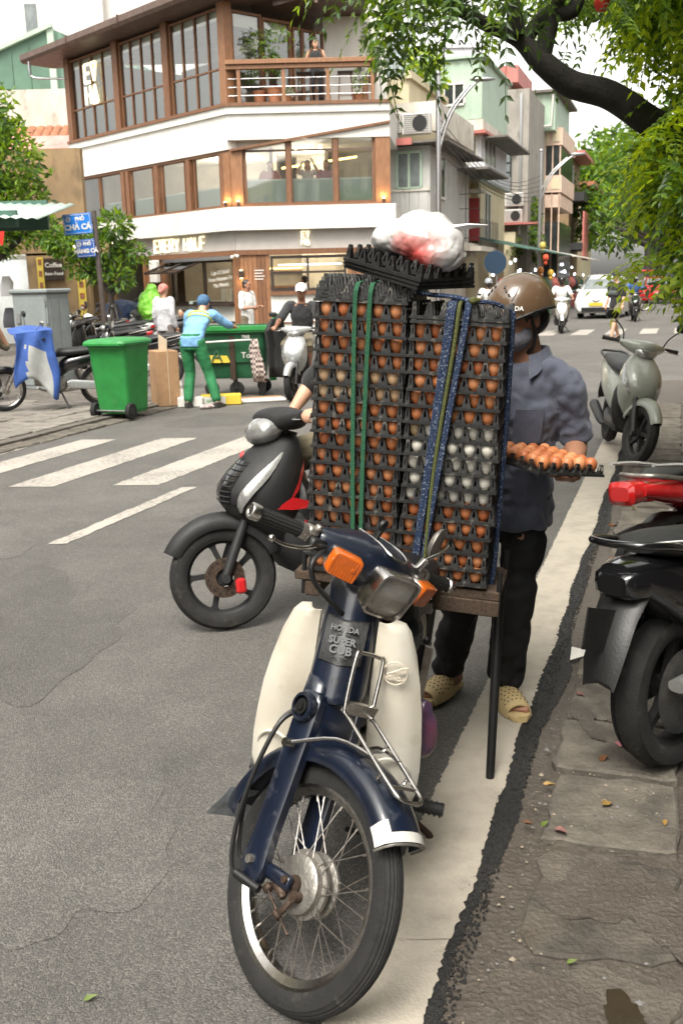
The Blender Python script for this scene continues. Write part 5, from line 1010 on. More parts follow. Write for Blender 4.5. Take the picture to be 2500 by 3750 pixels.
# collar, placket, pocket
mb = MB(); n = 20; sec1 = []; sec2 = []
for i in range(n+1):
    a = R(25)+R(310)*i/n; d = F_*math.cos(a)*.066+Lf*math.sin(a)*.074; b = nk+d+Vector((0, 0, -.005)); b.z += -.030*max(0, math.cos(a)); sec1.append(b); sec2.append(i)
secs = []
for i, b in enumerate(sec1):
    a = R(25)+R(310)*i/n; d = (F_*math.cos(a)+Lf*math.sin(a)); tip = .020 if i in (0, n) else (.010 if i in (1, n-1) else 0)
    secs.append([b-d*.006, b+Vector((0, 0, .040))-d*.004, b+Vector((0, 0, .042))+d*.004, b+d*(.026+tip)+Vector((0, 0, -.010-tip*1.3)), b+d*(.022+tip)+Vector((0, 0, -.014-tip*1.3))])
mb.loft(secs, True, True, False); mb.build('collar', m_shirt, seller)
def on_shirt(y, z, off=.004):        # point on the shirt front, y to his left
    dep = .122*math.sqrt(max(0, 1-(y/.178)**2)); c = pel.lerp(che, (z-pel.z)/(che.z-pel.z)); return Vector((c.x, c.y, z))+Lf*y+F_*(dep+off)
for nm, y0, y1, z0, z1 in (('placket', -.016, .016, .76, 1.24), ('chest_pocket', .045, .135, 1.045, 1.165)):
    mb = MB(); secs = []; k = 14
    for i in range(k+1): z = z0+(z1-z0)*i/k; secs.append([on_shirt(y0+(y1-y0)*j/4, z, .014 if nm == 'placket' else .013) for j in range(5)]+[on_shirt(y0+(y1-y0)*j/4, z, .006) for j in (4, 3, 2, 1, 0)])
    mb.loft(secs, True, True, True); mb.build(nm, m_shirt, seller)
mb = MB(); [mb.cyl(on_shirt(0, z, .014), on_shirt(0, z, .018), .005, n=10) for z in (.84, .93, 1.02, 1.11, 1.20)]; b_o = mb.build('buttons', m_black, seller); b_o['kind'] = 'stuff'
mb = MB(); torso(mb, [(pel-Vector((0, 0, .13)), .100, .150), (pel-Vector((0, 0, .02)), .100, .150), (pel+Vector((0, 0, .05)), .09, .14)], F_, Lf)
for hp, kn, an in ((hpl, knl, anl), (hpr, knr, anr)): e = kn.lerp(an, .93); chain(mb, [hp, hp.lerp(kn, .45), kn, kn.lerp(e, .5), e], [.096, .086, .070, .068, .066], 4)
remesh(mb, .008, 4, name='trousers', mats=m_trous, parent=seller, disp=(.018, .11, 'M'))
# slippers: sole, perforated vamp
for an, td, s_ in ((anl, tl, 1), (anr, tr_, -1)):
    sd_ = Vector((-td.y, td.x, 0)); base = Vector((an.x, an.y, .014)); mb = MB()
    prof = [(-.075, .020), (-.06, .034), (-.02, .038), (.04, .040), (.10, .050), (.15, .048), (.185, .036), (.20, .018)]
    mb.loft([[base+td*t+sd_*a*w+Vector((0, 0, z)) for a, z in ((-1, .004), (-1.02, .016), (-.9, .024), (.9, .024), (1.02, .016), (1, .004), (.9, 0), (-.9, 0))] for t, w in prof], True, True, True); so = mb.build('slipper', m_slip, seller)
    mb = MB(); secs = []; holes = MB()
    for t, w, h in ((.025, .050, .082), (.045, .053, .080), (.08, .056, .074), (.115, .056, .064), (.145, .053, .054), (.16, .050, .048)):
        ring = []
        for j in range(11): a = math.pi*j/10; ring.append((math.cos(a)*w, math.sin(a)**.8*h))
        secs.append([base+td*t+sd_*x+Vector((0, 0, z+.006)) for x, z in ring]+[base+td*t+sd_*x*.9+Vector((0, 0, z*.93+.004)) for x, z in ring[::-1]])
    mb.loft(secs, True, True, True); vp = mb.build('vamp', m_slip, so)
    for r_, (t, w, h) in enumerate(((.040, .053, .0805), (.058, .0545, .0775), (.076, .0558, .0745), (.094, .056, .070), (.112, .056, .0648), (.130, .0545, .059))):
        for j in range(7):
            a = math.pi*(j+1.5+(.5 if r_ % 2 else 0))/10; p = base+td*t+sd_*math.cos(a)*w+Vector((0, 0, math.sin(a)**.8*h+.006)); nn = (sd_*math.cos(a)+Vector((0, 0, math.sin(a)))).normalized(); holes.cyl(p-nn*.001, p+nn*.0012, .0032, n=7)
    h_ = holes.build('vamp_holes', m_black, so); h_['kind'] = 'stuff'
# helmet with rear skirt, slots and lettering
mb = MB(); nu, nv = 40, 14; vs = []; hr = Matrix((hf.normalized(), hup.cross(hf).normalized(), hf.normalized().cross(hup.cross(hf).normalized()).normalized())).transposed()
secs = []
for i in range(nv+1):
    ring = []
    for j in range(nu):
        a = 2*math.pi*j/nu; lim = .50+.10*(.5-.5*math.cos(a))**2+.035*math.exp(-((math.cos(a)+.1)/.28)**2)*0+.025*math.cos(2*a)   # lower at the back
        t = math.pi*lim*i/nv; ring.append(hc+hr @ Vector((.126*math.sin(t)*math.cos(a)-.016, .108*math.sin(t)*math.sin(a), .118*math.cos(t)+.030)))
    secs.append(ring)
inner = [[hc+(p-hc)*.955 for p in secs[-1]]]
mb.loft(secs+inner, True, False, True); hm = mb.build('helmet', m_helm, seller)
hs_ = lambda a, t, k=1.: hc+hr @ Vector((.126*k*math.sin(t)*math.cos(a)-.016, .108*k*math.sin(t)*math.sin(a), .118*k*math.cos(t)+.030))
mb = MB()
for s_ in (1, -1):
    for k in range(3): mb.tube([hs_(s_*R(38-7*k), R(52-8*k), 1.003), hs_(s_*R(36-7*k), R(47-8*k), 1.003)], .0035, 6)
mb.tube([hs_(a, math.pi*(.50+.10*(.5-.5*math.cos(a))**2+.025*math.cos(2*a)), 1.0) for a in [2*math.pi*j/40 for j in range(40)]], .005, 6, closed=True); mb.build('helmet_edge', m_black, hm)
mb = MB(); mb.tube([hs_(R(165+15*0+0), R(20)), hs_(R(60), R(42), 1.0), hs_(R(42), R(60), 1.0)], .0012, 5, sub=4); mb.build('helmet_seam', m_black, hm)
ctr = hs_(R(40), R(72), 1.004); nrm = (ctr-hc).normalized(); xx = Vector((0, 0, 1)).cross(nrm).normalized(); yy = nrm.cross(xx)
text_mesh('HONDA', .021, .0006, Matrix(((xx.x, yy.x, nrm.x, ctr.x), (xx.y, yy.y, nrm.y, ctr.y), (xx.z, yy.z, nrm.z, ctr.z), (0, 0, 0, 1))), 'helmet_lettering', m_white, hm, bold=.0006)
mb = MB(); mb.cyl(hs_(R(75), R(92), 1.0), hs_(R(75), R(92), 1.05), .012, n=12); mb.build('helmet_stud', m_black, hm)
mb = MB(); mb.tube([P(.02, .088, .015), P(.012, .080, -.05), P(.03, .062, -.10), P(.045, 0, -.125), P(.03, -.062, -.10), P(.02, -.088, .01)], .007, 8, sub=4, flat=.5); mb.tube([P(-.06, .085, .0), P(-.03, .083, -.04), P(.012, .080, -.055)], .006, 8, sub=4, flat=.5); mb.build('chin_strap', m_black, hm)
mb = MB(); mb.ell(P(.040, 0, -.050), (.062, .072, .056), 18, 12, rot); mb.tube([P(.05, .060, -.03), P(.0, .082, .0)], .003, 6); remesh(mb, .006, 2, name='face_mask', mats=m_maskg, parent=seller)
mb = MB(); mb.ell(P(-.02, 0, .03), (.094, .080, .085), 18, 12, rot); mb.ell(P(-.05, 0, -.02), (.06, .076, .06), 14, 10, rot); mb.build('hair', m_hair, seller)
# tray of eggs in his hand
A_, B_ = Vector((.619, 3.05, 1.010)), Vector((.864, 3.2, .968)); e5 = (B_-A_).normalized(); e6 = Vector((-.52, .84, .09)); e6 = (e6-e5*e6.dot(e5)).normalized(); ez = e5.cross(e6)
o_ = A_+(e5+e6)*TW/2; HT = Matrix(((e5.x, e6.x, ez.x, o_.x), (e5.y, e6.y, ez.y, o_.y), (e5.z, e6.z, ez.z, o_.z), (0, 0, 0, 1)))
t_ = link(tray_mesh(5, 6, m_trayold, h=.030), 'egg_tray'); t_.matrix_world = HT; tag(t_, 'black tray full of brown eggs held on the mans hand', 'egg tray')
px, py = (TW-.018)/5, (TW-.018)/6
for a in range(5):
    for b in range(6): put_egg('b', HT @ Matrix.Translation((-TW/2+.009+px*(a+.5), -TW/2+.009+py*(b+.5), .0225)), ('brown hen egg lying in the tray held by the man', 'brown eggs in the held tray'))
# ================================================================== scooters and motorbikes
m_red = mat('red_paint', (.42, .012, .014), .25, n=.15, ns=6, coat=.8); m_silver = mat('silver_paint', (.42, .43, .43), .28, .35, n=.12, ns=5, coat=.7); m_sage = mat('grey_green_paint', (.27, .285, .245), .3, n=.1, ns=5, coat=.7); m_whitep = mat('white_paint', (.66, .66, .64), .28, n=.06, ns=4, coat=.7)
m_gloss = mat('gloss_black', (.006, .006, .007), .18, n=.2, ns=8, coat=.8); m_seat = mat('seat_vinyl', (.010, .010, .0105), .5, n=.3, ns=14, bump=.25, bs=160); m_clear = mat('clear_lamp', (.34, .34, .33), .12, .5, n=.35, ns=22, coat=1.); m_redlens = mat('red_lens', (.45, .01, .01), .2, coat=.7)
m_plate = mat('number_plate', (.72, .72, .70), .5, n=.1, ns=20); m_engine = mat('engine_grey', (.055, .053, .05), .5, .5, n=.4, ns=22, bump=.3, bs=60); m_dgrey = mat('dark_grey_plastic', (.020, .020, .021), .5, n=.3, ns=18)
def secx(x, zc, hz, hw, n=18, p=2.6): return [Vector((x, a, zc+b)) for a, b in rsec(hw, hz, n, p)]
def steer_m(ang, rake=26.5, trail=.075):
    ax = Vector((-math.sin(R(rake)), 0, math.cos(R(rake)))); ap = Vector((trail, 0, 0)); return Matrix.Translation(ap) @ Matrix.Rotation(R(ang), 4, ax) @ Matrix.Translation(-ap)
def mirror_part(S, parent, s, base, m=m_black, up=.16, out=.12):
    b = Vector(base); mb = MB(S); mb.tube([b, b+Vector((.01, s*.03, up*.5)), b+Vector((-.01, s*out, up))], .006, 7, sub=4); st = mb.build('mirror_stem', m, parent)
    mb = MB(S); mb.loft([[b+Vector((-.02+x, s*(out+.03)+a, up+.03+c)) for a, c in rsec(w, h, 14, 3)] for x, w, h in ((.02, .03, .02), (.012, .055, .035), (-.012, .058, .038), (-.016, .05, .03))], True, True, True); mb.build('mirror_head', m, st)
def disc_brake(S, parent, c, y, r=.095, m=None):
    mb = MB(S); mb.lathe([(r*.45, -.002), (r, -.002), (r, .002), (r*.45, .002), (r*.45, -.002)], 32, (c[0], y, c[2]), (0, 1, 0)); [mb.cyl((c[0]+r*.82*math.cos(a), y-.003, c[2]+r*.82*math.sin(a)), (c[0]+r*.82*math.cos(a), y+.003, c[2]+r*.82*math.sin(a)), .006, n=6, mi=1) for a in [2*math.pi*k/16 for k in range(16)]]
    mb.build('brake_disc', [m_rust, m_black], parent)
def scooter(label, M, body, group=None, steer=0., fend=None, seat=None, R0=.25, rim='cast', mirrors=True, lamp=None, accent=None, low=None, cat='scooter', name='motor_scooter', wheelw=.085, apron2=None, rs=1., nose=0., lens=None, platem=None, exh=True, hl=1.):
    fx = lambda x: x if x > -1.28 else -1.28+(x+1.28)*rs
    s0 = empty(name, label=label, cat=cat, group=group); s0.matrix_world = M; S = steer_m(steer); fend = fend or body; low = low or m_black; seat = seat or m_seat
    fw = wheel(s0, (0, 0, R0), R0, wheelw, S, rim, 5, R0-.075, tread=False, mr=m_matte); disc_brake(S, fw, (0, 0, R0), .05)
    mb = MB(S); [mb.tube([(.0, s*.065, R0), (-.06, s*.068, R0+.14), (-.16, s*.06, R0+.36)], [.022, .024, .022], 10) for s in (-1, 1)]; [mb.cyl((0, s*.045, R0), (0, s*.09, R0), .022, n=12) for s in (-1, 1)]; fk = mb.build('fork', m_dgrey, s0)
    mb = MB(S); mb.box((-.07, .062, R0-.045), (.05, .035, .075), None, .012); mb.build('brake_caliper', accent or m_dgrey, fk)
    fender(S, (-.005, 0, R0), R0+.035, R(28), R(158), .074, .055, fend, s0, 'front_fender', taper=(.62, 1.05), crown=.02)
    # apron
    A = [(.40, -.235, -.36, .10), (.48, -.165, -.40, .15), (.56, -.095, -.42, .172), (.62, -.062, -.43, .178), (.68, -.068, -.43, .178), (.75, -.115, -.43, .168), (.82, -.175, -.425, .14), (.875, -.235, -.415, .105), (.905, -.275, -.40, .065), (.91, -.30, -.38, .03)]
    A = [(z, xf+nose*math.sin(math.pi*min(1, max(0, (z-.40)/.5))), xb, w*(1+nose)) for z, xf, xb, w in A]
    mb = MB(); mb.loft([[Vector(((xf+xb)/2+(xf-xb)/2*u, w*v, z)) for u, v in rsec(1, 1, 28, 2.35 if not nose else 1.85)] for z, xf, xb, w in A], True, True, True); ap = mb.build('front_apron', body, s0)
    mb = MB(); mb.loft([secx(x, zc, hz, w) for x, zc, hz, w in ((-.33, .50, .20, .15), (-.37, .48, .25, .185), (-.42, .46, .24, .185), (-.46, .42, .18, .16))], True, True, True); mb.build('leg_shield', low, s0)
    mb = MB(); mb.loft([secx(x, zc, hz, w, 18, 4) for x, zc, hz, w in ((-.38, .27, .06, .13), (-.46, .265, .05, .155), (-.80, .275, .055, .16), (-.92, .31, .07, .14))], True, True, True); mb.build('floorboard', low, s0)
    for s in (-1, 1):
        mb = MB(); secs = []                     # position lamps at the sides of the nose
        for t in range(9):
            z = .575+t*.033; a = next(i for i in range(len(A)-1) if A[i][0] <= z <= A[i+1][0]); q = (z-A[a][0])/(A[a+1][0]-A[a][0]); xf = A[a][1]+(A[a+1][1]-A[a][1])*q; xb = A[a][2]+(A[a+1][2]-A[a][2])*q; w = A[a][3]+(A[a+1][3]-A[a][3])*q; wd = .20*math.sin(math.pi*(t+.4)/9); th = R(32+t*6)
            row = []
            for j in range(5):
                an = th+wd*(j-2)/2; c_, s_ = math.cos(an), math.sin(an); row.append(Vector(((xf+xb)/2+((xf-xb)/2+.004)*abs(c_)**(2/2.35), s*(w+.004)*abs(s_)**(2/2.35), z)))
            secs.append(row)
        mb.loft(secs, False, False, True); mb.build('position_lamp', m_clear, ap)
    if nose:
        def surf(z, an, off=0.):
            a = next(i for i in range(len(A)-1) if A[i][0] <= z <= A[i+1][0]); q = (z-A[a][0])/(A[a+1][0]-A[a][0]); L3 = [A[a][k]+(A[a+1][k]-A[a][k])*q for k in (1, 2, 3)]; c_, s_ = math.cos(an), math.sin(an); e = 2/1.85
            return Vector(((L3[0]+L3[1])/2+((L3[0]-L3[1])/2+off)*abs(c_)**e, (L3[2]+off)*math.copysign(abs(s_)**e, s_), z))
        mb = MB(); mb.loft([[surf(z, R(an), .003) for an in (-24, -14, 0, 14, 24)] for z in (.62, .68, .74, .80)], False, False, True); gp = mb.build('grille_panel', m_gloss, ap)
        for k in range(8): mb = MB(); mb.tube([surf(.625+k*.023, R(an), .005) for an in (-23, -12, 0, 12, 23)], .0035, 6, sub=2); mb.build('grille_bar', m_dgrey, ap)
        mb = MB(); mb.loft([[surf(z, R(an), .004) for an in (-30, -15, 0, 15, 30)] for z in (.53, .56, .59, .61)], False, False, True); mb.build('nose_chin', m_engine, ap)
        mb = MB(); mb.loft([secx(*q) for q in ((-.26, .43, .10, .14), (-.31, .42, .17, .185), (-.40, .41, .20, .198), (-.50, .38, .17, .19), (-.56, .34, .11, .16))], True, True, True); mb.build('side_panel', m_matte, s0)
    # handlebar cover with headlamp
    def hsec(y, hx, hz, cx, cz): return [S @ Vector((cx+a, y, cz+b)) for a, b in rsec(hx, hz, 18, 2.4)]
    mb = MB(); mb.loft([hsec(*q) for q in ((-.22, .018, .018, -.40, .985), (-.19, .03, .03, -.39, .98), (-.13, .06*hl, .048, -.365, .968), (-.06, .095*(1+(hl-1)*.5), .062*(2-hl)**.5, -.335, .962+.05*(hl-1)), (0, .105*(1+(hl-1)*.5), .068*(2-hl)**.5, -.325, .960+.06*(hl-1)), (.06, .095*(1+(hl-1)*.5), .062*(2-hl)**.5, -.335, .962+.05*(hl-1)), (.13, .06*hl, .048, -.365, .968), (.19, .03, .03, -.39, .98), (.22, .018, .018, -.40, .985))], True, True, True); hb = mb.build('handlebar_cover', body, s0)
    mb = MB(S); mb.ell((-.292+.10*(hl-1), 0, .930), (.078*hl, .110*hl*.92, .052*hl*1.08), 20, 12, Matrix.Rotation(R(18), 3, 'Y')); mb.build('headlamp', lamp or m_clear, hb)
    mb = MB(S); mb.cyl((-.36, 0, .92), (-.33, 0, .82), .06, .05, 14); mb.build('steering_neck', m_black, hb)
    for s in (-1, 1):
        mb = MB(S); mb.cyl((-.40, s*.21, .985), (-.435, s*.345, .985), .017, .0175, 14); mb.cyl((-.435, s*.345, .985), (-.438, s*.358, .985), .020, n=12); mb.build('grip', m_grip, hb)
        mb = MB(S); mb.tube([(-.37, s*.20, .975), (-.345, s*.25, .968), (-.36, s*.34, .965)], [.009, .007, .006], 8, sub=4, flat=.6); mb.build('brake_lever', m_chrome, hb)
        if mirrors: mirror_part(S, hb, s, (-.385, s*.19, 1.0))
    # rear body and seat
    mb = MB(); mb.loft([secx(fx(q[0]), *q[1:]) for q in ((-.76, .46, .13, .10), (-.82, .50, .19, .125), (-1.0, .55, .19, .15), (-1.2, .61, .15, .155), (-1.42, .675, .105, .135), (-1.60, .73, .065, .095), (-1.70, .755, .035, .055))], True, True, True); rb = mb.build('rear_body', apron2 or body, s0)
    mb = MB(); mb.loft([secx(fx(q[0]), *q[1:]) for q in ((-.70, .715, .025, .07), (-.75, .735, .045, .10), (-.92, .755, .048, .125), (-1.12, .775, .05, .135), (-1.30, .80, .045, .13), (-1.46, .815, .035, .11), (-1.54, .815, .015, .06))], True, True, True); mb.build('seat', seat, s0)
    mb = MB(); mb.tube([(fx(a), b, c) for a, b, c in ((-1.35, .12, .80), (-1.55, .125, .835), (-1.68, .09, .85), (-1.71, 0, .85), (-1.68, -.09, .85), (-1.55, -.125, .835), (-1.35, -.12, .80))], .012, 8, sub=4); mb.build('grab_rail', m_dgrey if body is not m_gloss else m_gloss, s0)
    mb = MB(); mb.loft([secx(fx(x), z, h, w, 14, 4) for x, z, h, w in ((-1.62, .72, .05, .085), (-1.70, .725, .045, .075), (-1.725, .725, .03, .05))], True, True, True); mb.build('tail_lamp', lens or m_redlens, s0)
    mb = MB(); mb.loft([[Vector((fx(x), a*w, z+dz)) for a, dz in ((-1, -.02), (-.8, .0), (0, .012), (.8, 0), (1, -.02), (.8, -.012), (0, 0), (-.8, -.012))] for x, z, w in ((-1.52, .66, .07), (-1.66, .58, .075), (-1.76, .46, .07), (-1.80, .38, .055))], True, True, True); mg = mb.build('rear_mudguard', m_black, s0)
    mb = MB(); mb.bar((fx(-1.735), 0, .60), (fx(-1.785), 0, .48), .17, .006, (0, 1, 0)); mb.build('number_plate', platem or m_plate, mg)
    rw = wheel(s0, (-1.28, 0, R0), R0, wheelw+.008, I4, rim, 5, R0-.075, tread=False, mr=m_matte)
    mb = MB(); mb.loft([[Vector((x, .11+a, zc+b)) for a, b in rsec(.035, hz, 14, 3)] for x, zc, hz in ((-.85, .33, .05), (-.92, .32, .085), (-1.05, .29, .075), (-1.22, .265, .085), (-1.32, .255, .07), (-1.36, .255, .04))], True, True, True); mb.box((-.98, 0, .33), (.26, .16, .18), None, .04); mb.build('engine_case', m_engine, s0)
    if exh: mb = MB(); mb.tube([(-.9, -.09, .24), (-1.0, -.12, .21), (-1.12, -.13, .24), (-1.5, -.135, .33)], [.016, .02, .045, .05], 12, sub=3); mb.build('exhaust', m_dgrey, s0)
    mb = MB(); mb.cyl((-1.25, .10, .30), (-1.32, .09, .62), .018, n=10)
    for k in range(9): mb.torus((-1.265-.006*k, .098-.001*k, .37+.025*k), .030, .005, (-.2, 0, 1), 14, 6)
    mb.build('shock_absorber', m_dgrey, s0); mb = MB(); mb.tube([(-.88, .10, .22), (-.92, .22, .05), (-.93, .25, .01)], .012, 7); mb.build('side_stand', m_black, s0)
    return s0
def underbone(label, M, body, group=None, steer=0., seat=None, name='motorbike', mirrors=True, accent=None, white_plate=True, stand_=True, rimm=None, cat='motorbike'):
    s0 = empty(name, label=label, cat=cat, group=group); s0.matrix_world = M; S = steer_m(steer); seat = seat or m_seat; R0 = .28
    fw = wheel(s0, (0, 0, R0), R0, .072, S, 'spoke', 14, .218, tread=False, mr=rimm); mb = MB(S @ Matrix.Translation((0, 0, R0))); mb.lathe([(0, -.05), (.05, -.05), (.05, .05), (0, .05)], 18, (0, 0, 0), (0, 1, 0)); mb.build('hub', m_alu, fw)
    mb = MB(S); [mb.tube([(0, s*.06, R0), (-.22, s*.06, R0+.44)], [.018, .022], 10) for s in (-1, 1)]; mb.build('fork', m_alu, s0); fender(S, (0, 0, R0), R0+.03, R(20), R(150), .06, .04, body, s0, 'front_fender', taper=(.75, 1))
    mb = MB(); mb.loft([[Vector(((xf+xb)/2+(xf-xb)/2*u, w*v, z)) for u, v in rsec(1, 1, 20, 2.4)] for z, xf, xb, w in ((.42, -.34, -.44, .14), (.55, -.25, -.44, .18), (.66, -.18, -.43, .17), (.78, -.20, -.42, .13), (.88, -.27, -.40, .08), (.92, -.31, -.38, .04))], True, True, True); mb.build('leg_shield', body, s0)
    def hsec(y, hx, hz, cx, cz): return [S @ Vector((cx+a, y, cz+b)) for a, b in rsec(hx, hz, 16, 2.4)]
    mb = MB(); mb.loft([hsec(*q) for q in ((-.20, .02, .02, -.40, .985), (-.12, .055, .045, -.37, .97), (0, .095, .062, -.335, .955), (.12, .055, .045, -.37, .97), (.20, .02, .02, -.40, .985))], True, True, True); hb = mb.build('handlebar_cover', body, s0)
    mb = MB(S); mb.ell((-.285, 0, .945), (.07, .085, .055), 18, 12); mb.build('headlamp', m_clear, hb)
    for s in (-1, 1):
        mb = MB(S); mb.cyl((-.40, s*.20, .985), (-.435, s*.345, .985), .017, .0175, 12); mb.build('grip', m_grip, hb); mb = MB(S); mb.tube([(-.37, s*.19, .975), (-.35, s*.25, .97), (-.365, s*.34, .967)], .007, 8, sub=3); mb.build('brake_lever', m_chrome, hb)
        if mirrors: mirror_part(S, hb, s, (-.39, s*.19, 1.0), m_chrome if s > 0 else m_black)
    mb = MB(); mb.tube([(-.36, 0, .72), (-.50, 0, .52), (-.68, 0, .46), (-.86, 0, .56), (-1.1, 0, .64)], .05, 12, sub=4); mb.build('frame', m_black, s0)
    mb = MB(); mb.loft([secx(*q) for q in ((-.70, .56, .05, .07), (-.80, .58, .10, .11), (-1.0, .62, .10, .13), (-1.25, .69, .075, .12), (-1.5, .75, .045, .09), (-1.66, .79, .02, .05))], True, True, True); mb.build('side_panel', accent or body, s0)
    mb = MB(); mb.loft([secx(*q) for q in ((-.66, .70, .03, .06), (-.72, .735, .055, .10), (-.90, .745, .05, .125), (-1.05, .755, .05, .13), (-1.25, .79, .045, .125), (-1.45, .81, .035, .11), (-1.54, .815, .012, .07))], True, True, True); mb.build('seat', seat, s0)
    mb = MB(); mb.tube([(-1.3, .12, .77), (-1.5, .12, .81), (-1.62, .08, .835), (-1.64, 0, .835), (-1.62, -.08, .835), (-1.5, -.12, .81), (-1.3, -.12, .77)], .011, 8, sub=4); mb.build('grab_rail', m_alu, s0)
    mb = MB(); mb.loft([secx(x, z, h, w, 14, 4) for x, z, h, w in ((-1.60, .76, .04, .07), (-1.67, .765, .035, .06), (-1.69, .765, .02, .04))], True, True, True); mb.build('tail_lamp', m_redlens, s0)
    mb = MB(); mb.loft([[Vector((x, a*w, z+dz)) for a, dz in ((-1, -.03), (-.8, .0), (0, .015), (.8, 0), (1, -.03), (.8, -.012), (0, .003), (-.8, -.012))] for x, z, w in ((-1.20, .60, .06), (-1.45, .64, .065), (-1.62, .58, .065), (-1.74, .44, .055), (-1.80, .36, .05))], True, True, True); mg = mb.build('rear_mudguard', m_black, s0)
    if white_plate: mb = MB(); mb.bar((-1.72, 0, .64), (-1.80, 0, .50), .19, .006, (0, 1, 0)); mb.build('number_plate', m_plate, mg)
    rw = wheel(s0, (-1.24, 0, R0), R0, .078, I4, 'spoke', 14, .218, tread=False, mr=rimm); mb = MB(Matrix.Translation((-1.24, 0, R0))); mb.lathe([(0, -.06), (.07, -.06), (.07, .04), (.05, .06), (0, .06)], 20, (0, 0, 0), (0, 1, 0)); mb.build('hub', m_alu, rw)
    mb = MB(); mb.box((-.66, 0, .33), (.28, .20, .20), None, .05); mb.cyl((-.54, 0, .36), (-.38, 0, .38), .07, .06, 16); mb.cyl((-.68, .10, .33), (-.68, .14, .33), .09, .07, 20); mb.build('engine', m_alu, s0)
    mb = MB(); mb.loft([[Vector((x, .10+a, zc+b)) for a, b in rsec(.028, hz, 14, 4)] for x, zc, hz in ((-.78, .33, .03), (-.84, .325, .06), (-1.2, .29, .055), (-1.30, .285, .055), (-1.345, .285, .03))], True, True, True); mb.build('chain_case', m_silver, s0)
    for s in (-1, 1):
        mb = MB(); mb.cyl((-1.20, s*.11, .32), (-1.12, s*.10, .63), .016, n=10); [mb.torus((-1.19+.009*k, s*.11, .36+.028*k), .028, .005, (.25, 0, 1), 14, 6) for k in range(9)]; mb.build('shock_absorber', m_chrome, s0)
        mb = MB(); mb.cyl((-.66, s*.12, .25), (-.66, s*.26, .25), .017, n=10); mb.build('foot_peg', m_grip, s0)
    mb = MB(); mb.tube([(-.42, -.05, .28), (-.55, -.11, .22), (-.85, -.13, .23), (-1.45, -.14, .33)], [.016, .018, .04, .046], 12, sub=3); mb.build('exhaust', m_chrome, s0)
    if stand_: mb = MB(); mb.tube([(-.70, .12, .22), (-.76, .22, .06), (-.77, .26, -.035)], .012, 7); mb.build('side_stand', m_black, s0)
    return s0
def rider(label, M, o, group=None, vox=.016, lean=0., face=(1, 0, -.05), hgt=1., steer=0.):
    J = dict(pelvis=(-.92, 0, .86), chest=(-.86+lean, 0, 1.14), neck=(-.81+lean, 0, 1.34), head=(-.77+lean*1.1, 0, 1.49), sh_l=(-.82+lean, .185, 1.29), sh_r=(-.82+lean, -.185, 1.29), el_l=(-.66+lean*.5, .29, 1.10), el_r=(-.66+lean*.5, -.29, 1.10), wr_l=(-.47, .31, 1.005), wr_r=(-.47, -.31, 1.005), hd_l=(.9, .1, -.1), hd_r=(.9, -.1, -.1), hip_l=(-.90, .10, .84), hip_r=(-.90, -.10, .84), kn_l=(-.46, .17, .76), kn_r=(-.46, -.17, .76), an_l=(-.56, .15, .40), an_r=(-.56, -.15, .40), face=face)
    for q in ('wr_l', 'wr_r'): J[q] = tuple(steer_m(steer) @ Vector(J[q]))
    return person(label, J, dict(curl=1.1, **o), M, vox, group)
# ---- black scooter beside the loaded bike
BS = bike_matrix((-.56, 4.53, 0), R(60), R(-1))
bs = scooter('matte black scooter with red accents and cast wheels behind the loaded motorbike', BS, m_matte, steer=-16, accent=m_red, rim='cast', R0=.255, mirrors=False, nose=.06, hl=1.3)
# its red wedges, lettering
mb = MB(); mb.lathe([(0, .004), (.016, .003), (.018, 0)], 14, (-.125, 0, .830), (.85, 0, .5)); mb.build('nose_badge', m_redlens, bs)
for s in (-1, 1):
    mb = MB(); mb.loft([[Vector((x, s*(w+.006), z0)), Vector((x, s*(w+.006), z1))] for x, w, z0, z1 in ((-.20, .175, .585, .586), (-.28, .192, .575, .635), (-.36, .197, .575, .61), (-.48, .197, .555, .575), (-.54, .185, .545, .547))], False, False); mb.build('red_wedge', m_red, bs)
    mb = MB(); mb.loft([[Vector((x, s*(w+.006), z0)), Vector((x, s*(w+.006), z1))] for x, w, z0, z1 in ((-.27, .172, .60, .60), (-.33, .165, .66, .70), (-.37, .145, .75, .79), (-.385, .125, .83, .832))], False, False); mb.build('red_stripe', m_red, bs)
text_mesh('HONDA', .045, .001, Matrix.Translation((-.40, .200, .50)) @ Matrix.Rotation(R(180), 4, 'Z') @ Matrix.Rotation(R(90), 4, 'X'), 'body_lettering', m_redlens, bs, bold=.001)
m_tee = cloth('black_tee', (.012, .012, .013)); m_shorts = cloth('khaki_shorts', (.12, .10, .06))
rider('person on the black scooter hidden behind the egg stacks, bare forearm reaching the bar', BS, dict(shirt=m_tee, sleeve=.45, trousers=m_shorts, leg=.45, shoe=m_sole, skin=m_skinl, head='helmet', capm=m_gloss), vox=.011, steer=-16)
# ---- grey green scooter parked on the right pavement
GS = bike_matrix((2.50, 8.35, .03), R(5), R(6)); scooter('grey green scooter parked facing out under the leafy branch', GS, m_sage, steer=16, R0=.26)
# ---- silver scooter ridden across the junction
SS = bike_matrix((-.66, 13.9, 0), R(8), R(2)); scooter('silver scooter ridden by a man in a white cap', SS, m_silver, steer=-6)
m_whitec = mat('white_cap', (.68, .68, .66), .8); m_tee2 = cloth('dark_tee', (.022, .022, .024))
rider('man in dark t-shirt and white cap riding the silver scooter', SS, dict(shirt=m_tee2, sleeve=.45, trousers=m_shorts, leg=.6, shoe=m_sole, head='cap', capm=m_whitec), vox=.014)
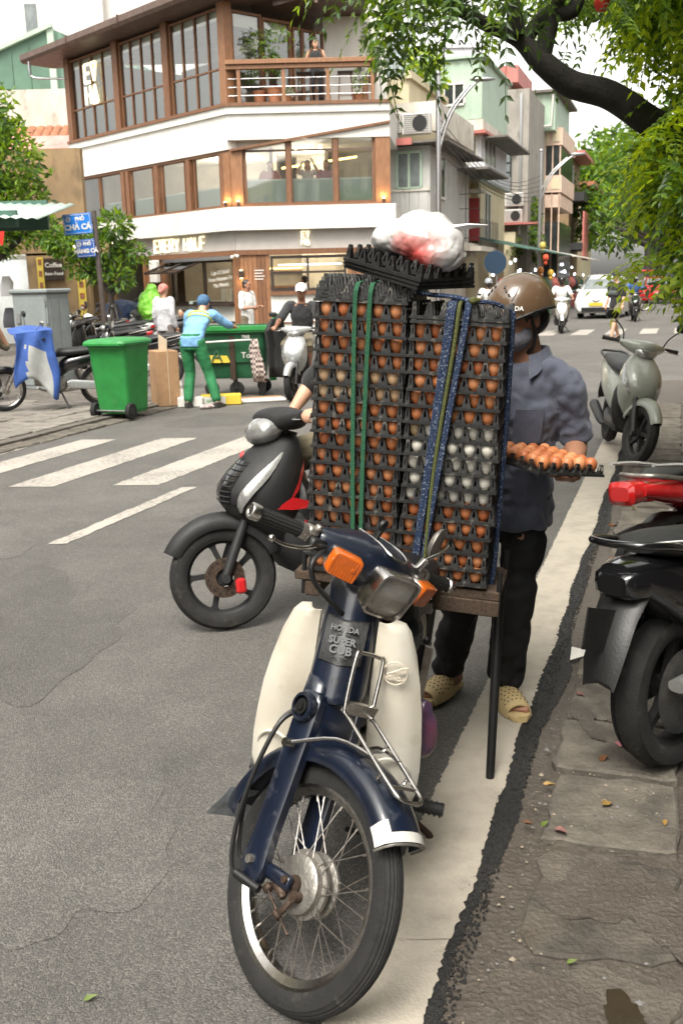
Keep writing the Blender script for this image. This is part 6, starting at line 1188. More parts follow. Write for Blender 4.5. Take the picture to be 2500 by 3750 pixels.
# ---- red motorbike and black scooter, rear ends, right pavement
RB = bike_matrix((2.50, 5.05, .03), R(230), R(5)); rbk = underbone('red and black motorbike parked with its tail towards the road', RB, m_red, steer=20, white_plate=False, rimm=m_matte)
mb = MB(); mb.tube([(-1.15, .13, .80), (-1.45, .125, .86), (-1.66, .10, .885)], [.012, .016, .010], 8, sub=4, flat=.6); mb.tube([(-1.15, -.13, .80), (-1.45, -.125, .86), (-1.66, -.10, .885)], [.012, .016, .010], 8, sub=4, flat=.6); mb.build('silver_grab_bar', m_silver, rbk)
mb = MB(); mb.loft([secx(x, (z0+z1)/2, (z1-z0)/2, w, 18, 3.2) for x, w, z0, z1 in ((-.95, .13, .56, .72), (-1.2, .140, .63, .76), (-1.5, .118, .70, .81), (-1.68, .08, .75, .81))], True, True, True); mb.build('red_tail', m_red, rbk)
mb = MB(); mb.loft([secx(x, z, h, w, 12, 4) for x, z, h, w in ((-1.66, .775, .045, .07), (-1.74, .775, .05, .065), (-1.755, .775, .03, .045))], True, True, True); mb.build('tail_lens', m_redlens, rbk)
mb = MB(); mb.loft([[Vector((x, a*w, z+dz)) for a, dz in ((-1, -.012), (0, .01), (1, -.012), (0, -.008))] for x, z, w in ((-1.40, .60, .05), (-1.62, .62, .06), (-1.84, .60, .045))], True, True, False); mb.loft([[Vector((x, a*w, z+dz)) for a, dz in ((-1, -.02), (0, .02), (1, -.02), (0, -.008))] for x, z, w in ((-1.66, .60, .06), (-1.78, .46, .055), (-1.88, .34, .045), (-1.97, .26, .02))], True, True, False); mb.build('tail_guard', m_black, rbk)
EN = bike_matrix((2.04, 3.84, .03), R(230), R(4)); en = scooter('glossy black scooter with white piped seat parked with its rear wheel at the gutter', EN, m_gloss, steer=0, R0=.26, wheelw=.10, rs=.72, lens=m_gloss, platem=m_black, exh=False)
mb = MB(); mb.tube([(-.75, s*.128, .752) if False else (-.75, -.105, .765) for s in (1,)]+[(-.95, -.128, .785), (-1.2, -.136, .81), (-1.42, -.115, .84), (-1.54, -.05, .845), (-1.55, .05, .845)], .004, 6, sub=4); mb.build('seat_piping', m_whitep, en)
mb = MB(); mb.loft([[Vector((x, -.12+a, zc+b)) for a, b in rsec(.03, hz, 14, 2.6)] for x, zc, hz in ((-.86, .28, .04), (-.95, .29, .07), (-1.12, .285, .055), (-1.26, .29, .045), (-1.36, .315, .04), (-1.42, .33, .02))], True, True, True); mb.build('swing_arm', mat('arm_grey', (.20, .20, .19), .45, .3, n=.25, ns=14), en)
mb = MB(Matrix.Translation((-1.28, -.055, .26))); mb.lathe([(0, -.02), (.11, -.02), (.125, -.01), (.14, .0)], 28, (0, 0, 0), (0, 1, 0)); mb.build('hub_motor', m_engine, en)
text_mesh('Enigma', .045, .001, Matrix.Translation((-1.35, -.150, .60)) @ Matrix.Rotation(R(-6), 4, 'Y') @ Matrix.Rotation(R(90), 4, 'X'), 'side_lettering', m_dgrey, en)
def lowered(root, names, dz, dx=0.):
    for c in root.children:
        if c.name.split('.')[0] in names: c.location.z -= dz; c.location.x += dx
lowered(rbk, ('side_panel', 'seat', 'grab_rail', 'tail_lamp', 'silver_grab_bar', 'red_tail', 'tail_lens', 'tail_guard', 'rear_mudguard'), .075, .03)
lowered(en, ('rear_body', 'seat', 'grab_rail', 'tail_lamp', 'seat_piping', 'side_lettering'), .06, .03)
# ---- left pavement: bike with tarpaulin, and the parked row
LB = bike_matrix((-4.35, 13.05, .06), R(66), R(4)); lb = underbone('black motorbike with a blue tarpaulin over its front on the left pavement', LB, m_gloss, steer=12)
m_tarp = mat('blue_tarpaulin', (.045, .11, .38), .55, n=.25, ns=6, bump=.5, bs=12); m_tarpg = mat('grey_tarpaulin', (.40, .41, .40), .55, n=.15, ns=5, bump=.5, bs=12)
mb = MB(LB); n1, n2 = 16, 22; gv = []
for i in range(n1+1):
    for j in range(n2+1):
        u, v = i/n1, j/n2; x = -.12-.52*u+.03*math.sin(v*9+u*4); ang = v; y = .30-.02*math.sin(u*7) if v > .35 else -.2+v/.35*.5; z = 1.06-.05*abs(u-.5) if v <= .35 else 1.06-(v-.35)*1.15*(1-.18*math.sin(u*5))
        gv.append((x, y+.035*math.sin(u*11+v*5)*v, z+.02*math.sin(v*14+u*3)))
mb.add(gv, [(i*(n2+1)+j, (i+1)*(n2+1)+j, (i+1)*(n2+1)+j+1, i*(n2+1)+j+1) for i in range(n1) for j in range(n2)], True); mb.mi = [1 if (k % n2) > n2*.52 and 3 < k//n2 < 13 and not (7 < (k//n2)+(k % n2)*.25 < 9) else 0 for k in range(len(mb.f))]
tp = mb.build('tarpaulin', [m_tarp, m_tarpg]); sd2 = tp.modifiers.new('s', 'SOLIDIFY'); sd2.thickness = .006; tag(tp, 'crumpled blue and grey tarpaulin draped over the parked black motorbike', 'tarpaulin')
row = [(scooter, (-5.0, 19.6), 118, m_gloss, 'black scooter parked behind the green wheelie bin'), (underbone, (-3.95, 16.2), 97, m_gloss, 'black motorbike parked behind the cardboard box, its tail by the road'), (scooter, (-5.6, 21.5), 70, m_whitep, 'white scooter parked against the sign post, front towards the road'), (underbone, (-4.9, 18.2), 100, m_black, 'dark motorbike parked beside the white scooter'), (scooter, (-5.1, 24.2), 95, m_dgrey, 'dark grey scooter parked nearest the cafe under the small tree'), (underbone, (-6.4, 23.2), 60, m_gloss, 'black motorbike parked beside the trunk of the small tree'), (scooter, (-5.6, 27.2), 130, m_gloss, 'black scooter parked close to the cafe steps with blue sheet')]
for fn, (x, y), yw, bm, lab in row: fn(lab, bike_matrix((x, y, .06), R(yw), R(5)), bm, group=None, steer=rnd.uniform(5, 25))
# ---- riders and scooters far up the street
m_wtee = cloth('white_tee', (.70, .70, .68), .06); m_grim = mat('dark_mask', (.02, .02, .02), .8); m_helmg = mat('grey_helmet', (.25, .27, .29), .3); m_helmk = mat('black_helmet', (.012, .012, .012), .2)
for (x, y), yw, bm, sh, cp, lab, lab2 in (((6.55, 29.5), 10, m_whitep, m_wtee, m_helmk, 'white and black scooter coming down the street before the white car', 'rider in white top and black helmet before the white car'),
        ((4.35, 28.0), -4, m_dgrey, m_wtee, m_helmg, 'dark scooter hidden behind the egg stacks', 'rider in white t-shirt and grey helmet seen over the egg stacks'),
        ((12.4, 43), 20, m_whitep, m_tee, m_helmk, 'white and lime scooter coming past the right side of the walking man', 'rider in black on the white and lime scooter'),
        ((10.6, 36), 12, m_gloss, cloth('blue_tee', (.03, .08, .22)), m_helmg, 'black scooter beside the walking man', 'rider in blue shirt beside the walking man'),
        ((14.6, 52), 18, m_gloss, m_tee, m_helmk, 'dark scooter far up the street near the red car', 'far rider in black near the red car'), ((5.3, 31.5), 5, m_dgrey, m_tee, m_helmg, 'grey scooter behind the man in brown helmet', 'rider in dark top behind the brown helmet')):
    M_ = bike_matrix((x, y, 0), R(yw), 0); scooter(lab, M_, bm, mirrors=True); rider(lab2, M_, dict(shirt=sh, sleeve=.45, trousers=m_shorts, leg=.9, shoe=m_sole, head='helmet', capm=cp, mask=m_grim), vox=.022)
# ---- street people
m_khaki = cloth('khaki_cloth', (.15, .13, .085)); J = stand(1.72, .02, .09, .26); J['el_r'] = (-.05, -.25, 1.12); J['wr_r'] = (.02, -.28, .88)
w_ = person('man in black t-shirt, cap and khaki shorts walking across the street', J, dict(shirt=m_tee, sleeve=.48, trousers=m_khaki, leg=.48, shoe=m_sole, head='cap', capm=m_helmk, skin=m_skinl), bike_matrix((7.2, 26.2, 0), R(52), 0), .013)[0]
mb = MB(); mb.loft([[Vector((.13+.02*math.cos(a), y, 1.18+.06*math.sin(a))) for a in [2*math.pi*k/8 for k in range(8)]] for y in (-.13, -.08, .0, .08, .13)], True, True); o = mb.build('waist_bag', mat('grey_bag', (.07, .08, .08), .7)); o.matrix_world = w_.matrix_world.copy(); tag(o, 'dark grey sling bag across the walking mans chest', 'bag')
J = stand(1.72); J['el_l'] = (.02, .23, 1.10); J['wr_l'] = (.26, .12, 1.14); J['el_r'] = (.02, -.23, 1.10); J['wr_r'] = (.26, -.12, 1.12); J['face'] = (1, .1, 0)
person('man in white t-shirt looking aside in front of the cafe window', J, dict(shirt=m_wtee, sleeve=.45, hem=.2, trousers=m_shorts, leg=.5, shoe=m_sole, skin=m_skin), bike_matrix((-1.98, 22.6, 0), R(-58), 0), .012)
# the street cleaner bending into the dumpster
m_clean = mat('blue_uniform', (.16, .34, .55), .8, n=.14, ns=7, bump=.5, bs=22); m_gtr = mat('green_trousers', (.018, .16, .055), .8, n=.2, ns=7, bump=.5, bs=22); m_hivis = mat('yellow_stripe', (.62, .66, .12), .5); m_bluecap = mat('blue_cap', (.05, .12, .22), .8, n=.3, ns=14)
J = dict(pelvis=(0, 0, .90), chest=(.17, 0, 1.13), neck=(.31, 0, 1.28), head=(.40, .02, 1.36), sh_l=(.28, .19, 1.22), sh_r=(.28, -.19, 1.22), el_l=(.33, .27, .96), el_r=(.46, -.30, 1.08), wr_l=(.36, .29, .70), wr_r=(.66, -.26, 1.06), hip_l=(0, .09, .87), hip_r=(0, -.09, .87), kn_l=(.07, .10, .47), kn_r=(.10, -.17, .46), an_l=(-.02, .10, .085), an_r=(-.10+.16, -.30, .085), face=(.85, .1, -.45))
cw = person('street cleaner in blue uniform shirt and green trousers bending over the dumpster', J, dict(shirt=m_clean, sleeve=.72, hem=.06, trousers=m_gtr, leg=.97, shoe=m_sole, head='cap', capm=m_bluecap, skin=m_skinl), bike_matrix((-1.93, 13.45, 0), R(-158), 0), .011)[0]
mb = MB(); c_ = Vector((.24, 0, 1.185)); l_ = Vector((0, 1, 0)); up_ = Vector((.62, 0, .78)); f_ = up_.cross(l_)*-1
for dz in (-.022, .022): mb.tube([c_+up_*dz+l_*.176*math.sin(a)+Vector((.78, 0, -.62))*.121*math.cos(a) for a in [2*math.pi*k/24 for k in range(24)]], .011, 6, closed=True, flat=.5)
mb.build('reflective_band', m_hivis, cw)
mb = MB(); mb.ell((.365, .292, .665), (.05, .045, .07), 12, 8); mb.ell((.37, .295, .61), (.04, .04, .05), 12, 8); mb.build('black_glove', m_black, cw)
J = stand(1.66); J['face'] = (1, 0, -.15); person('worker with red headscarf and pale jacket behind the street cleaner', J, dict(shirt=cloth('pale_jacket', (.46, .46, .48)), sleeve=.95, trousers=cloth('grey_short', (.16, .13, .12)), leg=.5, shoe=m_sole, head='scarf', capm=mat('red_scarf', (.50, .04, .06), .8, n=.5, ns=30, c2=(.55, .35, .25)), skin=m_skinl), bike_matrix((-3.3, 19.5, 0), R(-150), 0), .014)
J = stand(1.62, .03); J['wr_l'] = (.16, .06, 1.50); J['el_l'] = (.18, .22, 1.22); J['wr_r'] = (.16, -.06, 1.46); J['el_r'] = (.16, -.22, 1.20); person('person at the clothes shop with both hands raised to the head', J, dict(shirt=m_khaki, sleeve=.45, trousers=m_tee, shoe=m_sole, skin=m_skinl), bike_matrix((-5.05, 14.6, -.42), R(-80), 0), .011)
J = stand(1.62); person('seated figure in black beside the serving window', J, dict(shirt=m_tee, sleeve=.5, trousers=m_tee, shoe=m_sole, skin=m_skinl), bike_matrix((-3.9, 25.6, -.55), R(20), 0), .02)
# ================================================================== street furniture and clutter
m_bin = mat('green_bin_plastic', (.022, .21, .045), .42, n=.18, ns=5, bump=.12, bs=40, spk=.3, spc=(.10, .22, .10), sps=7); m_dump = mat('dark_green_plastic', (.012, .085, .035), .5, n=.3, ns=5, bump=.2, bs=30, spk=.4, spc=(.05, .06, .04), sps=6)
m_cab = mat('cabinet_grey', (.21, .235, .235), .5, n=.12, ns=6, bump=.1); m_card = mat('cardboard', (.34, .20, .105), .85, n=.14, ns=9, bump=.15, bs=40); m_cardw = mat('carton_white', (.62, .60, .55), .8, n=.1, ns=8); m_yel = mat('carton_yellow', (.62, .45, .04), .7, n=.1, ns=9)
wb = empty('wheelie_bin', (-2.72, 12.55, .02), R(-8), 'bright green plastic wheelie bin with lid at the pavement edge', 'bin')
def rect(w, d, z, cy=0., r=.03): return [Vector((x*w/2-(r*x if False else 0), y*d/2+cy, z)) for x, y in ((-1, -1), (1, -1), (1, 1), (-1, 1))]
mb = MB(); mb.loft([rsec3 for rsec3 in [[Vector((a, b+cy, z)) for a, b in rsec(w/2, d/2, 24, 9)] for w, d, z, cy in ((.43, .46, .06, .03), (.45, .49, .1, .025), (.53, .62, .86, 0), (.56, .66, .88, 0), (.56, .66, .91, 0))]], True, True, False); mb.build('bin_body', m_bin, wb)
mb = MB(); mb.loft([[Vector((a, b-.01, z)) for a, b in rsec(w/2, d/2, 24, 9)] for w, d, z in ((.60, .72, .905), (.61, .73, .93), (.59, .70, .955), (.5, .6, .975), (.3, .4, .985))], True, True, False); mb.b2(-.26, .26, -.39, -.35, .90, .94, .008); mb.build('lid', m_bin, wb)
for s in (-1, 1):
    mb = MB(); mb.lathe([(0, -.025), (.05, -.025), (.06, -.03), (.095, -.028), (.1, -.015), (.1, .015), (.095, .028), (.06, .03), (0, .025)], 24, (s*.25, -.22, .1), (1, 0, 0)); w_ = mb.build('bin_wheel', m_rubber, wb); mb = MB(); mb.lathe([(0, -.032), (.045, -.031), (.05, -.02), (.05, .02), (.045, .031), (0, .032)], 16, (s*.25, -.22, .1), (1, 0, 0)); mb.build('wheel_hub', m_dgrey, w_)
mb = MB(); mb.cyl((-.27, -.24, .1), (.27, -.24, .1), .012, n=8); mb.build('axle', m_steel, wb); wb.rotation_euler[2] = R(-20)
mb = MB(); mb.cyl((-.25, .34, .92), (.25, .34, .92), .016, n=8); [mb.bar((s*.22, .30, .88), (s*.22, .34, .92), .03, .03) for s in (-1, 1)]; mb.build('lid_hinge', m_bin, wb)
bx = empty('cardboard_box', (-2.38, 13.75, .02), R(24), 'tall brown cardboard box standing beside the green bin', 'box'); mb = MB(); mb.b2(-.15, .15, -.22, .22, 0, .74, .006); mb.build('carton', m_card, bx); mb = MB(); mb.bar((0, -.22, .742), (.0, .22, .80), .30, .006, (1, 0, 0)); mb.b2(-.004, .004, -.224, -.219, .02, .73); mb.build('top_flap', mat('lit_top_card', (.52, .42, .30), .8), bx)  # paler flap colour paints in the light falling on the box top
for (x, y, rz, l, w, h, m_, lab) in ((-2.02, 13.6, .1, .34, .2, .13, m_cardw, 'small white carton lying at the street cleaners foot'), (-1.62, 13.75, .12, .55, .2, .14, m_yel, 'yellow and white milk carton box flattened by the dumpster'), (-1.12, 14.0, .25, .75, .24, .035, m_cardw, 'flattened white sheet of carton before the dumpster wheel'), (-1.1, 14.25, .2, .6, .3, .03, m_card, 'flattened brown cardboard sheet under the dumpster')):
    mb = MB(); mb.box((0, 0, h/2), (l, w, h), None, .01); o = mb.build('flattened_carton', m_, None, (x, y, .004), (0, 0, rz)); tag(o, lab, 'carton')
    if m_ is m_yel: mb = MB(); mb.b2(-.28, .06, -.104, -.1005, .02, .12); mb.build('printed_side', m_cardw, o); text_mesh('BIMILK', .06, .002, Matrix.Translation((-.11, -.106, .06)) @ Matrix.Rotation(R(90), 4, 'X'), 'carton_lettering', m_bin, o)
mb = MB(); mb.lathe([(0, 0), (.032, .002), (.033, .14), (.02, .17), (.014, .19), (0, .19)], 14, (-1.85, 13.25, .035), (1, .15, 0)); mb.build('drink_can', mat('dark_label', (.10, .03, .04), .35, n=.5, ns=20, c2=(.5, .45, .42))); tag(bpy.data.objects['drink_can'], 'dark drink bottle lying on the road by the cleaners shoe', 'bottle')
# dumpster cart
dm = empty('dumpster_cart', (-1.50, 15.1, 0), R(-4), 'dark green wheeled dumpster with yellow letter and hanging cloths', 'dumpster')
mb = MB(); mb.loft([[Vector((a, b, z)) for a, b in rsec(w/2, d/2, 24, 10)] for w, d, z in ((.80, .62, .26), (.82, .64, .30), (.98, .80, .88), (1.0, .82, .96), (1.06, .88, .97), (1.06, .88, 1.02), (1.0, .82, 1.02), (.92, .74, .5))], True, False, False); mb.add([(-.42, -.33, .27), (.42, -.33, .27), (.42, .33, .27), (-.42, .33, .27)], [(0, 1, 2, 3)]); mb.build('tub', m_dump, dm)
mb = MB(); mb.b2(-.53, .53, -.45, -.43, .93, 1.03, .006); mb.b2(-.54, .54, -.47, -.455, .965, .995); mb.build('rim_lip', m_bin, dm)
mb = MB(); mb.b2(-.05, .03, -.40, -.36, .25, .93); mb.build('rib', m_rust, dm); mb = MB(); mb.cyl((-.45, -.47, .80), (.28, -.47, .83), .014, n=8); mb.build('white_pole', m_white, dm)
mb = MB(); mb.prism([(-.36, 0), (.02, 0), (-.10, .24), (-.26, .26)], .004, (-.06, -.385, .50), (1, 0, .0), (0, .12, 1)); a_ = mb.build('yellow_letter', m_yel, dm); text_mesh('A', .26, .003, Matrix.Translation((-.24, -.396, .60)) @ Matrix.Rotation(R(83), 4, 'X'), 'stencil_letter', m_dump, dm); text_mesh('To', .12, .003, Matrix.Translation((.19, -.392, .60)) @ Matrix.Rotation(R(83), 4, 'X'), 'stencil_letter', m_cardw, dm); text_mesh('7908', .06, .003, Matrix.Translation((.20, -.42, .87)) @ Matrix.Rotation(R(83), 4, 'X'), 'stencil_number', m_cardw, dm)
for x, y in ((-.36, -.25), (.02, -.30), (.36, .2)):
    mb = MB(); mb.lathe([(0, -.03), (.06, -.03), (.1, -.025), (.11, 0), (.1, .025), (.06, .03), (0, .03)], 20, (x, y, .11), (0, 1, .0)); w_ = mb.build('castor_wheel', m_rubber, dm); mb = MB(); [mb.bar((x, y+s*.045, .11), (x-.02, y+s*.045, .27), .01, .05) for s in (-1, 1)]; mb.build('castor_fork', m_dgrey, w_)
mb = MB(); mb.bar((.40, -.36, .02), (.42, -.36, .28), .10, .09); mb.build('dumpster_leg', m_black, dm); mb = MB(); mb.bar((.52, 0, .2), (.62, -.1, 1.18), .10, .05); mb.build('push_handle', m_bin, dm)
def hanging(name, pts, w, m, lab, cat, M=None, seed=1, thick=.02, mats=None):
    rr = random.Random(seed); mb = MB(M); secs = []
    for i, p in enumerate(pts):
        ww = w[i] if hasattr(w, '__len__') else w; secs.append([Vector(p)+Vector(((t-.5)*ww, thick*math.sin(t*11+i*.7+seed)+.012*rr.random(), 0)) for t in [k/12 for k in range(13)]])
    mb.loft(secs, False, False, True); o = mb.build(name, mats or m); s = o.modifiers.new('s', 'SOLIDIFY'); s.thickness = .008; tag(o, lab, cat); return o
DM = Matrix.Translation((-1.50, 15.1, 0)) @ Matrix.Rotation(R(-4), 4, 'Z')
m_jack = mat('black_jacket', (.014, .014, .014), .75, bump=.6, bs=14); hanging('hanging_jacket', [(.66, -.40, 1.12), (.64, -.46, .95), (.70, -.47, .7), (.73, -.46, .45), (.74, -.46, .28)], (.16, .30, .36, .40, .42), m_jack, 'black jacket hanging on the dumpster handle', 'jacket', DM, 3, .05)
mck = mat('checked_cloth', (.45, .38, .33), .85); N_, L_, b_ = nodes_of(mck); tcx = N_.new('ShaderNodeTexCoord'); bk = N_.new('ShaderNodeTexChecker'); bk.inputs['Scale'].default_value = 26; bk.inputs[1].default_value = (.52, .45, .40, 1); bk.inputs[2].default_value = (.10, .06, .06, 1); L_.new(tcx.outputs['Object'], bk.inputs['Vector']); L_.new(bk.outputs[0], b_.inputs['Base Color'])
hanging('checked_scarf', [(.34, -.485, .84), (.33, -.49, .7), (.36, -.50, .55), (.38, -.50, .38), (.40, -.50, .22)], (.09, .15, .18, .2, .2), mck, 'brown and white checked cloth hanging on the dumpster pole', 'cloth', DM, 5, .02)
# grey electrical cabinet
cb = empty('electrical_cabinet', (-4.72, 16.3, .05), R(-28), 'grey metal electrical cabinet behind the tarpaulin covered motorbike', 'cabinet'); mb = MB(); mb.b2(-.36, .36, -.25, .25, 0, 1.50, .006); mb.build('case', m_cab, cb); mb = MB(); mb.b2(-.40, .40, -.29, .29, 1.50, 1.57, .02); mb.build('roof_cap', m_cab, cb)
for x0, x1, z0, z1 in ((-.33, .33, .84, 1.44), (-.33, .33, .06, .80)):
    mb = MB(); mb.b2(x0, x1, -.262, -.25, z0, z1, .004); d_ = mb.build('door', m_cab, cb); mb = MB(); mb.b2(x0+.05, x0+.14, -.285, -.262, (z0+z1)/2-.10, (z0+z1)/2+.06, .006); mb.build('door_handle', m_steel, d_)
for z in (.2, .6, 1.0, 1.35): mb = MB(); mb.cyl((.345, -.262, z-.04), (.345, -.262, z+.04), .012, n=8); mb.build('hinge', m_steel, cb)
mb = MB(); mb.b2(.36, .372, -.20, .0, .06, 1.40, .003); mb.build('side_door', m_cab, cb); mb = MB(); mb.b2(.36, .372, .02, .2, .06, 1.40, .003); mb.build('side_door', m_cab, cb)
# sign post with two street name plates
m_sblue = mat('sign_blue', (.012, .16, .55), .4, n=.12, ns=9); m_sblue2 = mat('sign_blue_faded', (.03, .10, .36), .45, n=.2, ns=9); m_post = mat('brown_post', (.085, .068, .06), .6, n=.25, ns=8)
sp = empty('street_sign_post', (-4.10, 18, 0), 0, 'brown street name post with two blue name plates', 'sign'); mb = MB(); mb.cyl((0, 0, 0), (-.06, 0, 2.92), .045, n=16); mb.build('post', m_post, sp)
for z, x, w, h, t, m_ in ((2.70, -.34, .51, .345, 'CHẢ CÁ', m_sblue), (2.29, -.23, .345, .30, 'HÀNG CÁ', m_sblue2)):
    M_ = Matrix.Translation((x, -.06, z)) @ Matrix.Rotation(R(-3), 4, 'Y') @ Matrix.Rotation(R(-8), 4, 'Z'); mb = MB(M_); mb.box((0, 0, 0), (w, .012, h), None, .004); pl = mb.build('name_plate', m_, sp)
    X = M_ @ Matrix.Rotation(R(90), 4, 'X'); text_mesh('PHỐ', h*.24, .003, X @ Matrix.Translation((w*.1, h*.24, .009)), 'plate_lettering', m_white, pl, bold=.004); text_mesh(t, h*(.40 if len(t) < 7 else .34), .003, X @ Matrix.Scale(.92, 4) @ Matrix.Translation((0, -h*.17, .0095)), 'plate_lettering', m_white, pl, bold=.006)
    mb = MB(X); i_ = .022; [mb.bar(a, b, .006, .008, (0, 0, 1)) for a, b in (((-w/2+i_, -h/2+i_, .008), (w/2-i_, -h/2+i_, .008)), ((-w/2+i_, h/2-i_, .008), (w/2-i_, h/2-i_, .008)), ((-w/2+i_, -h/2+i_, .008), (-w/2+i_, h/2-i_, .008)), ((w/2-i_, -h/2+i_, .008), (w/2-i_, h/2-i_, .008)))]; mb.torus((-w*.32, h*.24, .008), h*.12, .006, (0, 0, 1), 20, 6); mb.torus((-w*.32, h*.24, .008), h*.06, .005, (0, 0, 1), 16, 6); mb.build('plate_border', m_white, pl)
    mb = MB(); mb.cyl((x+w/2-.03, -.05, z+.05), (-.05, 0, z+.05), .012, n=6); mb.build('bracket', m_steel, sp)
# ================================================================== foliage
def crown(name, blobs, n, size, mats, parent, asp=.42, seed=1, droop=.3, edge=.35, inner=.25, M=None):
    """leaves as folded blades spread through the volume of the given ellipsoids"""
    rg = np.random.default_rng(seed); B = np.array([(*c, *r) for c, r in blobs], float); vol = (B[:, 3]*B[:, 4]*B[:, 5]); idx = rg.choice(len(B), n, p=vol/vol.sum())
    d = rg.normal(size=(n, 3)); d /= np.linalg.norm(d, axis=1)[:, None]; rad = inner+(1-inner)*rg.random(n)**edge
    clump = .82+.3*np.sin(d[:, 0]*7+idx)*np.sin(d[:, 1]*6+idx*2)*np.sin(d[:, 2]*8)
    P = B[idx, :3]+d*B[idx, 3:]*(rad*clump)[:, None]
    ax = rg.normal(size=(n, 3))*.7+d*.8; ax[:, 2] -= droop; ax /= np.linalg.norm(ax, axis=1)[:, None]; sd = np.cross(ax, rg.normal(size=(n, 3))); sd /= np.linalg.norm(sd, axis=1)[:, None]; nm = np.cross(ax, sd)
    s = size*(.6+.8*rg.random(n)); L = s[:, None]; W = L*asp
    v = np.stack([P, P+ax*L*.45+sd*W*.5+nm*L*.08, P+ax*L, P+ax*L*.45-sd*W*.5+nm*L*.08], 1).reshape(-1, 3)
    f = np.arange(n)[:, None]*4; F = np.concatenate([f+[0, 1, 2], f+[0, 2, 3]], 1).reshape(-1, 3)
    me = bpy.data.meshes.new(name); me.from_pydata(v.tolist(), [], F.tolist())
    for m_ in mats: me.materials.append(m_)
    me.polygons.foreach_set('material_index', np.repeat((rg.random(n)*len(mats)).astype(int), 2)); me.update(); return link(me, name, parent, stuff=True)
m_bark = mat('bark', (.045, .038, .032), .9, n=.5, ns=9, bump=1., bs=30, str3=(1, 1, .35)); m_barkd = mat('dark_bark', (.018, .015, .013), .9, n=.5, ns=9, bump=1., bs=28)
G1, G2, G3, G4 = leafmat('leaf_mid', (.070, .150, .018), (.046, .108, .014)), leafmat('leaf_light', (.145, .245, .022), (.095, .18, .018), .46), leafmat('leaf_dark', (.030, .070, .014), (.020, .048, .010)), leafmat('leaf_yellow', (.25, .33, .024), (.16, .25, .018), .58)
def tree(label, base, h, blobs, n, size, mats, r=.12, seed=1, group=None, limbs=4, bark=None, asp=.42, edge=.35, droop=.3):
    t = empty('tree', base, 0, label, 'tree', group); rr = random.Random(seed); mb = MB(); top = Vector((0, 0, h))
    mb.tube([(0, 0, -.05), (rr.uniform(-.08, .08), rr.uniform(-.08, .08), h*.5), (rr.uniform(-.1, .1), rr.uniform(-.1, .1), h)], [r*1.25, r, r*.7], 10, sub=5)
    for c, rd in blobs[:limbs+6]: c = Vector(c); m_ = Vector((0, 0, h*.75)).lerp(c, .5)+Vector((0, 0, -.1)); mb.tube([Vector((0, 0, h*.7)), m_, c], [r*.6, r*.4, r*.15], 7, sub=3)
    mb.build('trunk', bark or m_bark, t); crown('crown', blobs, n, size, mats, t, seed=seed, asp=asp, edge=edge, droop=droop); return t
def scatter(cx, cy, cz, rx, ry, rz, k, r, seed): rr = random.Random(seed); return [((cx+rr.gauss(0, rx*.5), cy+rr.gauss(0, ry*.5), cz+rr.gauss(0, rz*.5)), (r*rr.uniform(.7, 1.2), r*rr.uniform(.7, 1.2), r*rr.uniform(.55, .85))) for _ in range(k)]
tree('small young street tree with support sticks in front of the cafe', (-5.25, 24, .05), 2.0, [((-.9, 0, 2.55), (.6, .6, .35)), ((-1.25, .1, 2.75), (.5, .5, .3)), ((-.2, 0, 2.5), (.55, .6, .4)), ((.45, .1, 2.35), (.5, .5, .3)), ((.15, 0, 2.95), (.5, .5, .4)), ((-.3, 0, 1.95), (.45, .45, .3)), ((.25, -.2, 1.8), (.35, .35, .3)), ((-.7, 0, 2.1), (.4, .4, .3))], 2600, .17, [G1, G1, G2, G3], .07, 3, asp=.38)
for a in range(4): mb = MB(); mb.cyl((-5.25+.55*math.cos(a*1.57+.6), 24+.55*math.sin(a*1.57+.6), 0), (-5.25+.08*math.cos(a*1.57+.6), 24+.08*math.sin(a*1.57+.6), 1.25), .022, n=7); tag(mb.build('support_stick', m_bark), 'wooden stick propping the small young street tree', 'stick', 'sticks around the young tree')
tree('large bushy green tree beyond the clothes shop', (-8.6, 24.5, 0), 2.8, [((0, 0, 5.4), (1.5, 1.4, 1.3)), ((.9, 0, 4.6), (1.1, 1.2, 1.0)), ((-.6, 0, 4.2), (1.2, 1.2, 1.1)), ((1.0, .2, 3.6), (1.1, 1.2, .8)), ((.6, 0, 3.2), (1.2, 1.2, .6)), ((1.5, 0, 3.05), (.7, .8, .5)), ((-.8, 0, 5.9), (1.1, 1.1, .9)), ((.3, .2, 2.75), (1.0, 1, .45))], 9000, .19, [G1, G2, G2, G3], .2, 5, asp=.4, edge=.3)
for k, (x, y, h, rx, n, sc) in enumerate(((10.8, 41, 3.6, 2.0, 3600, .34), (21, 62, 4.2, 3.0, 4200, .46), (23, 66, 4.5, 3.2, 4200, .5), (23.5, 77, 5.2, 4.0, 4500, .6), (27, 88, 6, 5, 4500, .7), (29, 92, 6.5, 5.0, 4500, .75), (22.5, 48, 4.5, 3.0, 4000, .42), (36, 105, 7, 7, 4000, .9))[1:]):
    tree(['leafy street tree on the far left kerb, lower branches trimmed', 'broad street tree over the red car', 'tall dense tree closing the view down the street', 'wide dark tree far down the street', 'pale far tree behind the lamp post', 'bushy tree beyond the hanging leaves on the right', 'farthest rounded tree at the end of the street'][k], (x, y, 0), h, scatter(0, 0, h*1.45, rx*1.5, rx*1.5, h*.55, 11, rx*.62, 20+k), n, sc, [G1, G1, G3, G2], .28, 30+k, limbs=5)
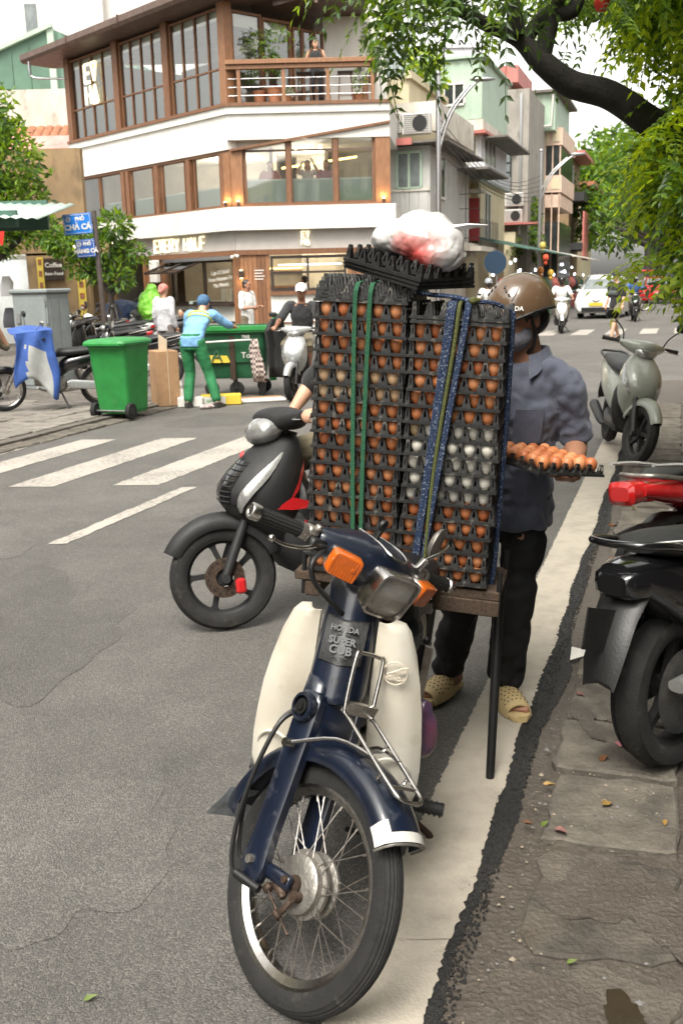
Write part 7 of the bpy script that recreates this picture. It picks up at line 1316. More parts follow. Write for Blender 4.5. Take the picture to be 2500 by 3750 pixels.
# ---- the big tree over the road on the right
bt = empty('shade_tree', (2.95, 7.3, .04), 0, 'big dark-limbed shade tree leaning over the road with hanging leaves', 'tree'); o_ = Vector((2.95, 7.3, .04)); mb = MB(Matrix.Translation(-o_))
mb.tube([(2.95, 7.3, 0), (2.9, 7.25, 1.2), (2.72, 7.1, 1.9), (2.35, 6.8, 2.36), (1.95, 6.55, 2.54), (1.70, 6.5, 2.68), (1.46, 6.5, 2.75), (1.28, 6.5, 2.88), (1.14, 6.5, 3.01), (.93, 6.45, 3.09), (.6, 6.3, 3.2)], [.24, .19, .14, .105, .09, .085, .08, .07, .052, .04, .025], 14, sub=6)
mb.tube([(1.28, 6.5, 2.9), (1.33, 6.5, 3.1), (1.40, 6.5, 3.3)], [.06, .05, .04], 10, sub=5); mb.tube([(1.12, 6.45, 3.03), (1.08, 6.4, 3.2), (1.0, 6.35, 3.45)], [.05, .045, .03], 10, sub=5); mb.tube([(1.16, 6.5, 2.98), (1.3, 6.5, 3.14), (1.46, 6.5, 3.16), (1.52, 6.5, 3.35)], [.045, .045, .045, .04], 10, sub=5); mb.build('trunk', m_barkd, bt)
def fronds(name, spots, mats, parent, seed, L=.30, nl=8, ll=.06, lw=.4, droop=.5, off=Vector((0, 0, 0))):
    """pinnate leaves: a drooping rachis with paired leaflets, every leaflet a folded blade"""
    rg = np.random.default_rng(seed); V = []; Fc = []; MI = []
    for (p, d, sc) in spots:
        p = np.array(p)-np.array(off); d = np.array(d, float); d /= np.linalg.norm(d); mi = int(rg.random()*len(mats)); sdv = np.cross(d, (0, 0, 1)); sdv /= np.linalg.norm(sdv)+1e-6; sdv = sdv+rg.normal(size=3)*.25
        for k in range(nl+1):
            t = (k+.7)/(nl+.7); q = p+d*L*sc*t+np.array((0, 0, -droop*L*sc*t*t)); dd = d+np.array((0, 0, -2*droop*t)); dd /= np.linalg.norm(dd); up = np.cross(sdv, dd); up /= np.linalg.norm(up)+1e-6
            for s in ((-1, 1) if k < nl else (0,)):
                a = dd*.55+sdv*s*.85+up*.0+np.array((0, 0, -.15))+rg.normal(size=3)*.12; a /= np.linalg.norm(a); w = np.cross(a, up); w /= np.linalg.norm(w)+1e-6; l_ = ll*sc*(1-.35*abs(t-.5))*(.85+.3*rg.random()); b = len(V)
                V += [q, q+a*l_*.4+w*l_*lw*.5+up*l_*.07, q+a*l_, q+a*l_*.4-w*l_*lw*.5+up*l_*.07]; Fc += [(b, b+1, b+2), (b, b+2, b+3)]; MI += [mi, mi]
            if k: b = len(V); r_ = .0022; V += [pq-sdv*r_, pq+sdv*r_, q+sdv*r_, q-sdv*r_]; Fc += [(b, b+1, b+2), (b, b+2, b+3)]; MI += [0, 0]
            pq = q
    me = bpy.data.meshes.new(name); me.from_pydata([tuple(v) for v in V], [], Fc)
    for m_ in mats: me.materials.append(m_)
    me.polygons.foreach_set('material_index', MI); me.update(); return link(me, name, parent, stuff=True)
rg = random.Random(11)
def vol(n, f, sc=(.8, 1.2)):
    out = []
    while len(out) < n:
        p = f()
        if p: out.append((p, (rg.gauss(-.25, .7), rg.gauss(-.1, .7), rg.gauss(-.1, .35)), rg.uniform(*sc)))
    return out
def right_mass():      # leafy curtain at the right, denser outwards
    z = rg.uniform(1.5, 3.75); y = rg.uniform(5.9, 7.6); edge = 2.08+.62*max(0, 2.35-z)+.16*math.sin(z*3.1)+.12*math.sin(z*7+1)-(.15 if 2.0 < z < 2.45 else 0)+(.30 if 2.75 < z < 3.05 else 0)+(.12 if z < 1.5 else 0)
    x = (edge+abs(rg.gauss(0, .45)))*y/6.8; return (x, y, z) if x < 3.4 else None
def top_band():
    x = rg.uniform(.95, 2.6); y = rg.uniform(5.6, 7.4); z = rg.gauss(3.45, .25); return (x, y, z) if z > 3.08-.1*math.sin(x*9) else None
fronds('foliage', vol(1550, right_mass, (.8, 1.3)), [G1, G2, G4, G3, G4, G2, G4], bt, 3, .26, 6, .070, .46, .55, o_)
fronds('foliage', vol(330, top_band, (.8, 1.2)), [G1, G2, G3, G2], bt, 4, .30, 8, .062, .38, .45, o_)
def hang(): x = rg.gauss(.62, .26); return (x, rg.uniform(5.4, 6.4), rg.gauss(3.28, .13)) if .12 < x < 1.4 else None
fronds('foliage', vol(150, hang, (.9, 1.3)), [G3, G1, G2], bt, 5, .32, 8, .068, .36, .7, o_)
def sprig(): return (rg.uniform(1.95, 2.4), rg.uniform(6.3, 7.0), rg.choice((rg.gauss(1.66, .04), rg.gauss(2.4, .2), rg.gauss(2.15, .1))))
fronds('foliage', vol(60, sprig, (.9, 1.3)), [G4, G2, G2], bt, 6, .30, 6, .075, .46, .5, o_)
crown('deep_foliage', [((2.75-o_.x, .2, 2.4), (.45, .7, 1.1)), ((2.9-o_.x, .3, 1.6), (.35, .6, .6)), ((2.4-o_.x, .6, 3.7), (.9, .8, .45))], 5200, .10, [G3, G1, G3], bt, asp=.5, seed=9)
crown('unseen_canopy', [((-2.2+dx, -6.6+dy, 5.0+.3*((i*7) % 3)), (1.3, 1.3, .5)) for i, (dx, dy) in enumerate([(a*1.25, b*1.5) for a in range(5) for b in range(-3, 3)])], 13000, .15, [G3, G1, G3], bt, asp=.45, seed=12)  # leaves out of view, added to darken the foreground
crown('far_canopy', [((-.6, 3.0, 4.5), (1.6, 1.6, .6)), ((.8, 2.6, 4.2), (1.2, 1.5, .8)), ((1.6, 3.6, 3.6), (.9, 1.2, .9))], 5200, .09, [G1, G2, G4], bt, asp=.42, seed=10)
m_lant = mat('red_lantern', (.62, .03, .02), .6)
for x, y, z, s, lab in ((2.13, 6.9, 2.22, .042, 'small red lantern hanging low among the right hand leaves'), (1.66, 6.6, 3.24, .05, 'red cloth lantern hanging under the fork of the big tree'), (2.30, 7.4, 2.16, .03, 'tiny orange lantern deep in the leaves')):
    mb = MB(); mb.lathe([(0, -1.3*s), (.6*s, -1.2*s), (s, -.5*s), (s, .5*s), (.6*s, 1.2*s), (0, 1.3*s)], 16, (x, y, z)); mb.cyl((x, y, z+1.2*s), (x, y, z+.35), .003, n=5); tag(mb.build('lantern', m_lant), lab, 'lantern')
# fallen leaves and litter in the gutter
m_dry = [mat('dry_leaf_brown', (.13, .052, .02), .7, n=.4, ns=40), mat('dry_leaf_yellow', (.26, .16, .04), .7, n=.3, ns=40), mat('dry_leaf_pink', (.22, .10, .085), .7, n=.4, ns=40), mat('green_leaf_fallen', (.10, .14, .025), .6)]
def fallen(x, y, z, k, s, a):
    mb = MB(Matrix.Translation((x, y, z)) @ Matrix.Rotation(a, 4, 'Z')); P_ = [(0, 0, .002), (.25, .2, .010), (.6, .26, .006), (1, 0, .008), (.6, -.26, .012), (.25, -.2, .004), (.5, 0, .0)]; mb.add([(p[0]*s, p[1]*s, p[2]*s/.04) for p in P_], [(0, 1, 6), (1, 2, 6), (2, 3, 6), (3, 4, 6), (4, 5, 6), (5, 0, 6)], True); return mb.build('fallen_leaf', m_dry[k])
sp_ = [(.13, 2.88, 1, .045), (.20, 2.62, 2, .05), (.16, 2.63, 3, .035), (.10, 2.66, 0, .04), (.36, 2.76, 1, .05), (.30, 3.02, 0, .05), (.20, 3.55, 2, .04), (.24, 4.1, 0, .07), (.17, 4.9, 1, .06), (.22, 5.2, 0, .06), (.20, 5.4, 0, .06), (.26, 5.0, 0, .05), (.3, 2.05, 3, .03), (.52, 2.62, 1, .03), (.53, 2.5, 1, .03), (.45, 3.9, 0, .05), (.16, 6.2, 0, .07), (.25, 6.7, 1, .06), (.30, 7.6, 0, .08)]
for i, (off, y, k, s) in enumerate(sp_): tag(fallen(Re(y)+off, y, .034 if y > 2.5 else .02, k, s, rnd.random()*6), ['dry brown leaf fallen in the stone gutter', 'dry yellow leaf fallen in the stone gutter', 'pinkish dead leaf fallen in the stone gutter', 'small green leaf fallen in the stone gutter'][k], 'leaf', 'fallen %s leaves' % ['brown', 'yellow', 'pink', 'green'][k])
tag(fallen(-.62, 1.98, .006, 3, .035, .4), 'lone green leaf on the open asphalt', 'leaf')
mb = MB(); mb.add([(0, 0, .006), (.09, .02, .022), (.12, .08, .010), (.03, .10, .028), (.06, .05, .016)], [(0, 1, 4), (1, 2, 4), (2, 3, 4), (3, 0, 4)]); tag(mb.build('paper_scrap', m_cardw, None, (Re(3.95)+.10, 3.95, .02)), 'white paper scrap in the gutter by the seller', 'paper')
mb = MB(); mb.add([(0, 0, .002), (.05, .01, .010), (.055, .035, .004), (.02, .04, .012), (-.01, .03, .004)], [(0, 1, 2, 3, 4)]); tag(mb.build('sweet_wrapper', mat('pink_wrapper', (.36, .12, .14), .4), None, (Re(3.12)+.36, 3.12, .036)), 'crumpled pink sweet wrapper on a gutter slab', 'wrapper')
mb = MB()
for i in range(380):
    y = 1.4+rnd.random()**1.3*3.2; x = Re(y)+rnd.uniform(.09, .53); s = rnd.uniform(.002, .007)*(1.8 if rnd.random() < .10 else 1); zb_ = .012 if y < 2.6 else .030
    a = rnd.random()*6; vs = [(x+s*math.cos(a+k*1.26)*rnd.uniform(.7, 1.2), y+s*math.sin(a+k*1.26)*rnd.uniform(.7, 1.2), zb_) for k in range(5)]; mb.add(vs+[(x, y, zb_+s*.7)], [(0, 1, 5), (1, 2, 5), (2, 3, 5), (3, 4, 5), (4, 0, 5)], False, rnd.randrange(3))
tag(mb.build('gutter_gravel', [mat('pebble_a', (.16, .155, .15), .8), mat('pebble_b', (.24, .2, .15), .8), mat('pebble_c', (.09, .08, .07), .8)]), 'loose gravel strewn over the muddy gutter', 'gravel', kind='stuff')
# ================================================================== other buildings
def wallmat(name, c, c2, s=1.2, st=.7): return mat(name, c, .85, c2=c2, ns=s, det=8, bump=.25, bs=18, spk=st, spc=tuple(x*.5 for x in c2), sps=2.2, str3=(1, 1, .55))
m_cream2 = wallmat('cream_plaster', (.62, .54, .36), (.52, .45, .31), st=.3); m_conc = wallmat('grey_plaster', (.30, .275, .24), (.20, .185, .165)); m_gmet = mat('pale_green_metal', (.36, .46, .36), .6, n=.12, ns=1.5, c2=(.30, .39, .31)); m_gmetd = mat('dark_green_metal', (.07, .14, .095), .55, n=.2, ns=1.2); m_stain = wallmat('stained_white', (.58, .55, .49), (.40, .36, .30)); m_gwhite = wallmat('grey_white_board', (.50, .50, .48), (.36, .36, .34), st=.4)
m_pink = mat('pink_trim', (.60, .44, .34), .7, n=.15, ns=3); m_redr = mat('red_metal_roof', (.40, .13, .11), .6, n=.2, ns=2); m_tiler = mat('roof_tile', (.36, .13, .06), .8, n=.45, ns=5, c2=(.17, .08, .045)); m_ochre = wallmat('ochre_plaster', (.30, .20, .10), (.19, .13, .075)); m_dkwin = mat('dark_window', (.03, .035, .035), .15, n=.4, ns=3); m_greyw = mat('grey_window', (.16, .18, .18), .18, n=.3, ns=3); m_roofs = mat('asbestos_roof', (.14, .125, .11), .85, n=.35, ns=3); m_palew = mat('pale_far_wall', (.52, .53, .56), .85, n=.05, ns=.6); m_tgreen = mat('awning_green', (.06, .13, .10), .7, n=.25, ns=4); m_canvas = mat('pale_canvas', (.55, .52, .46), .85, n=.15, ns=5)
S2 = SD; NL = -SN
def house(label, Y0, off=0.):
    p = Vector((1.9+(Y0-27)*.34, Y0, 0))+NL*off; h = empty('house', p, 0, label, 'house', 'old narrow houses along the left of the street'); h.matrix_world = Matrix(((S2.x, NL.x, 0, p.x), (S2.y, NL.y, 0, p.y), (0, 0, 1, 0), (0, 0, 0, 1))); return h
def hp(h, name, m, *bs, bev=0.):
    mb = MB(); [mb.b2(*b, bev) for b in bs]; return mb.build(name, m, h)
def win_end(h, y0, y1, z0, z1, nx=2, nz=1, fm=None, gm=None, x=0.):      # window in the end wall that faces the junction
    t = .07; fm = fm or m_white; f = MB(); f.b2(x-.06, x+.02, y0, y1, z0-t, z0); f.b2(x-.06, x+.02, y0, y1, z1, z1+t); [f.b2(x-.05, x+.02, y0+(y1-y0)*k/nx-t/2, y0+(y1-y0)*k/nx+t/2, z0, z1) for k in range(nx+1)]; [f.b2(x-.045, x+.02, y0, y1, z0+(z1-z0)*k/nz-.02, z0+(z1-z0)*k/nz+.02) for k in range(1, nz)]; o = f.build('window', fm, h)
    mb = MB(); mb.b2(x-.02, x+.01, y0, y1, z0, z1); mb.build('pane', gm or m_dkwin, o); return o
def win_st(h, x0, x1, z0, z1, nx=2, nz=1, fm=None, gm=None, y=0.):       # window in the street front
    t = .07; fm = fm or m_white; f = MB(); f.b2(x0, x1, y-.06, y+.02, z0-t, z0); f.b2(x0, x1, y-.06, y+.02, z1, z1+t); [f.b2(x0+(x1-x0)*k/nx-t/2, x0+(x1-x0)*k/nx+t/2, y-.05, y+.02, z0, z1) for k in range(nx+1)]; o = f.build('window', fm, h)
    mb = MB(); mb.b2(x0, x1, y-.02, y+.01, z0, z1); mb.build('pane', gm or m_dkwin, o); return o
def ac(h, x, y, z, face='end'):
    mb = MB(); d = (.3, .8, .55) if face == 'end' else (.8, .3, .55); mb.box((x, y, z), d, None, .02); o = mb.build('air_conditioner', m_white, h); mb = MB()
    if face == 'end': mb.lathe([(.0, 0), (.2, 0), (.21, .012)], 18, (x-.155, y-.12, z), (-1, 0, 0)); [mb.b2(x-.165, x-.152, y-.38, y-.36+.7, z-.22+k*.055, z-.21+k*.055) for k in range(9)]
    else: [mb.b2(x-.36, x+.36, y-.165, y-.152, z-.22+k*.055, z-.21+k*.055) for k in range(9)]
    mb.build('grille', m_dgrey, o)
def corr(h, name, m, x0, x1, y0, y1, z0, z1, along='y', n=14, lip=.25, amp=.03):     # ridged sheet wall (end face)
    mb = MB(); vs = []
    for k in range(n*2+1): t = y0+(y1-y0)*k/(n*2); vs += [(x0+(amp if k % 2 else 0), t, z0), (x0+(amp if k % 2 else 0), t, z1)]
    mb.add(vs, [(2*k, 2*k+1, 2*k+3, 2*k+2) for k in range(n*2)]); return mb.build(name, m, h)
# house 1: stained white with air conditioners, next to the café
h = house('stained white house with air conditioners and shed roofs next to the cafe', 29.4); hp(h, 'wall', m_gwhite, (0, 5.5, 0, 4, 2.6, 5.3)); hp(h, 'ground_wall', m_stain, (.2, 5.5, .1, 4, 0, 2.6)); hp(h, 'upper_wall', m_cream2, (1.2, 6, .9, 4, 5.3, 7.4)); hp(h, 'parapet', m_stain, (.6, 5.8, -.1, .1, 5.75, 6.55), (.6, .75, .1, 1.2, 5.75, 6.55)); hp(h, 'cornice', m_cream2, (1.1, 6, .8, 1.0, 7.3, 7.5))
for k in range(9): hp(h, 'wall_board', m_gwhite, (-.03, 0, .05+k*.28, .31+k*.28, 2.7, 4.1))
win_end(h, .25, .95, 4.2, 5.1, 2, 1, m_gmet, m_greyw); win_st(h, .6, 1.8, 4.0, 5.1, 2); hp(h, 'shed_roof', m_roofs, (-.45, 5, -.6, 1.7, 5.32, 5.38)); hp(h, 'roof_edge', m_redr, (-.5, -.45, .4, 1.8, 5.28, 5.46)); ac(h, .2, 1.25, 5.95); ac(h, .2, .42, 5.9); hp(h, 'ledge', m_stain, (-.1, 5.6, -.35, 0, 2.5, 2.75)); hp(h, 'lower_rail', m_stain, (-.06, -.02, 0, 2, 2.62, 2.70), (-.06, -.02, 0, 2, 4.08, 4.16))
# house 2: caged balcony house
h = house('house with caged balcony, dark lean-to roof and hanging lantern', 33.2); hp(h, 'wall', m_cream2, (0, 3.6, .25, 4, 2.5, 5.2)); hp(h, 'balcony_roof', m_roofs, (-.4, 3.4, -1.0, 1.2, 4.95, 5.02)); hp(h, 'balcony_floor', m_stain, (0, 3.4, -.7, .3, 2.5, 2.65)); win_st(h, .8, 2.4, 2.9, 4.6, 2, 1, m_gmet, m_dkwin, .25)
for k in range(12): hp(h, 'balcony_bar', m_dgrey, (.05+k*.29, .07+k*.29, -.68, -.66, 2.65, 3.5))
for k in range(4): hp(h, 'cage_bar', m_dgrey, (-.01, .01, -.68, .3, 2.9+k*.45, 2.92+k*.45)); 
for k in range(3): hp(h, 'cage_post', m_dgrey, (-.01, .01, -.66+k*.45, -.64+k*.45, 2.65, 4.95))
# house 3: pale green metal upper storey
h = house('tall house with pale green metal upper storey and band of grey windows', 36.2); hp(h, 'wall', m_cream2, (0, 5.5, 0, 5, 0, 5.6)); hp(h, 'window_band', m_palew, (-.25, 5.3, -.25, 5, 4.95, 5.5)); hp(h, 'roof_strip', m_redr, (-.6, 5.2, -.35, 5, 6.42, 6.52)); hp(h, 'stained_band', m_stain, (-.3, 5.3, -.2, 5, 6.52, 6.9)); hp(h, 'metal_storey', m_gmet, (-.25, 5.0, -.15, 5, 6.9, 8.85)); corr(h, 'metal_sheets', m_gmet, -.29, 0, -.15, 4.0, 6.92, 8.8, n=12, amp=.02); hp(h, 'storey_roof', m_gmet, (-.4, 5.2, -.3, 5, 8.85, 8.93)); hp(h, 'infill', m_palew, (-.1, 5.2, -.1, 5, 5.5, 6.42))
win_end(h, .45, 1.5, 7.45, 8.05, 3, 1, m_white, m_dkwin, -.29); win_end(h, .05, 1.2, 5.55, 6.38, 2, 1, m_white, m_greyw, -.1); win_end(h, 1.35, 2.2, 5.7, 6.3, 1, 1, m_white, m_dkwin, -.1); win_st(h, .3, 2.6, 5.55, 6.38, 3, 1, m_white, m_greyw, -.1); win_st(h, 1, 2.2, 3, 4.6, 2); hp(h, 'eave', m_roofs, (-.2, 5.4, -1.0, -.2, 6.3, 6.36))
hp(h, 'red_awning', mat('red_awning_cloth', (.24, .03, .03), .8), (-.9, -.86, -.2, .55, 2.9, 4.3)); hp(h, 'white_awning', m_canvas, (-1.1, -.1, -.3, 1.8, 4.5, 4.58)); hp(h, 'balcony', m_stain, (-.9, 0, .1, 2.0, 2.4, 2.55)); win_end(h, .75, 1.5, 2.7, 4.2, 1, 1, m_white, m_dkwin)
for k in range(10): hp(h, 'balcony_bar', m_dgrey, (-.88, -.86, .15+k*.19, .17+k*.19, 2.55, 3.2))
# house 4: grey house with arched window
h = house('grey plaster house with a tall arched window and rusty drain pipe', 46, -.2); hp(h, 'wall', m_conc, (0, 5.5, 0, 6, 0, 9.6)); hp(h, 'side_top', m_conc, (.2, 5, 1.0, 6, 9.6, 10.0)); hp(h, 'red_parapet', m_redr, (.6, 5, .6, 3, 10.0, 10.7)); hp(h, 'downpipe', m_steel, (-.12, -.02, .28, .38, 3.5, 9.4))
mb = MB(); AZ = -.62; pts = [(0, 6.0+AZ), (1.15, 6.0+AZ), (1.15, 7.6+AZ)]+[(.575+.575*math.cos(a), 7.6+AZ+.575*math.sin(a)) for a in [math.pi*k/10 for k in range(1, 10)]]+[(0, 7.6+AZ)]
mb.prism([(a, b) for a, b in pts], -.05, (-.03, .75, 0), (0, 1, 0), (0, 0, 1)); o = mb.build('arched_window', m_greyw, h); mb = MB(); [mb.b2(-.12, -.02, .75+k*.38-.03, .75+k*.38+.03, 6+AZ, 7.6+AZ) for k in range(4)]; [mb.b2(-.11, -.02, .75, 1.9, 6+AZ+k*.4-.02, 6+AZ+k*.4+.02) for k in range(5)]; [mb.bar((-.08, 1.325, 7.6+AZ), (-.08, 1.325+.57*math.cos(a), 7.6+AZ+.57*math.sin(a)), .04, .05) for a in [math.pi*k/6 for k in range(1, 6)]]; mb.build('glazing_bars', m_dkwin, o)
mb = MB(); mb.tube([(-.15, 1.325+.72*math.cos(a), 7.6+AZ+.72*math.sin(a)) for a in [math.pi*k/12 for k in range(13)]], .10, 8); mb.build('arch_hood', m_conc, h); ac(h, -.2, .55, 5.0); ac(h, -.2, .6, 4.3); hp(h, 'lean_to', m_redr, (-1.0, .2, -.6, 1.9, 3.9, 3.98)); hp(h, 'lower_wall', m_cream2, (-.8, 0, .4, 3, 0, 3.6))
# house 5: green metal box over a pink bay
h = house('house with pink panelled bay, brown windows and green metal box on top', 52, -.1); hp(h, 'wall', m_ochre, (0, 6, 0, 5, 0, 8.5)); hp(h, 'bay', m_pink, (-.5, 5.5, -.9, .3, 7.9, 8.7), (-.5, 5.5, -.9, .3, 5.7, 6.5), (-.45, 5.5, -.85, .3, 5.0, 5.6)); hp(h, 'bay_glass', m_dkwin, (-.4, 5.4, -.8, .2, 6.5, 7.9), (-.4, 5.4, -.8, .2, 1.2, 4.3))
for k in range(4): hp(h, 'bay_post', m_pink, (-.45, -.38, -.82+k*.36, -.76+k*.36, 1.2, 8.1))
for z in (5.85, 8.05): [hp(h, 'bay_panel', m_cream2, (-.53, -.5, -.78+k*.55, -.40+k*.55, z, z+.5)) for k in range(2)]
hp(h, 'metal_box', m_gmet, (-1.2, 5, -.6, 2.0, 8.5, 10.2)); corr(h, 'metal_sheets', m_gmet, -1.24, 0, -.6, 2.0, 8.52, 10.15, n=9, amp=.02); hp(h, 'box_roof', m_roofs, (-1.5, 5.2, -1.0, 2.2, 10.2, 10.32)); mb = MB(); mb.tube([(-1.35, -.5, 10.1), (-1.35, -.45, 8.7), (-1.35, 1.9, 8.6), (-1.35, 1.9, 9.0)], .06, 8); mb.tube([(-1.35, .35, 8.6), (-1.35, .35, 5)], .07, 8); mb.build('drain_pipe', m_white, h)
# house 6, 7: ochre houses further on
h = house('narrow ochre house with dark balconies beyond the pink bay', 62, -.2); hp(h, 'wall', m_ochre, (0, 6, 0, 5, 0, 8.6)); hp(h, 'roof', m_redr, (-.6, 6, -.9, 5, 8.6, 8.8)); hp(h, 'balcony', m_dgrey, (-.3, 5, -.9, 0, 6.0, 6.5), (-.3, 5, -.9, 0, 3.2, 3.6)); win_st(h, .6, 2, 6.6, 8.1, 2); win_end(h, .2, .9, 6.7, 8.0, 1); hp(h, 'signboard', m_redr, (-.2, 3, -.95, -.85, 2.6, 5.4))
h = house('tan house half hidden by street trees', 70, -.2); hp(h, 'wall', m_cream2, (0, 8, 0, 5, 0, 7.5)); hp(h, 'roof', m_tiler, (-.5, 8, -.8, 5, 7.5, 7.8)); win_st(h, .6, 2, 5, 6.6, 2)
pb = empty('pale_tower_block', (5.2, 57, 0), 0, 'tall pale grey block behind the old houses', 'building'); mb = MB(); mb.b2(-3.2, 2.7, 0, 8, 0, 13.6); mb.build('wall', m_palew, pb); mb = MB(); mb.b2(-3.3, 2.8, -.1, 8.1, 13.6, 13.9); mb.build('parapet', m_palew, pb)
sb = empty('blue_grey_house', (1.0, 33.5, 0), 0, 'blue grey metal clad house behind the cafe terrace', 'house'); mb = MB(); mb.b2(-1.2, 1.6, 0, 4, 0, 8.9); mb.build('wall', mat('blue_grey_metal', (.40, .47, .52), .6, n=.1, ns=2), sb); mb = MB(); mb.b2(-1.3, .9, -.6, .1, 8.9, 13); mb.build('upper_wall', m_white, sb)
# awnings, shop fronts and their lamps along the row
for k, (y, l, lab, m_) in enumerate(((35.5, 6.5, 'green sheet awning over the first shop front up the street', m_tgreen), (42.5, 6.5, 'dark green sheet awning below the grey plaster house', m_tgreen), (49.5, 7, 'pale canvas awning stretched before the pink bay', m_canvas), (57, 8, 'grey canvas awning at the far shops', m_canvas))):
    p = Vector((1.9+(y-27)*.34, y, 0)); mb = MB(Matrix(((S2.x, NL.x, 0, p.x), (S2.y, NL.y, 0, p.y), (0, 0, 1, 0), (0, 0, 0, 1)))); mb.prism([(-1.9, 2.55), (-1.9, 2.60), (.3, 3.15), (.3, 3.05)], l, (0, 0, 0), (0, 1, 0), (0, 0, 1)); o = mb.build('shop_awning', m_); tag(o, lab, 'awning')
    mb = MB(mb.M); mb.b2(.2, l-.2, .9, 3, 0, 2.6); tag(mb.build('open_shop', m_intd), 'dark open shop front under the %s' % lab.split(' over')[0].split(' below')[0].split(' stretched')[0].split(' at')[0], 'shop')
    for q in range(7):
        P_ = Vector(mb.M @ Vector((.4+q*.9, -1.2+rnd.uniform(-.3, 1.6), rnd.uniform(1.7, 2.4)))); b_ = MB(); b_.ell(P_, (.05, .05, .065), 8, 6); tag(b_.build('shop_lamp', m_bulbw), 'bare white lamp glowing under the shop awnings', 'lamp', 'white lamps under the shop awnings')
    for q in range(5):
        P_ = Vector(mb.M @ Vector((.6+q*1.2, -.9, 0))); b_ = MB(); b_.b2(P_.x-.3, P_.x+.3, P_.y-.3, P_.y+.3, 0, rnd.uniform(.7, 1.5)); b_.ell(P_+Vector((0, 0, 1.3)), (.3, .25, .35), 8, 6); tag(b_.build('goods_stand', mat('goods_%d' % (q % 5), [(.35, .10, .08), (.12, .16, .25), (.40, .30, .10), (.10, .2, .12), (.30, .28, .26)][q % 5], .7, n=.5, ns=8)), 'stand piled with goods before the far shop fronts', 'stand', 'goods stands along the row')
for k, (x, y, z, c) in enumerate(((8.3, 41.5, 1.9, (.55, .2, .04)), (8.6, 42, 2.4, (.6, .08, .03)), (8.9, 42.4, 1.8, (.65, .4, .05)), (8.5, 42.2, 2.9, (.6, .45, .1)))): mb = MB(); mb.ell((x, y, z), (.13, .13, .15), 12, 8); mb.ell((x, y, z-.2), (.08, .08, .1), 8, 6); tag(mb.build('paper_lantern', mat('lantern_%d' % k, c, .6)), 'bright orange paper lanterns hung at the shop corner', 'lantern', 'orange lanterns at the shop corner')
mb = MB(); mb.lathe([(0, -.02), (.34, -.02), (.34, .02), (0, .02)], 28, (4.72, 30.3, 2.08), (.5, 1, .12), False); o = mb.build('round_sign', mat('dull_blue', (.015, .04, .075), .6)); tag(o, 'round blue sign seen from behind above the bag', 'sign'); mb = MB(); mb.cyl((4.78, 30.4, 0), (4.78, 30.4, 2.3), .04, n=10); mb.build('sign_pole', m_steel, o)
# creeper on the row
crown('climbing_plant', [((9.0, 47.5, 4.3), (.5, .8, 1.2)), ((8.6, 46.8, 3.5), (.7, .8, .5)), ((9.3, 48, 2.9), (.5, .8, .8)), ((7.9, 45.6, 2.9), (.35, .5, .5))], 1500, .22, [G1, G3, G2], None, seed=51); tag(bpy.data.objects['climbing_plant'], 'green creeper climbing over the lean-to of the grey house', 'plant')
bpy.data.objects['climbing_plant'].pop('kind', None)
crown('roof_shrub', [((2.85, 33, 8.2), (.6, .6, .55)), ((3.2, 33.2, 7.7), (.5, .5, .4))], 700, .18, [G2, G4, G1], None, seed=52); tag(bpy.data.objects['roof_shrub'], 'pale green shrub growing on the roof behind the terrace', 'plant'); bpy.data.objects['roof_shrub'].pop('kind', None)
# lamp posts
for x, y, h_, dx, lab in ((2.87, 28.6, 6.95, .85, 'tall grey street lamp beside the green metal house'), (8.72, 44, 6.75, 1.1, 'grey street lamp before the pink bay house')):
    t = empty('street_lamp', (x, y, 0), 0, lab, 'lamp post'); mb = MB(); mb.cyl((0, 0, 0), (0, 0, h_), .10, .06, 12); mb.ell((0, 0, h_+.05), (.08, .08, .08), 10, 8); mb.build('pole', m_steel, t); mb = MB(); mb.tube([(0, 0, h_-2), (dx*.4, 0, h_-1.0), (dx, 0, h_-.35), (dx*1.3, 0, h_-.15)], .035, 8, sub=5); mb.tube([(0, 0, h_-1.6), (dx*.4, 0, h_-.85), (dx, 0, h_-.25)], .03, 8, sub=5); mb.build('arm', m_steel, t); mb = MB(); mb.ell((dx*1.4, 0, h_-.12), (.35, .12, .06), 14, 8); mb.build('lamp_head', m_steel, t)
# left background houses
h = empty('green_shed', (-12.88, 42, 0), 0, 'tall dark green ridged metal building behind the tree', 'building'); mb = MB(); mb.prism([(-8, 0), (2.0, 0), (2.0, 11.5), (-8, 7.7)], -6, (0, 0, 0), (1, 0, 0), (0, 0, 1)); mb.build('wall', m_gmetd, h)
for k in range(14): mb = MB(); mb.b2(-8+k*.7, -7.96+k*.7, -.04, 0, 0, 7.65+k*.266); mb.build('seam', m_gmetd, h)
mb = MB(); mb.b2(1.9, 2.15, -.1, .1, 0, 11.5); mb.build('corner_trim', m_gmet, h); mb = MB(); mb.bar((-8, -.05, 7.75), (2.1, -.05, 11.6), .3, .15); mb.build('roof_edge', m_gmet, h)
mb = MB(); vs = []
for k in range(29): vs += [(2.1+k*.14, .1+k*.10+(.05 if k % 2 else 0), 5), (2.1+k*.14, .1+k*.10+(.05 if k % 2 else 0), 11.5-k*.045)]
mb.add(vs, [(2*k, 2*k+1, 2*k+3, 2*k+2) for k in range(28)]); mb.build('ridged_side', mat('mid_green_metal', (.13, .23, .17), .55), h)
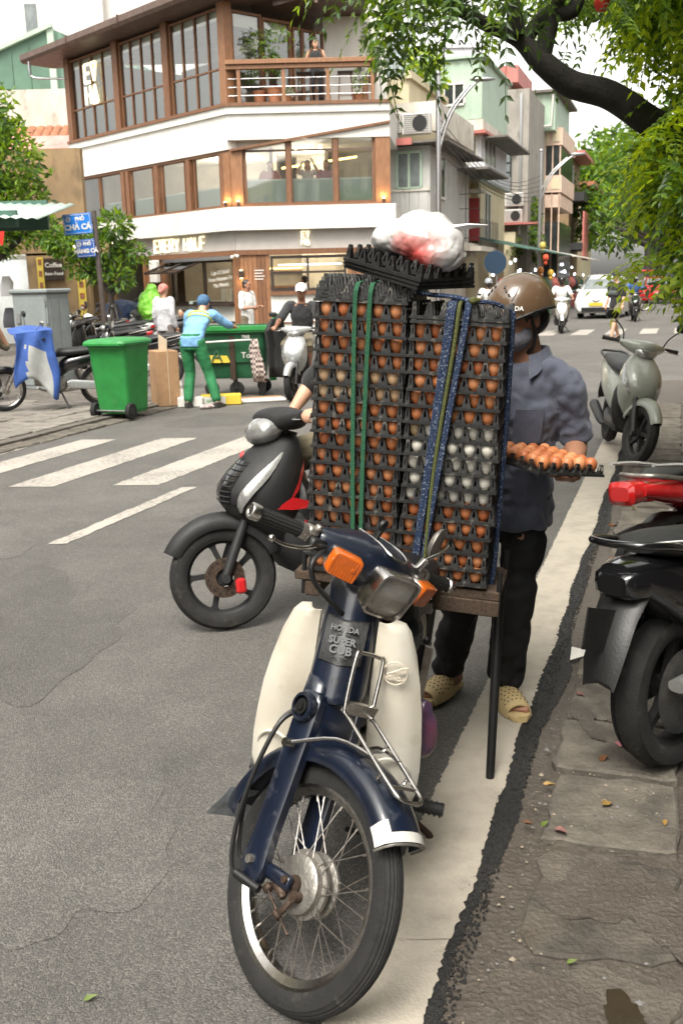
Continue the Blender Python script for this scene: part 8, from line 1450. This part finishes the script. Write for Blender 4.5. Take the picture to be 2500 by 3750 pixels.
h = empty('white_tower', (-14.6, 56, 0), 0, 'tall white rendered tower with small vents behind the cafe', 'building'); mb = MB(); mb.b2(-1.3, 7.5, 0, 8, 0, 22); mb.build('wall', m_white, h); mb = MB(); mb.b2(-1.1, -.5, -.05, 0, 14.6, 16.0); mb.build('vent', m_greyw, h); mb = MB(); mb.b2(-.6, 4.2, -.05, 0, 17.8, 18.6); mb.build('window', m_greyw, h)
h = empty('rooftop_units', (-5.0, 34.5, 8.9), 0, 'air conditioner units on the flat roof over the cafe', 'air conditioner')
for k, x in enumerate((-.9, .4, 1.6)): mb = MB(); mb.b2(x, x+.95, -.2, .2, .1, .85, .03); o = mb.build('unit', m_white, h); mb = MB(); mb.lathe([(0, 0), (.28, 0), (.3, .02)], 20, (x+.6, -.21, .48), (0, -1, 0)); mb.build('fan_grille', m_dgrey, o)
mb = MB(); mb.b2(-2.6, -2.2, 0, .6, -.5, 3.0); mb.b2(-2.2, 6, .4, .6, -.2, 2.6); mb.build('parapet_wall', m_white, h)
h = empty('old_tiled_house', (-10.6, 38.5, 0), 0, 'old stained house with a red tiled roof left of the cafe', 'house'); mb = MB(); mb.b2(-2.5, 2.4, 1.0, 5, 0, 8.85); mb.b2(-2.2, 2.6, 0, 1, 0, 6.75); mb.build('wall', m_stain, h)
for r_ in range(6):
    for c_ in range(15):
        mb = MB(); a = Vector((-2.0+c_*.32, -.45+r_*.28, 6.75+r_*.15)); mb.loft([[a+Vector((.16+.15*math.cos(t), d, .06*math.sin(t)+d*.53)) for t in [math.pi*k/5 for k in range(6)]] for d in (0, .32)], False, False, True); mb.build('roof_tile', m_tiler, h)
h = empty('red_roof_house', (-9.6, 35.6, 0), 0, 'low brown house with a faded red sheet metal roof', 'house'); mb = MB(); mb.b2(-2.2, 2.0, .4, 4, 0, 5.6); mb.build('wall', mat('old_brown_wall', (.075, .052, .036), .85, n=.4, ns=2, bump=.3), h)
for x in (-1.2, .2, 1.3): mb = MB(); mb.b2(x-.35, x+.35, .32, .42, 3.4, 4.9); o = mb.build('window', m_wood, h); mb = MB(); mb.b2(x-.28, x+.28, .30, .33, 3.5, 4.8); mb.build('pane', m_dkwin, o)
mb = MB(); mb.b2(-2.2, 2.0, .2, .4, 2.6, 2.9); mb.build('ledge', m_conc, h)
mb = MB(); mb.cyl((1.85, .3, 0), (1.85, .3, 5.5), .06, n=8); mb.build('drain_pipe', m_conc, h); mb = MB(); mb.prism([(-.7, 5.4), (-.7, 5.47), (.6, 6.75), (.6, 6.68)], 4.6, (-2.4, 0, 0), (0, 1, 0), (0, 0, 1)); mb.build('roof', mat('faded_red_sheet', (.50, .25, .22), .6, n=.2, ns=3, c2=(.42, .17, .14)), h)
# clothes shop on the left corner
sh_ = empty('clothes_shop', (-9.2, 27.5, 0), 0, 'ochre shop house with open lit clothes shop on the ground floor', 'shop'); mb = MB(); mb.b2(-4, 2.6, 0, .3, 2.55, 5.2); mb.b2(.95, 2.6, 0, .3, 0, 2.55); mb.b2(-4, 2.6, 3.2, 3.4, 0, 3); mb.b2(-4, -3.8, 0, 3.2, 0, 2.6); mb.b2(.95, 1.1, .3, 3.2, 0, 2.6); mb.build('wall', m_ochre, sh_); mb = MB(); mb.b2(-4, 2.6, 0, 3.4, 2.5, 2.56); mb.build('ceiling', m_white, sh_); mb = MB(); mb.b2(-4, 1, 3.1, 3.2, 0, 2.5); mb.build('back_wall', m_tile, sh_)
for x in (-1.6, -.6): mb = MB(); mb.cyl((x-.5, .8, 2.35), (x+.5, .8, 2.35), .03, n=8); mb.build('tube_lamp', m_bulbw, sh_)
spot((-10.2, 28.6, 2.2), 60, (.9, .97, 1), .3)
for k in range(16):
    x = -3.3+(k % 8)*.5; z = 2.0 if k < 8 else 1.15; mb = MB(); mb.loft([[Vector((x+a, .5+.06*math.sin(q*2)+b, z-q*.18)) for a, b in rsec(.18 if q else .10, .05, 10, 3)] for q in range(4)], True, True); o = mb.build('hanging_garment', mat('garment_%d' % (k % 7), [(.4, .4, .4), (.05, .05, .06), (.3, .04, .04), (.06, .12, .25), (.5, .5, .46), (.35, .15, .05), (.25, .4, .08)][k % 7], .85), None, (-9.2, 27.5, 0)); tag(o, 'garment hanging in the lit clothes shop', 'garment', 'garments in the clothes shop')
for k, (x, c) in enumerate(((-1.3, (.45, .02, .03)), (-1.0, (.5, .03, .03)), (-1.5, (.5, .5, .48)), (-1.1, (.02, .02, .03)))): mb = MB(); mb.ell((x, .15, 1.95-.2*(k//2)), (.14, .12, .12), 12, 8); tag(mb.build('cap_on_display', mat('cap_%d' % k, c, .7), None, (-9.2, 27.5, 0)), 'cap hanging at the front of the clothes shop', 'cap', 'caps at the clothes shop')
for x, z0, z1, w in ((1.25, .9, 2.45, .17), (2.3, .3, 2.0, .2)):
    mb = MB(); mb.b2(x, x+w, -.12, -.08, z0, z1); o = mb.build('banner', mat('yellow_banner', (.62, .44, .03), .7, n=.3, ns=9, c2=(.62, .50, .12)), None, (-9.2, 27.5, 0)); tag(o, 'tall yellow banner on the ochre shop wall, %s' % ('beside the coffee sign' if x < 2 else 'right of the grey cabinet'), 'banner')
    mb = MB(); [mb.b2(x+.04, x+w-.04, -.13, -.12, z0+.15+k*.3, z0+.3+k*.3) for k in range(int((z1-z0)/.3)-0)]; mb.build('banner_marks', m_tiler, o)
mb = MB(); mb.b2(1.45, 1.95, -.14, -.05, 1.85, 2.42, .01); o = mb.build('coffee_sign', m_darkf, None, (-9.2, 27.5, 0)); tag(o, 'dark brown hanging sign lettered Coffee Beer-Food', 'sign'); text_mesh('Coffee', .17, .003, Matrix.Translation((1.7, -.145, 2.24)) @ Matrix.Rotation(R(90), 4, 'X'), 'sign_lettering', m_white, o, bold=.004); text_mesh('Beer-Food', .115, .003, Matrix.Translation((1.7, -.145, 2.02)) @ Matrix.Rotation(R(90), 4, 'X'), 'sign_lettering', m_white, o, bold=.003)
for k in range(8): mb = MB(); mb.ell((-7.6+k*.26, 26.9+.1*(k % 2), 2.75+.1*math.sin(k*1.3)), (.045, .045, .045), 8, 6); tag(mb.build('festoon_bulb', m_bulb), 'small warm bulb strung before the ochre shop', 'lamp', 'warm bulbs strung along the shop')
# corrugated awning close at the left
aw = empty('corrugated_awning', (-5.32, 17, .03), 0, 'green corrugated awning jutting in over the left pavement', 'awning'); mb = MB(); n = 60; secs = []
for r_, (dy, z) in enumerate(((-1.0, 2.86), (1.4, 3.25))): secs.append([Vector((-4.2+k*(4.95)/n, dy, z-.22*(k/n)+(.028 if k % 2 else 0))) for k in range(n+1)])
mb.loft(secs, False, False, True); o = mb.build('corrugated_sheet', mat('awning_sheet', (.36, .46, .40), .55, n=.2, ns=3), aw); s_ = o.modifiers.new('s', 'SOLIDIFY'); s_.thickness = .012
mb = MB(); mb.b2(-4.2, .35, -.75, -.65, 2.55, 2.80); mb.b2(-4.2, .3, 1.2, 1.3, 2.6, 3.1); mb.build('beam', m_tgreen, aw); mb = MB(); mb.b2(-4.2, .2, 1.3, 1.34, 0, 2.6); mb.b2(-4.2, -1.6, -.7, 1.3, 0, .01)
bpy.data.objects.remove(bpy.data.objects['corrugated_awning']) if False else None
mb = MB(); mb.cyl((-6.5, 19.8, 2.55), (-6.45, 19.8, 3.15), .012, n=6); o = mb.build('flag_pole', m_woodl); tag(o, 'small red flag on a stick by the street sign', 'flag'); mb = MB(); mb.add([(-6.45, 19.8, 3.12), (-6.58, 19.75, 2.62), (-6.38, 19.85, 2.45), (-6.30, 19.8, 2.75)], [(0, 1, 2, 3)]); f_ = mb.build('flag_cloth', m_lant, o); s_ = f_.modifiers.new('s', 'SOLIDIFY'); s_.thickness = .006
mb = MB(); mb.ell((-4.45, 24.4, 1.15), (.3, .28, .42), 16, 12); mb.ell((-4.42, 24.4, 1.5), (.16, .16, .2), 12, 8); tag(remesh(mb, .03, 2, name='green_bag', mats=mat('lime_bag', (.22, .58, .06), .4, n=.3, ns=7, bump=.6, bs=9), disp=(.12, .14)), 'bright lime green plastic bag on a parked bike before the cafe', 'bag')
mb = MB(); mb.ell((-5.2, 24.8, 1.05), (.5, .35, .28), 16, 12); tag(remesh(mb, .03, 2, name='blue_sheet', mats=mat('navy_sheet', (.03, .055, .13), .6, bump=.5, bs=8), disp=(.14, .2)), 'dark blue sheet bundled over a parked bike', 'sheet')
pt = empty('potted_plant', (-3.85, 26.2, .0), 0, 'small leafy plant in a terracotta pot at the cafe corner', 'plant'); mb = MB(); mb.lathe([(0, 0), (.13, 0), (.17, .3), (.19, .32), (.16, .33), (0, .3)], 16); mb.build('pot', m_terra, pt); crown('leaves', [((0, 0, .65), (.25, .25, .3))], 160, .14, [G1, G2], pt, seed=61)
# terrace: pots, stools, guest ; first floor guests
for k, (s, y, r_, hh, lab) in enumerate(((.78, .5, .17, .32, 'pale terracotta pot with a slim tree on the roof terrace'), (1.18, .42, .2, .38, 'round tan terracotta pot at the terrace railing'), (1.5, .5, .12, .2, 'small pot with pale flowers on the roof terrace'), (3.35, .7, .18, .24, 'terracotta bowl with a vine at the terrace end'))):
    P_ = MR @ Vector((s, y, 6.11)); t = empty('terrace_pot', P_, 0, lab, 'plant'); mb = MB(); mb.lathe([(0, 0), (r_*.75, 0), (r_, hh), (r_*1.08, hh), (r_*1.08, hh+.03), (r_*.9, hh+.03), (0, hh)], 18); mb.build('pot', m_terra, t); mb = MB(); mb.tube([(0, 0, hh), (.03, 0, hh+.5), (0, .02, hh+[1.1, .8, .2, .6][k])], .014, 6, sub=3); mb.build('stem', m_bark, t)
    crown('leaves', [[((.0, 0, hh+1.25), (.35, .3, .3)), ((.25, 0, hh+.9), (.25, .2, .2)), ((-.2, 0, hh+.5), (.25, .2, .3))], [((0, 0, hh+.6), (.3, .3, .45)), ((.1, 0, hh+1.3), (.4, .3, .25))], [((0, 0, hh+.12), (.22, .2, .12))], [((.0, 0, hh+.4), (.2, .2, .3)), ((.25, .6, hh+1.3), (.2, .2, .9))]][k], [330, 330, 160, 420][k], .10, [G1, G2, G3] if k != 2 else [G2, m_blind], t, seed=70+k)
for s in (1.95, 2.42, 3.0):
    t = empty('bar_stool', MR @ Vector((s, .35, 6.11)), 0, 'dark wooden bar stool at the terrace rail', 'stool', 'bar stools on the terrace'); mb = MB(); mb.b2(-.2, .2, -.15, .15, .70, .75, .01); mb.build('seat', m_darkf, t)
    for a, b in ((-1, -1), (1, -1), (1, 1), (-1, 1)): mb = MB(); mb.cyl((a*.19, b*.15, 0), (a*.14, b*.10, .7), .016, n=7); mb.build('leg', m_wood, t)
    for b in (-1, 1): mb = MB(); mb.cyl((-.18, b*.14, .2), (.18, b*.14, .2), .010, n=6); mb.build('stretcher', m_wood, t)
J = stand(1.62); J['wr_l'] = (.18, .15, 1.28); J['el_l'] = (.05, .24, 1.12); J['wr_r'] = (.18, -.15, 1.28); J['el_r'] = (.05, -.24, 1.12); person('woman in black top and skirt standing at the terrace rail', J, dict(shirt=m_tee, sleeve=.0, hem=-.15, trousers=m_tee, leg=1, shoe=m_sole, skin=m_skinl, head='long'), bike_matrix(MR @ Vector((2.25, .75, 6.11)), R(0), 0), .014)
for k, (s, c, lab) in enumerate(((.95, (.5, .2, .2), 'woman in pink seen through the first floor window, by the white column'), (1.95, (.6, .55, .55), 'woman in pale top with raised arms at the first floor counter'), (2.45, (.45, .25, .3), 'dark haired woman leaning on the first floor counter by the post'))):
    J = stand(1.6); J['wr_l'] = (.25, .14, 1.12 if k != 1 else 1.55); J['el_l'] = (.1, .28, 1.1 if k != 1 else 1.3); J['wr_r'] = (.25, -.14, 1.12 if k != 1 else 1.5); J['el_r'] = (.1, -.28, 1.1 if k != 1 else 1.3); person(lab, J, dict(shirt=cloth('guest_%d' % k, c), sleeve=.3, trousers=m_tee, shoe=m_sole, skin=m_skinl, head='long'), bike_matrix(MR @ Vector((s, .85, 3.18)), R(0), 0), .018)
J = stand(1.68); person('barista in cream apron behind the ground floor window', J, dict(shirt=cloth('cream_apron', (.5, .4, .28)), sleeve=.5, trousers=m_tee, shoe=m_sole, skin=m_skinl), bike_matrix(MR @ Vector((1.75, 1.3, .14)), R(120), 0), .02)
# ================================================================== cars
def car(label, M, body, h=1.55, L=4.3, W=1.8, plate=None, cat='car'):
    c = empty('car', label=label, cat=cat); c.matrix_world = M
    def S_(x, prof): return [Vector((x, y*W/2, z)) for y, z in prof]
    def ring(w0, z0, w1, z1, w2, z2): return [(-w0, z0), (-w1, (z0+z1)/2), (-w1, z1), (-w2, z2), (-w2*.5, z2+.02), (w2*.5, z2+.02), (w2, z2), (w1, z1), (w1, (z0+z1)/2), (w0, z0)]
    k = h/1.55; mb = MB(); mb.loft([S_(x, ring(a, z0, b, z1*k, d, z2*k)) for x, a, z0, b, z1, d, z2 in ((0, .70, .30, .80, .50, .72, .62), (-.12, .82, .22, .93, .62, .84, .78), (-.5, .88, .20, .98, .72, .90, .92), (-1.1, .9, .2, 1, .80, .92, 1.02), (-2.4, .9, .2, 1, .84, .94, .98), (-3.6, .9, .2, .99, .86, .92, 1.0), (-4.1, .86, .25, .95, .8, .86, .95), (-4.3, .78, .35, .84, .7, .76, .8))], True, True, True); bd = mb.build('body', body, c)
    mb = MB(); mb.loft([S_(x, ring(a, .9*k, b, z1*k, d, z2*k)) for x, a, b, z1, d, z2 in ((-1.0, .85, .86, 1.0, .84, 1.03), (-1.55, .84, .80, 1.25, .66, 1.42), (-2.0, .84, .78, 1.32, .66, 1.53), (-2.8, .84, .78, 1.34, .66, 1.55), (-3.5, .83, .76, 1.28, .64, 1.46), (-4.0, .80, .78, 1.05, .72, 1.1))], True, True, True); mb.build('cabin', body, c)
    mb = MB(); mb.add([(-1.06, y*.78*W/2, 1.05*k) for y in (-1, 1)]+[(-1.60, y*.68*W/2, 1.44*k) for y in (1, -1)], [(0, 1, 2, 3)]); mb.v = [(x+.03, y, z+.025) for x, y, z in mb.v]; mb.build('windscreen', m_greyw, c)
    for s in (-1, 1):
        mb = MB(); mb.add([(-1.5, s*.835*W/2, 1.03*k), (-3.6, s*.83*W/2, 1.05*k), (-3.3, s*.74*W/2, 1.36*k), (-1.95, s*.73*W/2, 1.38*k)], [(0, 1, 2, 3)]); mb.v = [(x, y+s*.03, z) for x, y, z in mb.v]; mb.build('side_window', m_dkwin, c)
        mb = MB(); mb.ell((-.16, s*.60*W/2, .70*k), (.12, .20, .075), 14, 8); mb.build('headlamp', m_bulbw if plate else m_clear, c); mb = MB(); mb.ell((-1.45, s*1.06*W/2, 1.03*k), (.08, .10, .07), 10, 8); mb.build('mirror', body, c)
        for x in (-.82, -3.45): wheel(c, (x, s*.80*W/2, .33), .33, .2, I4, 'cast', 5, .23, tread=False, mr=m_silver)
    mb = MB(); mb.b2(-.05, .02, -.55, .55, .27, .44); mb.build('lower_grille', m_black, c)
    mb = MB(); mb.b2(.0, .035, -.26, .26, .50, .62); mb.build('number_plate', mat('yellow_plate', (.62, .42, .03), .5) if plate else m_plate, c)
    mb = MB(); mb.bar((.0, -.16, .74), (.02, 0, .66), .03, .03); mb.bar((.0, .16, .74), (.02, 0, .66), .03, .03); mb.build('badge', m_dgrey, c)
    return c
car('white electric hatchback with yellow plate driving down the street', bike_matrix((10.0, 39.2, 0), R(24), 0), m_whitep, 1.6, plate=1); car('second white car behind the white hatchback', bike_matrix((14.2, 56, 0), R(20), 0), m_whitep, 1.7); car('bright red car parked at the right kerb up the street', bike_matrix((18.5, 58, 0), R(10), 0), m_red, 1.5)
cy = empty('red_pedicab', (14.2, 47.5, 0), 0, 'red canopied pedicab behind the walking man', 'pedicab'); mb = MB(); mb.b2(-.5, .5, -.4, .4, .45, .95, .05); mb.build('seat_tub', m_red, cy); mb = MB(); mb.b2(-.6, .6, -.5, .5, 1.75, 1.85, .04); mb.build('canopy', m_red, cy)
for s in (-1, 1): wheel(cy, (0, s*.5, .33), .33, .05, I4, 'spoke', 12, .29, tread=False); mb = MB(); mb.cyl((.5*s, .4, .9), (.5*s, .4, 1.76), .02, n=6); mb.cyl((.5*s, -.4, .9), (.5*s, -.4, 1.76), .02, n=6); mb.build('canopy_pole', m_steel, cy)
# grey road kerb and wall closing the far street, right-hand house behind the tree
h = empty('right_house', (4.6, 9.5, 0), 0, 'plain shaded house front behind the big tree', 'house'); h.matrix_world = Matrix(((S2.x, NL.x, 0, 5.6), (S2.y, NL.y, 0, 6.0), (0, 0, 1, 0), (0, 0, 0, 1))); mb = MB(); mb.b2(0, 45, -6, 0, 0, 7.5); mb.build('wall', m_ochre, h)

# houses that line the street beside and behind the viewpoint
for k, (side, a, l, hh, m_, lab) in enumerate(((1, -34, 12, 9, m_cream2, 'cream street house on the right behind the viewpoint'), (1, -22, 13, 10, m_conc, 'grey street house on the right behind the viewpoint'), (1, -9, 14.5, 8.5, m_stain, 'stained house front beside the parked bikes'), (-1, -34, 12, 10, m_stain, 'stained street house on the left behind the viewpoint'), (-1, -22, 12, 9, m_ochre, 'ochre street house on the left behind the viewpoint'), (-1, -10, 12, 9.5, m_conc, 'grey street house on the left beside the viewpoint'), (-1, 2, 6.5, 8.5, m_cream2, 'cream corner house on the left pavement'))):
    o = Vector((Re(0)+3.2, 0, 0)) if side > 0 else Vector((Le(0)-3.0, 0, 0)); y_ = (SN if side > 0 else -SN); xx_ = SD; M_ = Matrix(((xx_.x, y_.x, 0, o.x), (xx_.y, y_.y, 0, o.y), (0, 0, 1, 0), (0, 0, 0, 1))); h = empty('street_house', label=lab, cat='house'); h.matrix_world = M_
    mb = MB(); mb.b2(a+.1, a+l-.1, 0, 7, 0, hh); mb.build('wall', m_, h)
    for f in range(2):
        for w in range(4): mb = MB(); mb.b2(a+1+w*2.8, a+2.4+w*2.8, -.05, .02, 3.6+f*2.8, 5.2+f*2.8); mb.build('window', m_dkwin, h)
    for w in range(3): mb = MB(); mb.b2(a+.8+w*3.9, a+3.9+w*3.9, -.06, .02, .1, 2.6); mb.build('shop_opening', m_intd, h)
    mb = MB(); mb.b2(a+.3, a+l-.3, -1.6, 0, 2.75, 2.85); mb.build('awning', m_tgreen, h)
# overhead cables
for k in range(6):
    a = Vector((2.87, 28.6, 5.0+.18*k)); b = Vector((8.72, 44, 4.8+.2*k)); mb = MB(); mb.tube([a.lerp(b, t/10)+Vector((0, 0, -.5*math.sin(math.pi*t/10)*(1+.15*k))) for t in range(11)], .012, 5); tag(mb.build('overhead_cable', m_black), 'black overhead cable sagging between the two street lamps', 'cable', 'cables between the lamp posts')
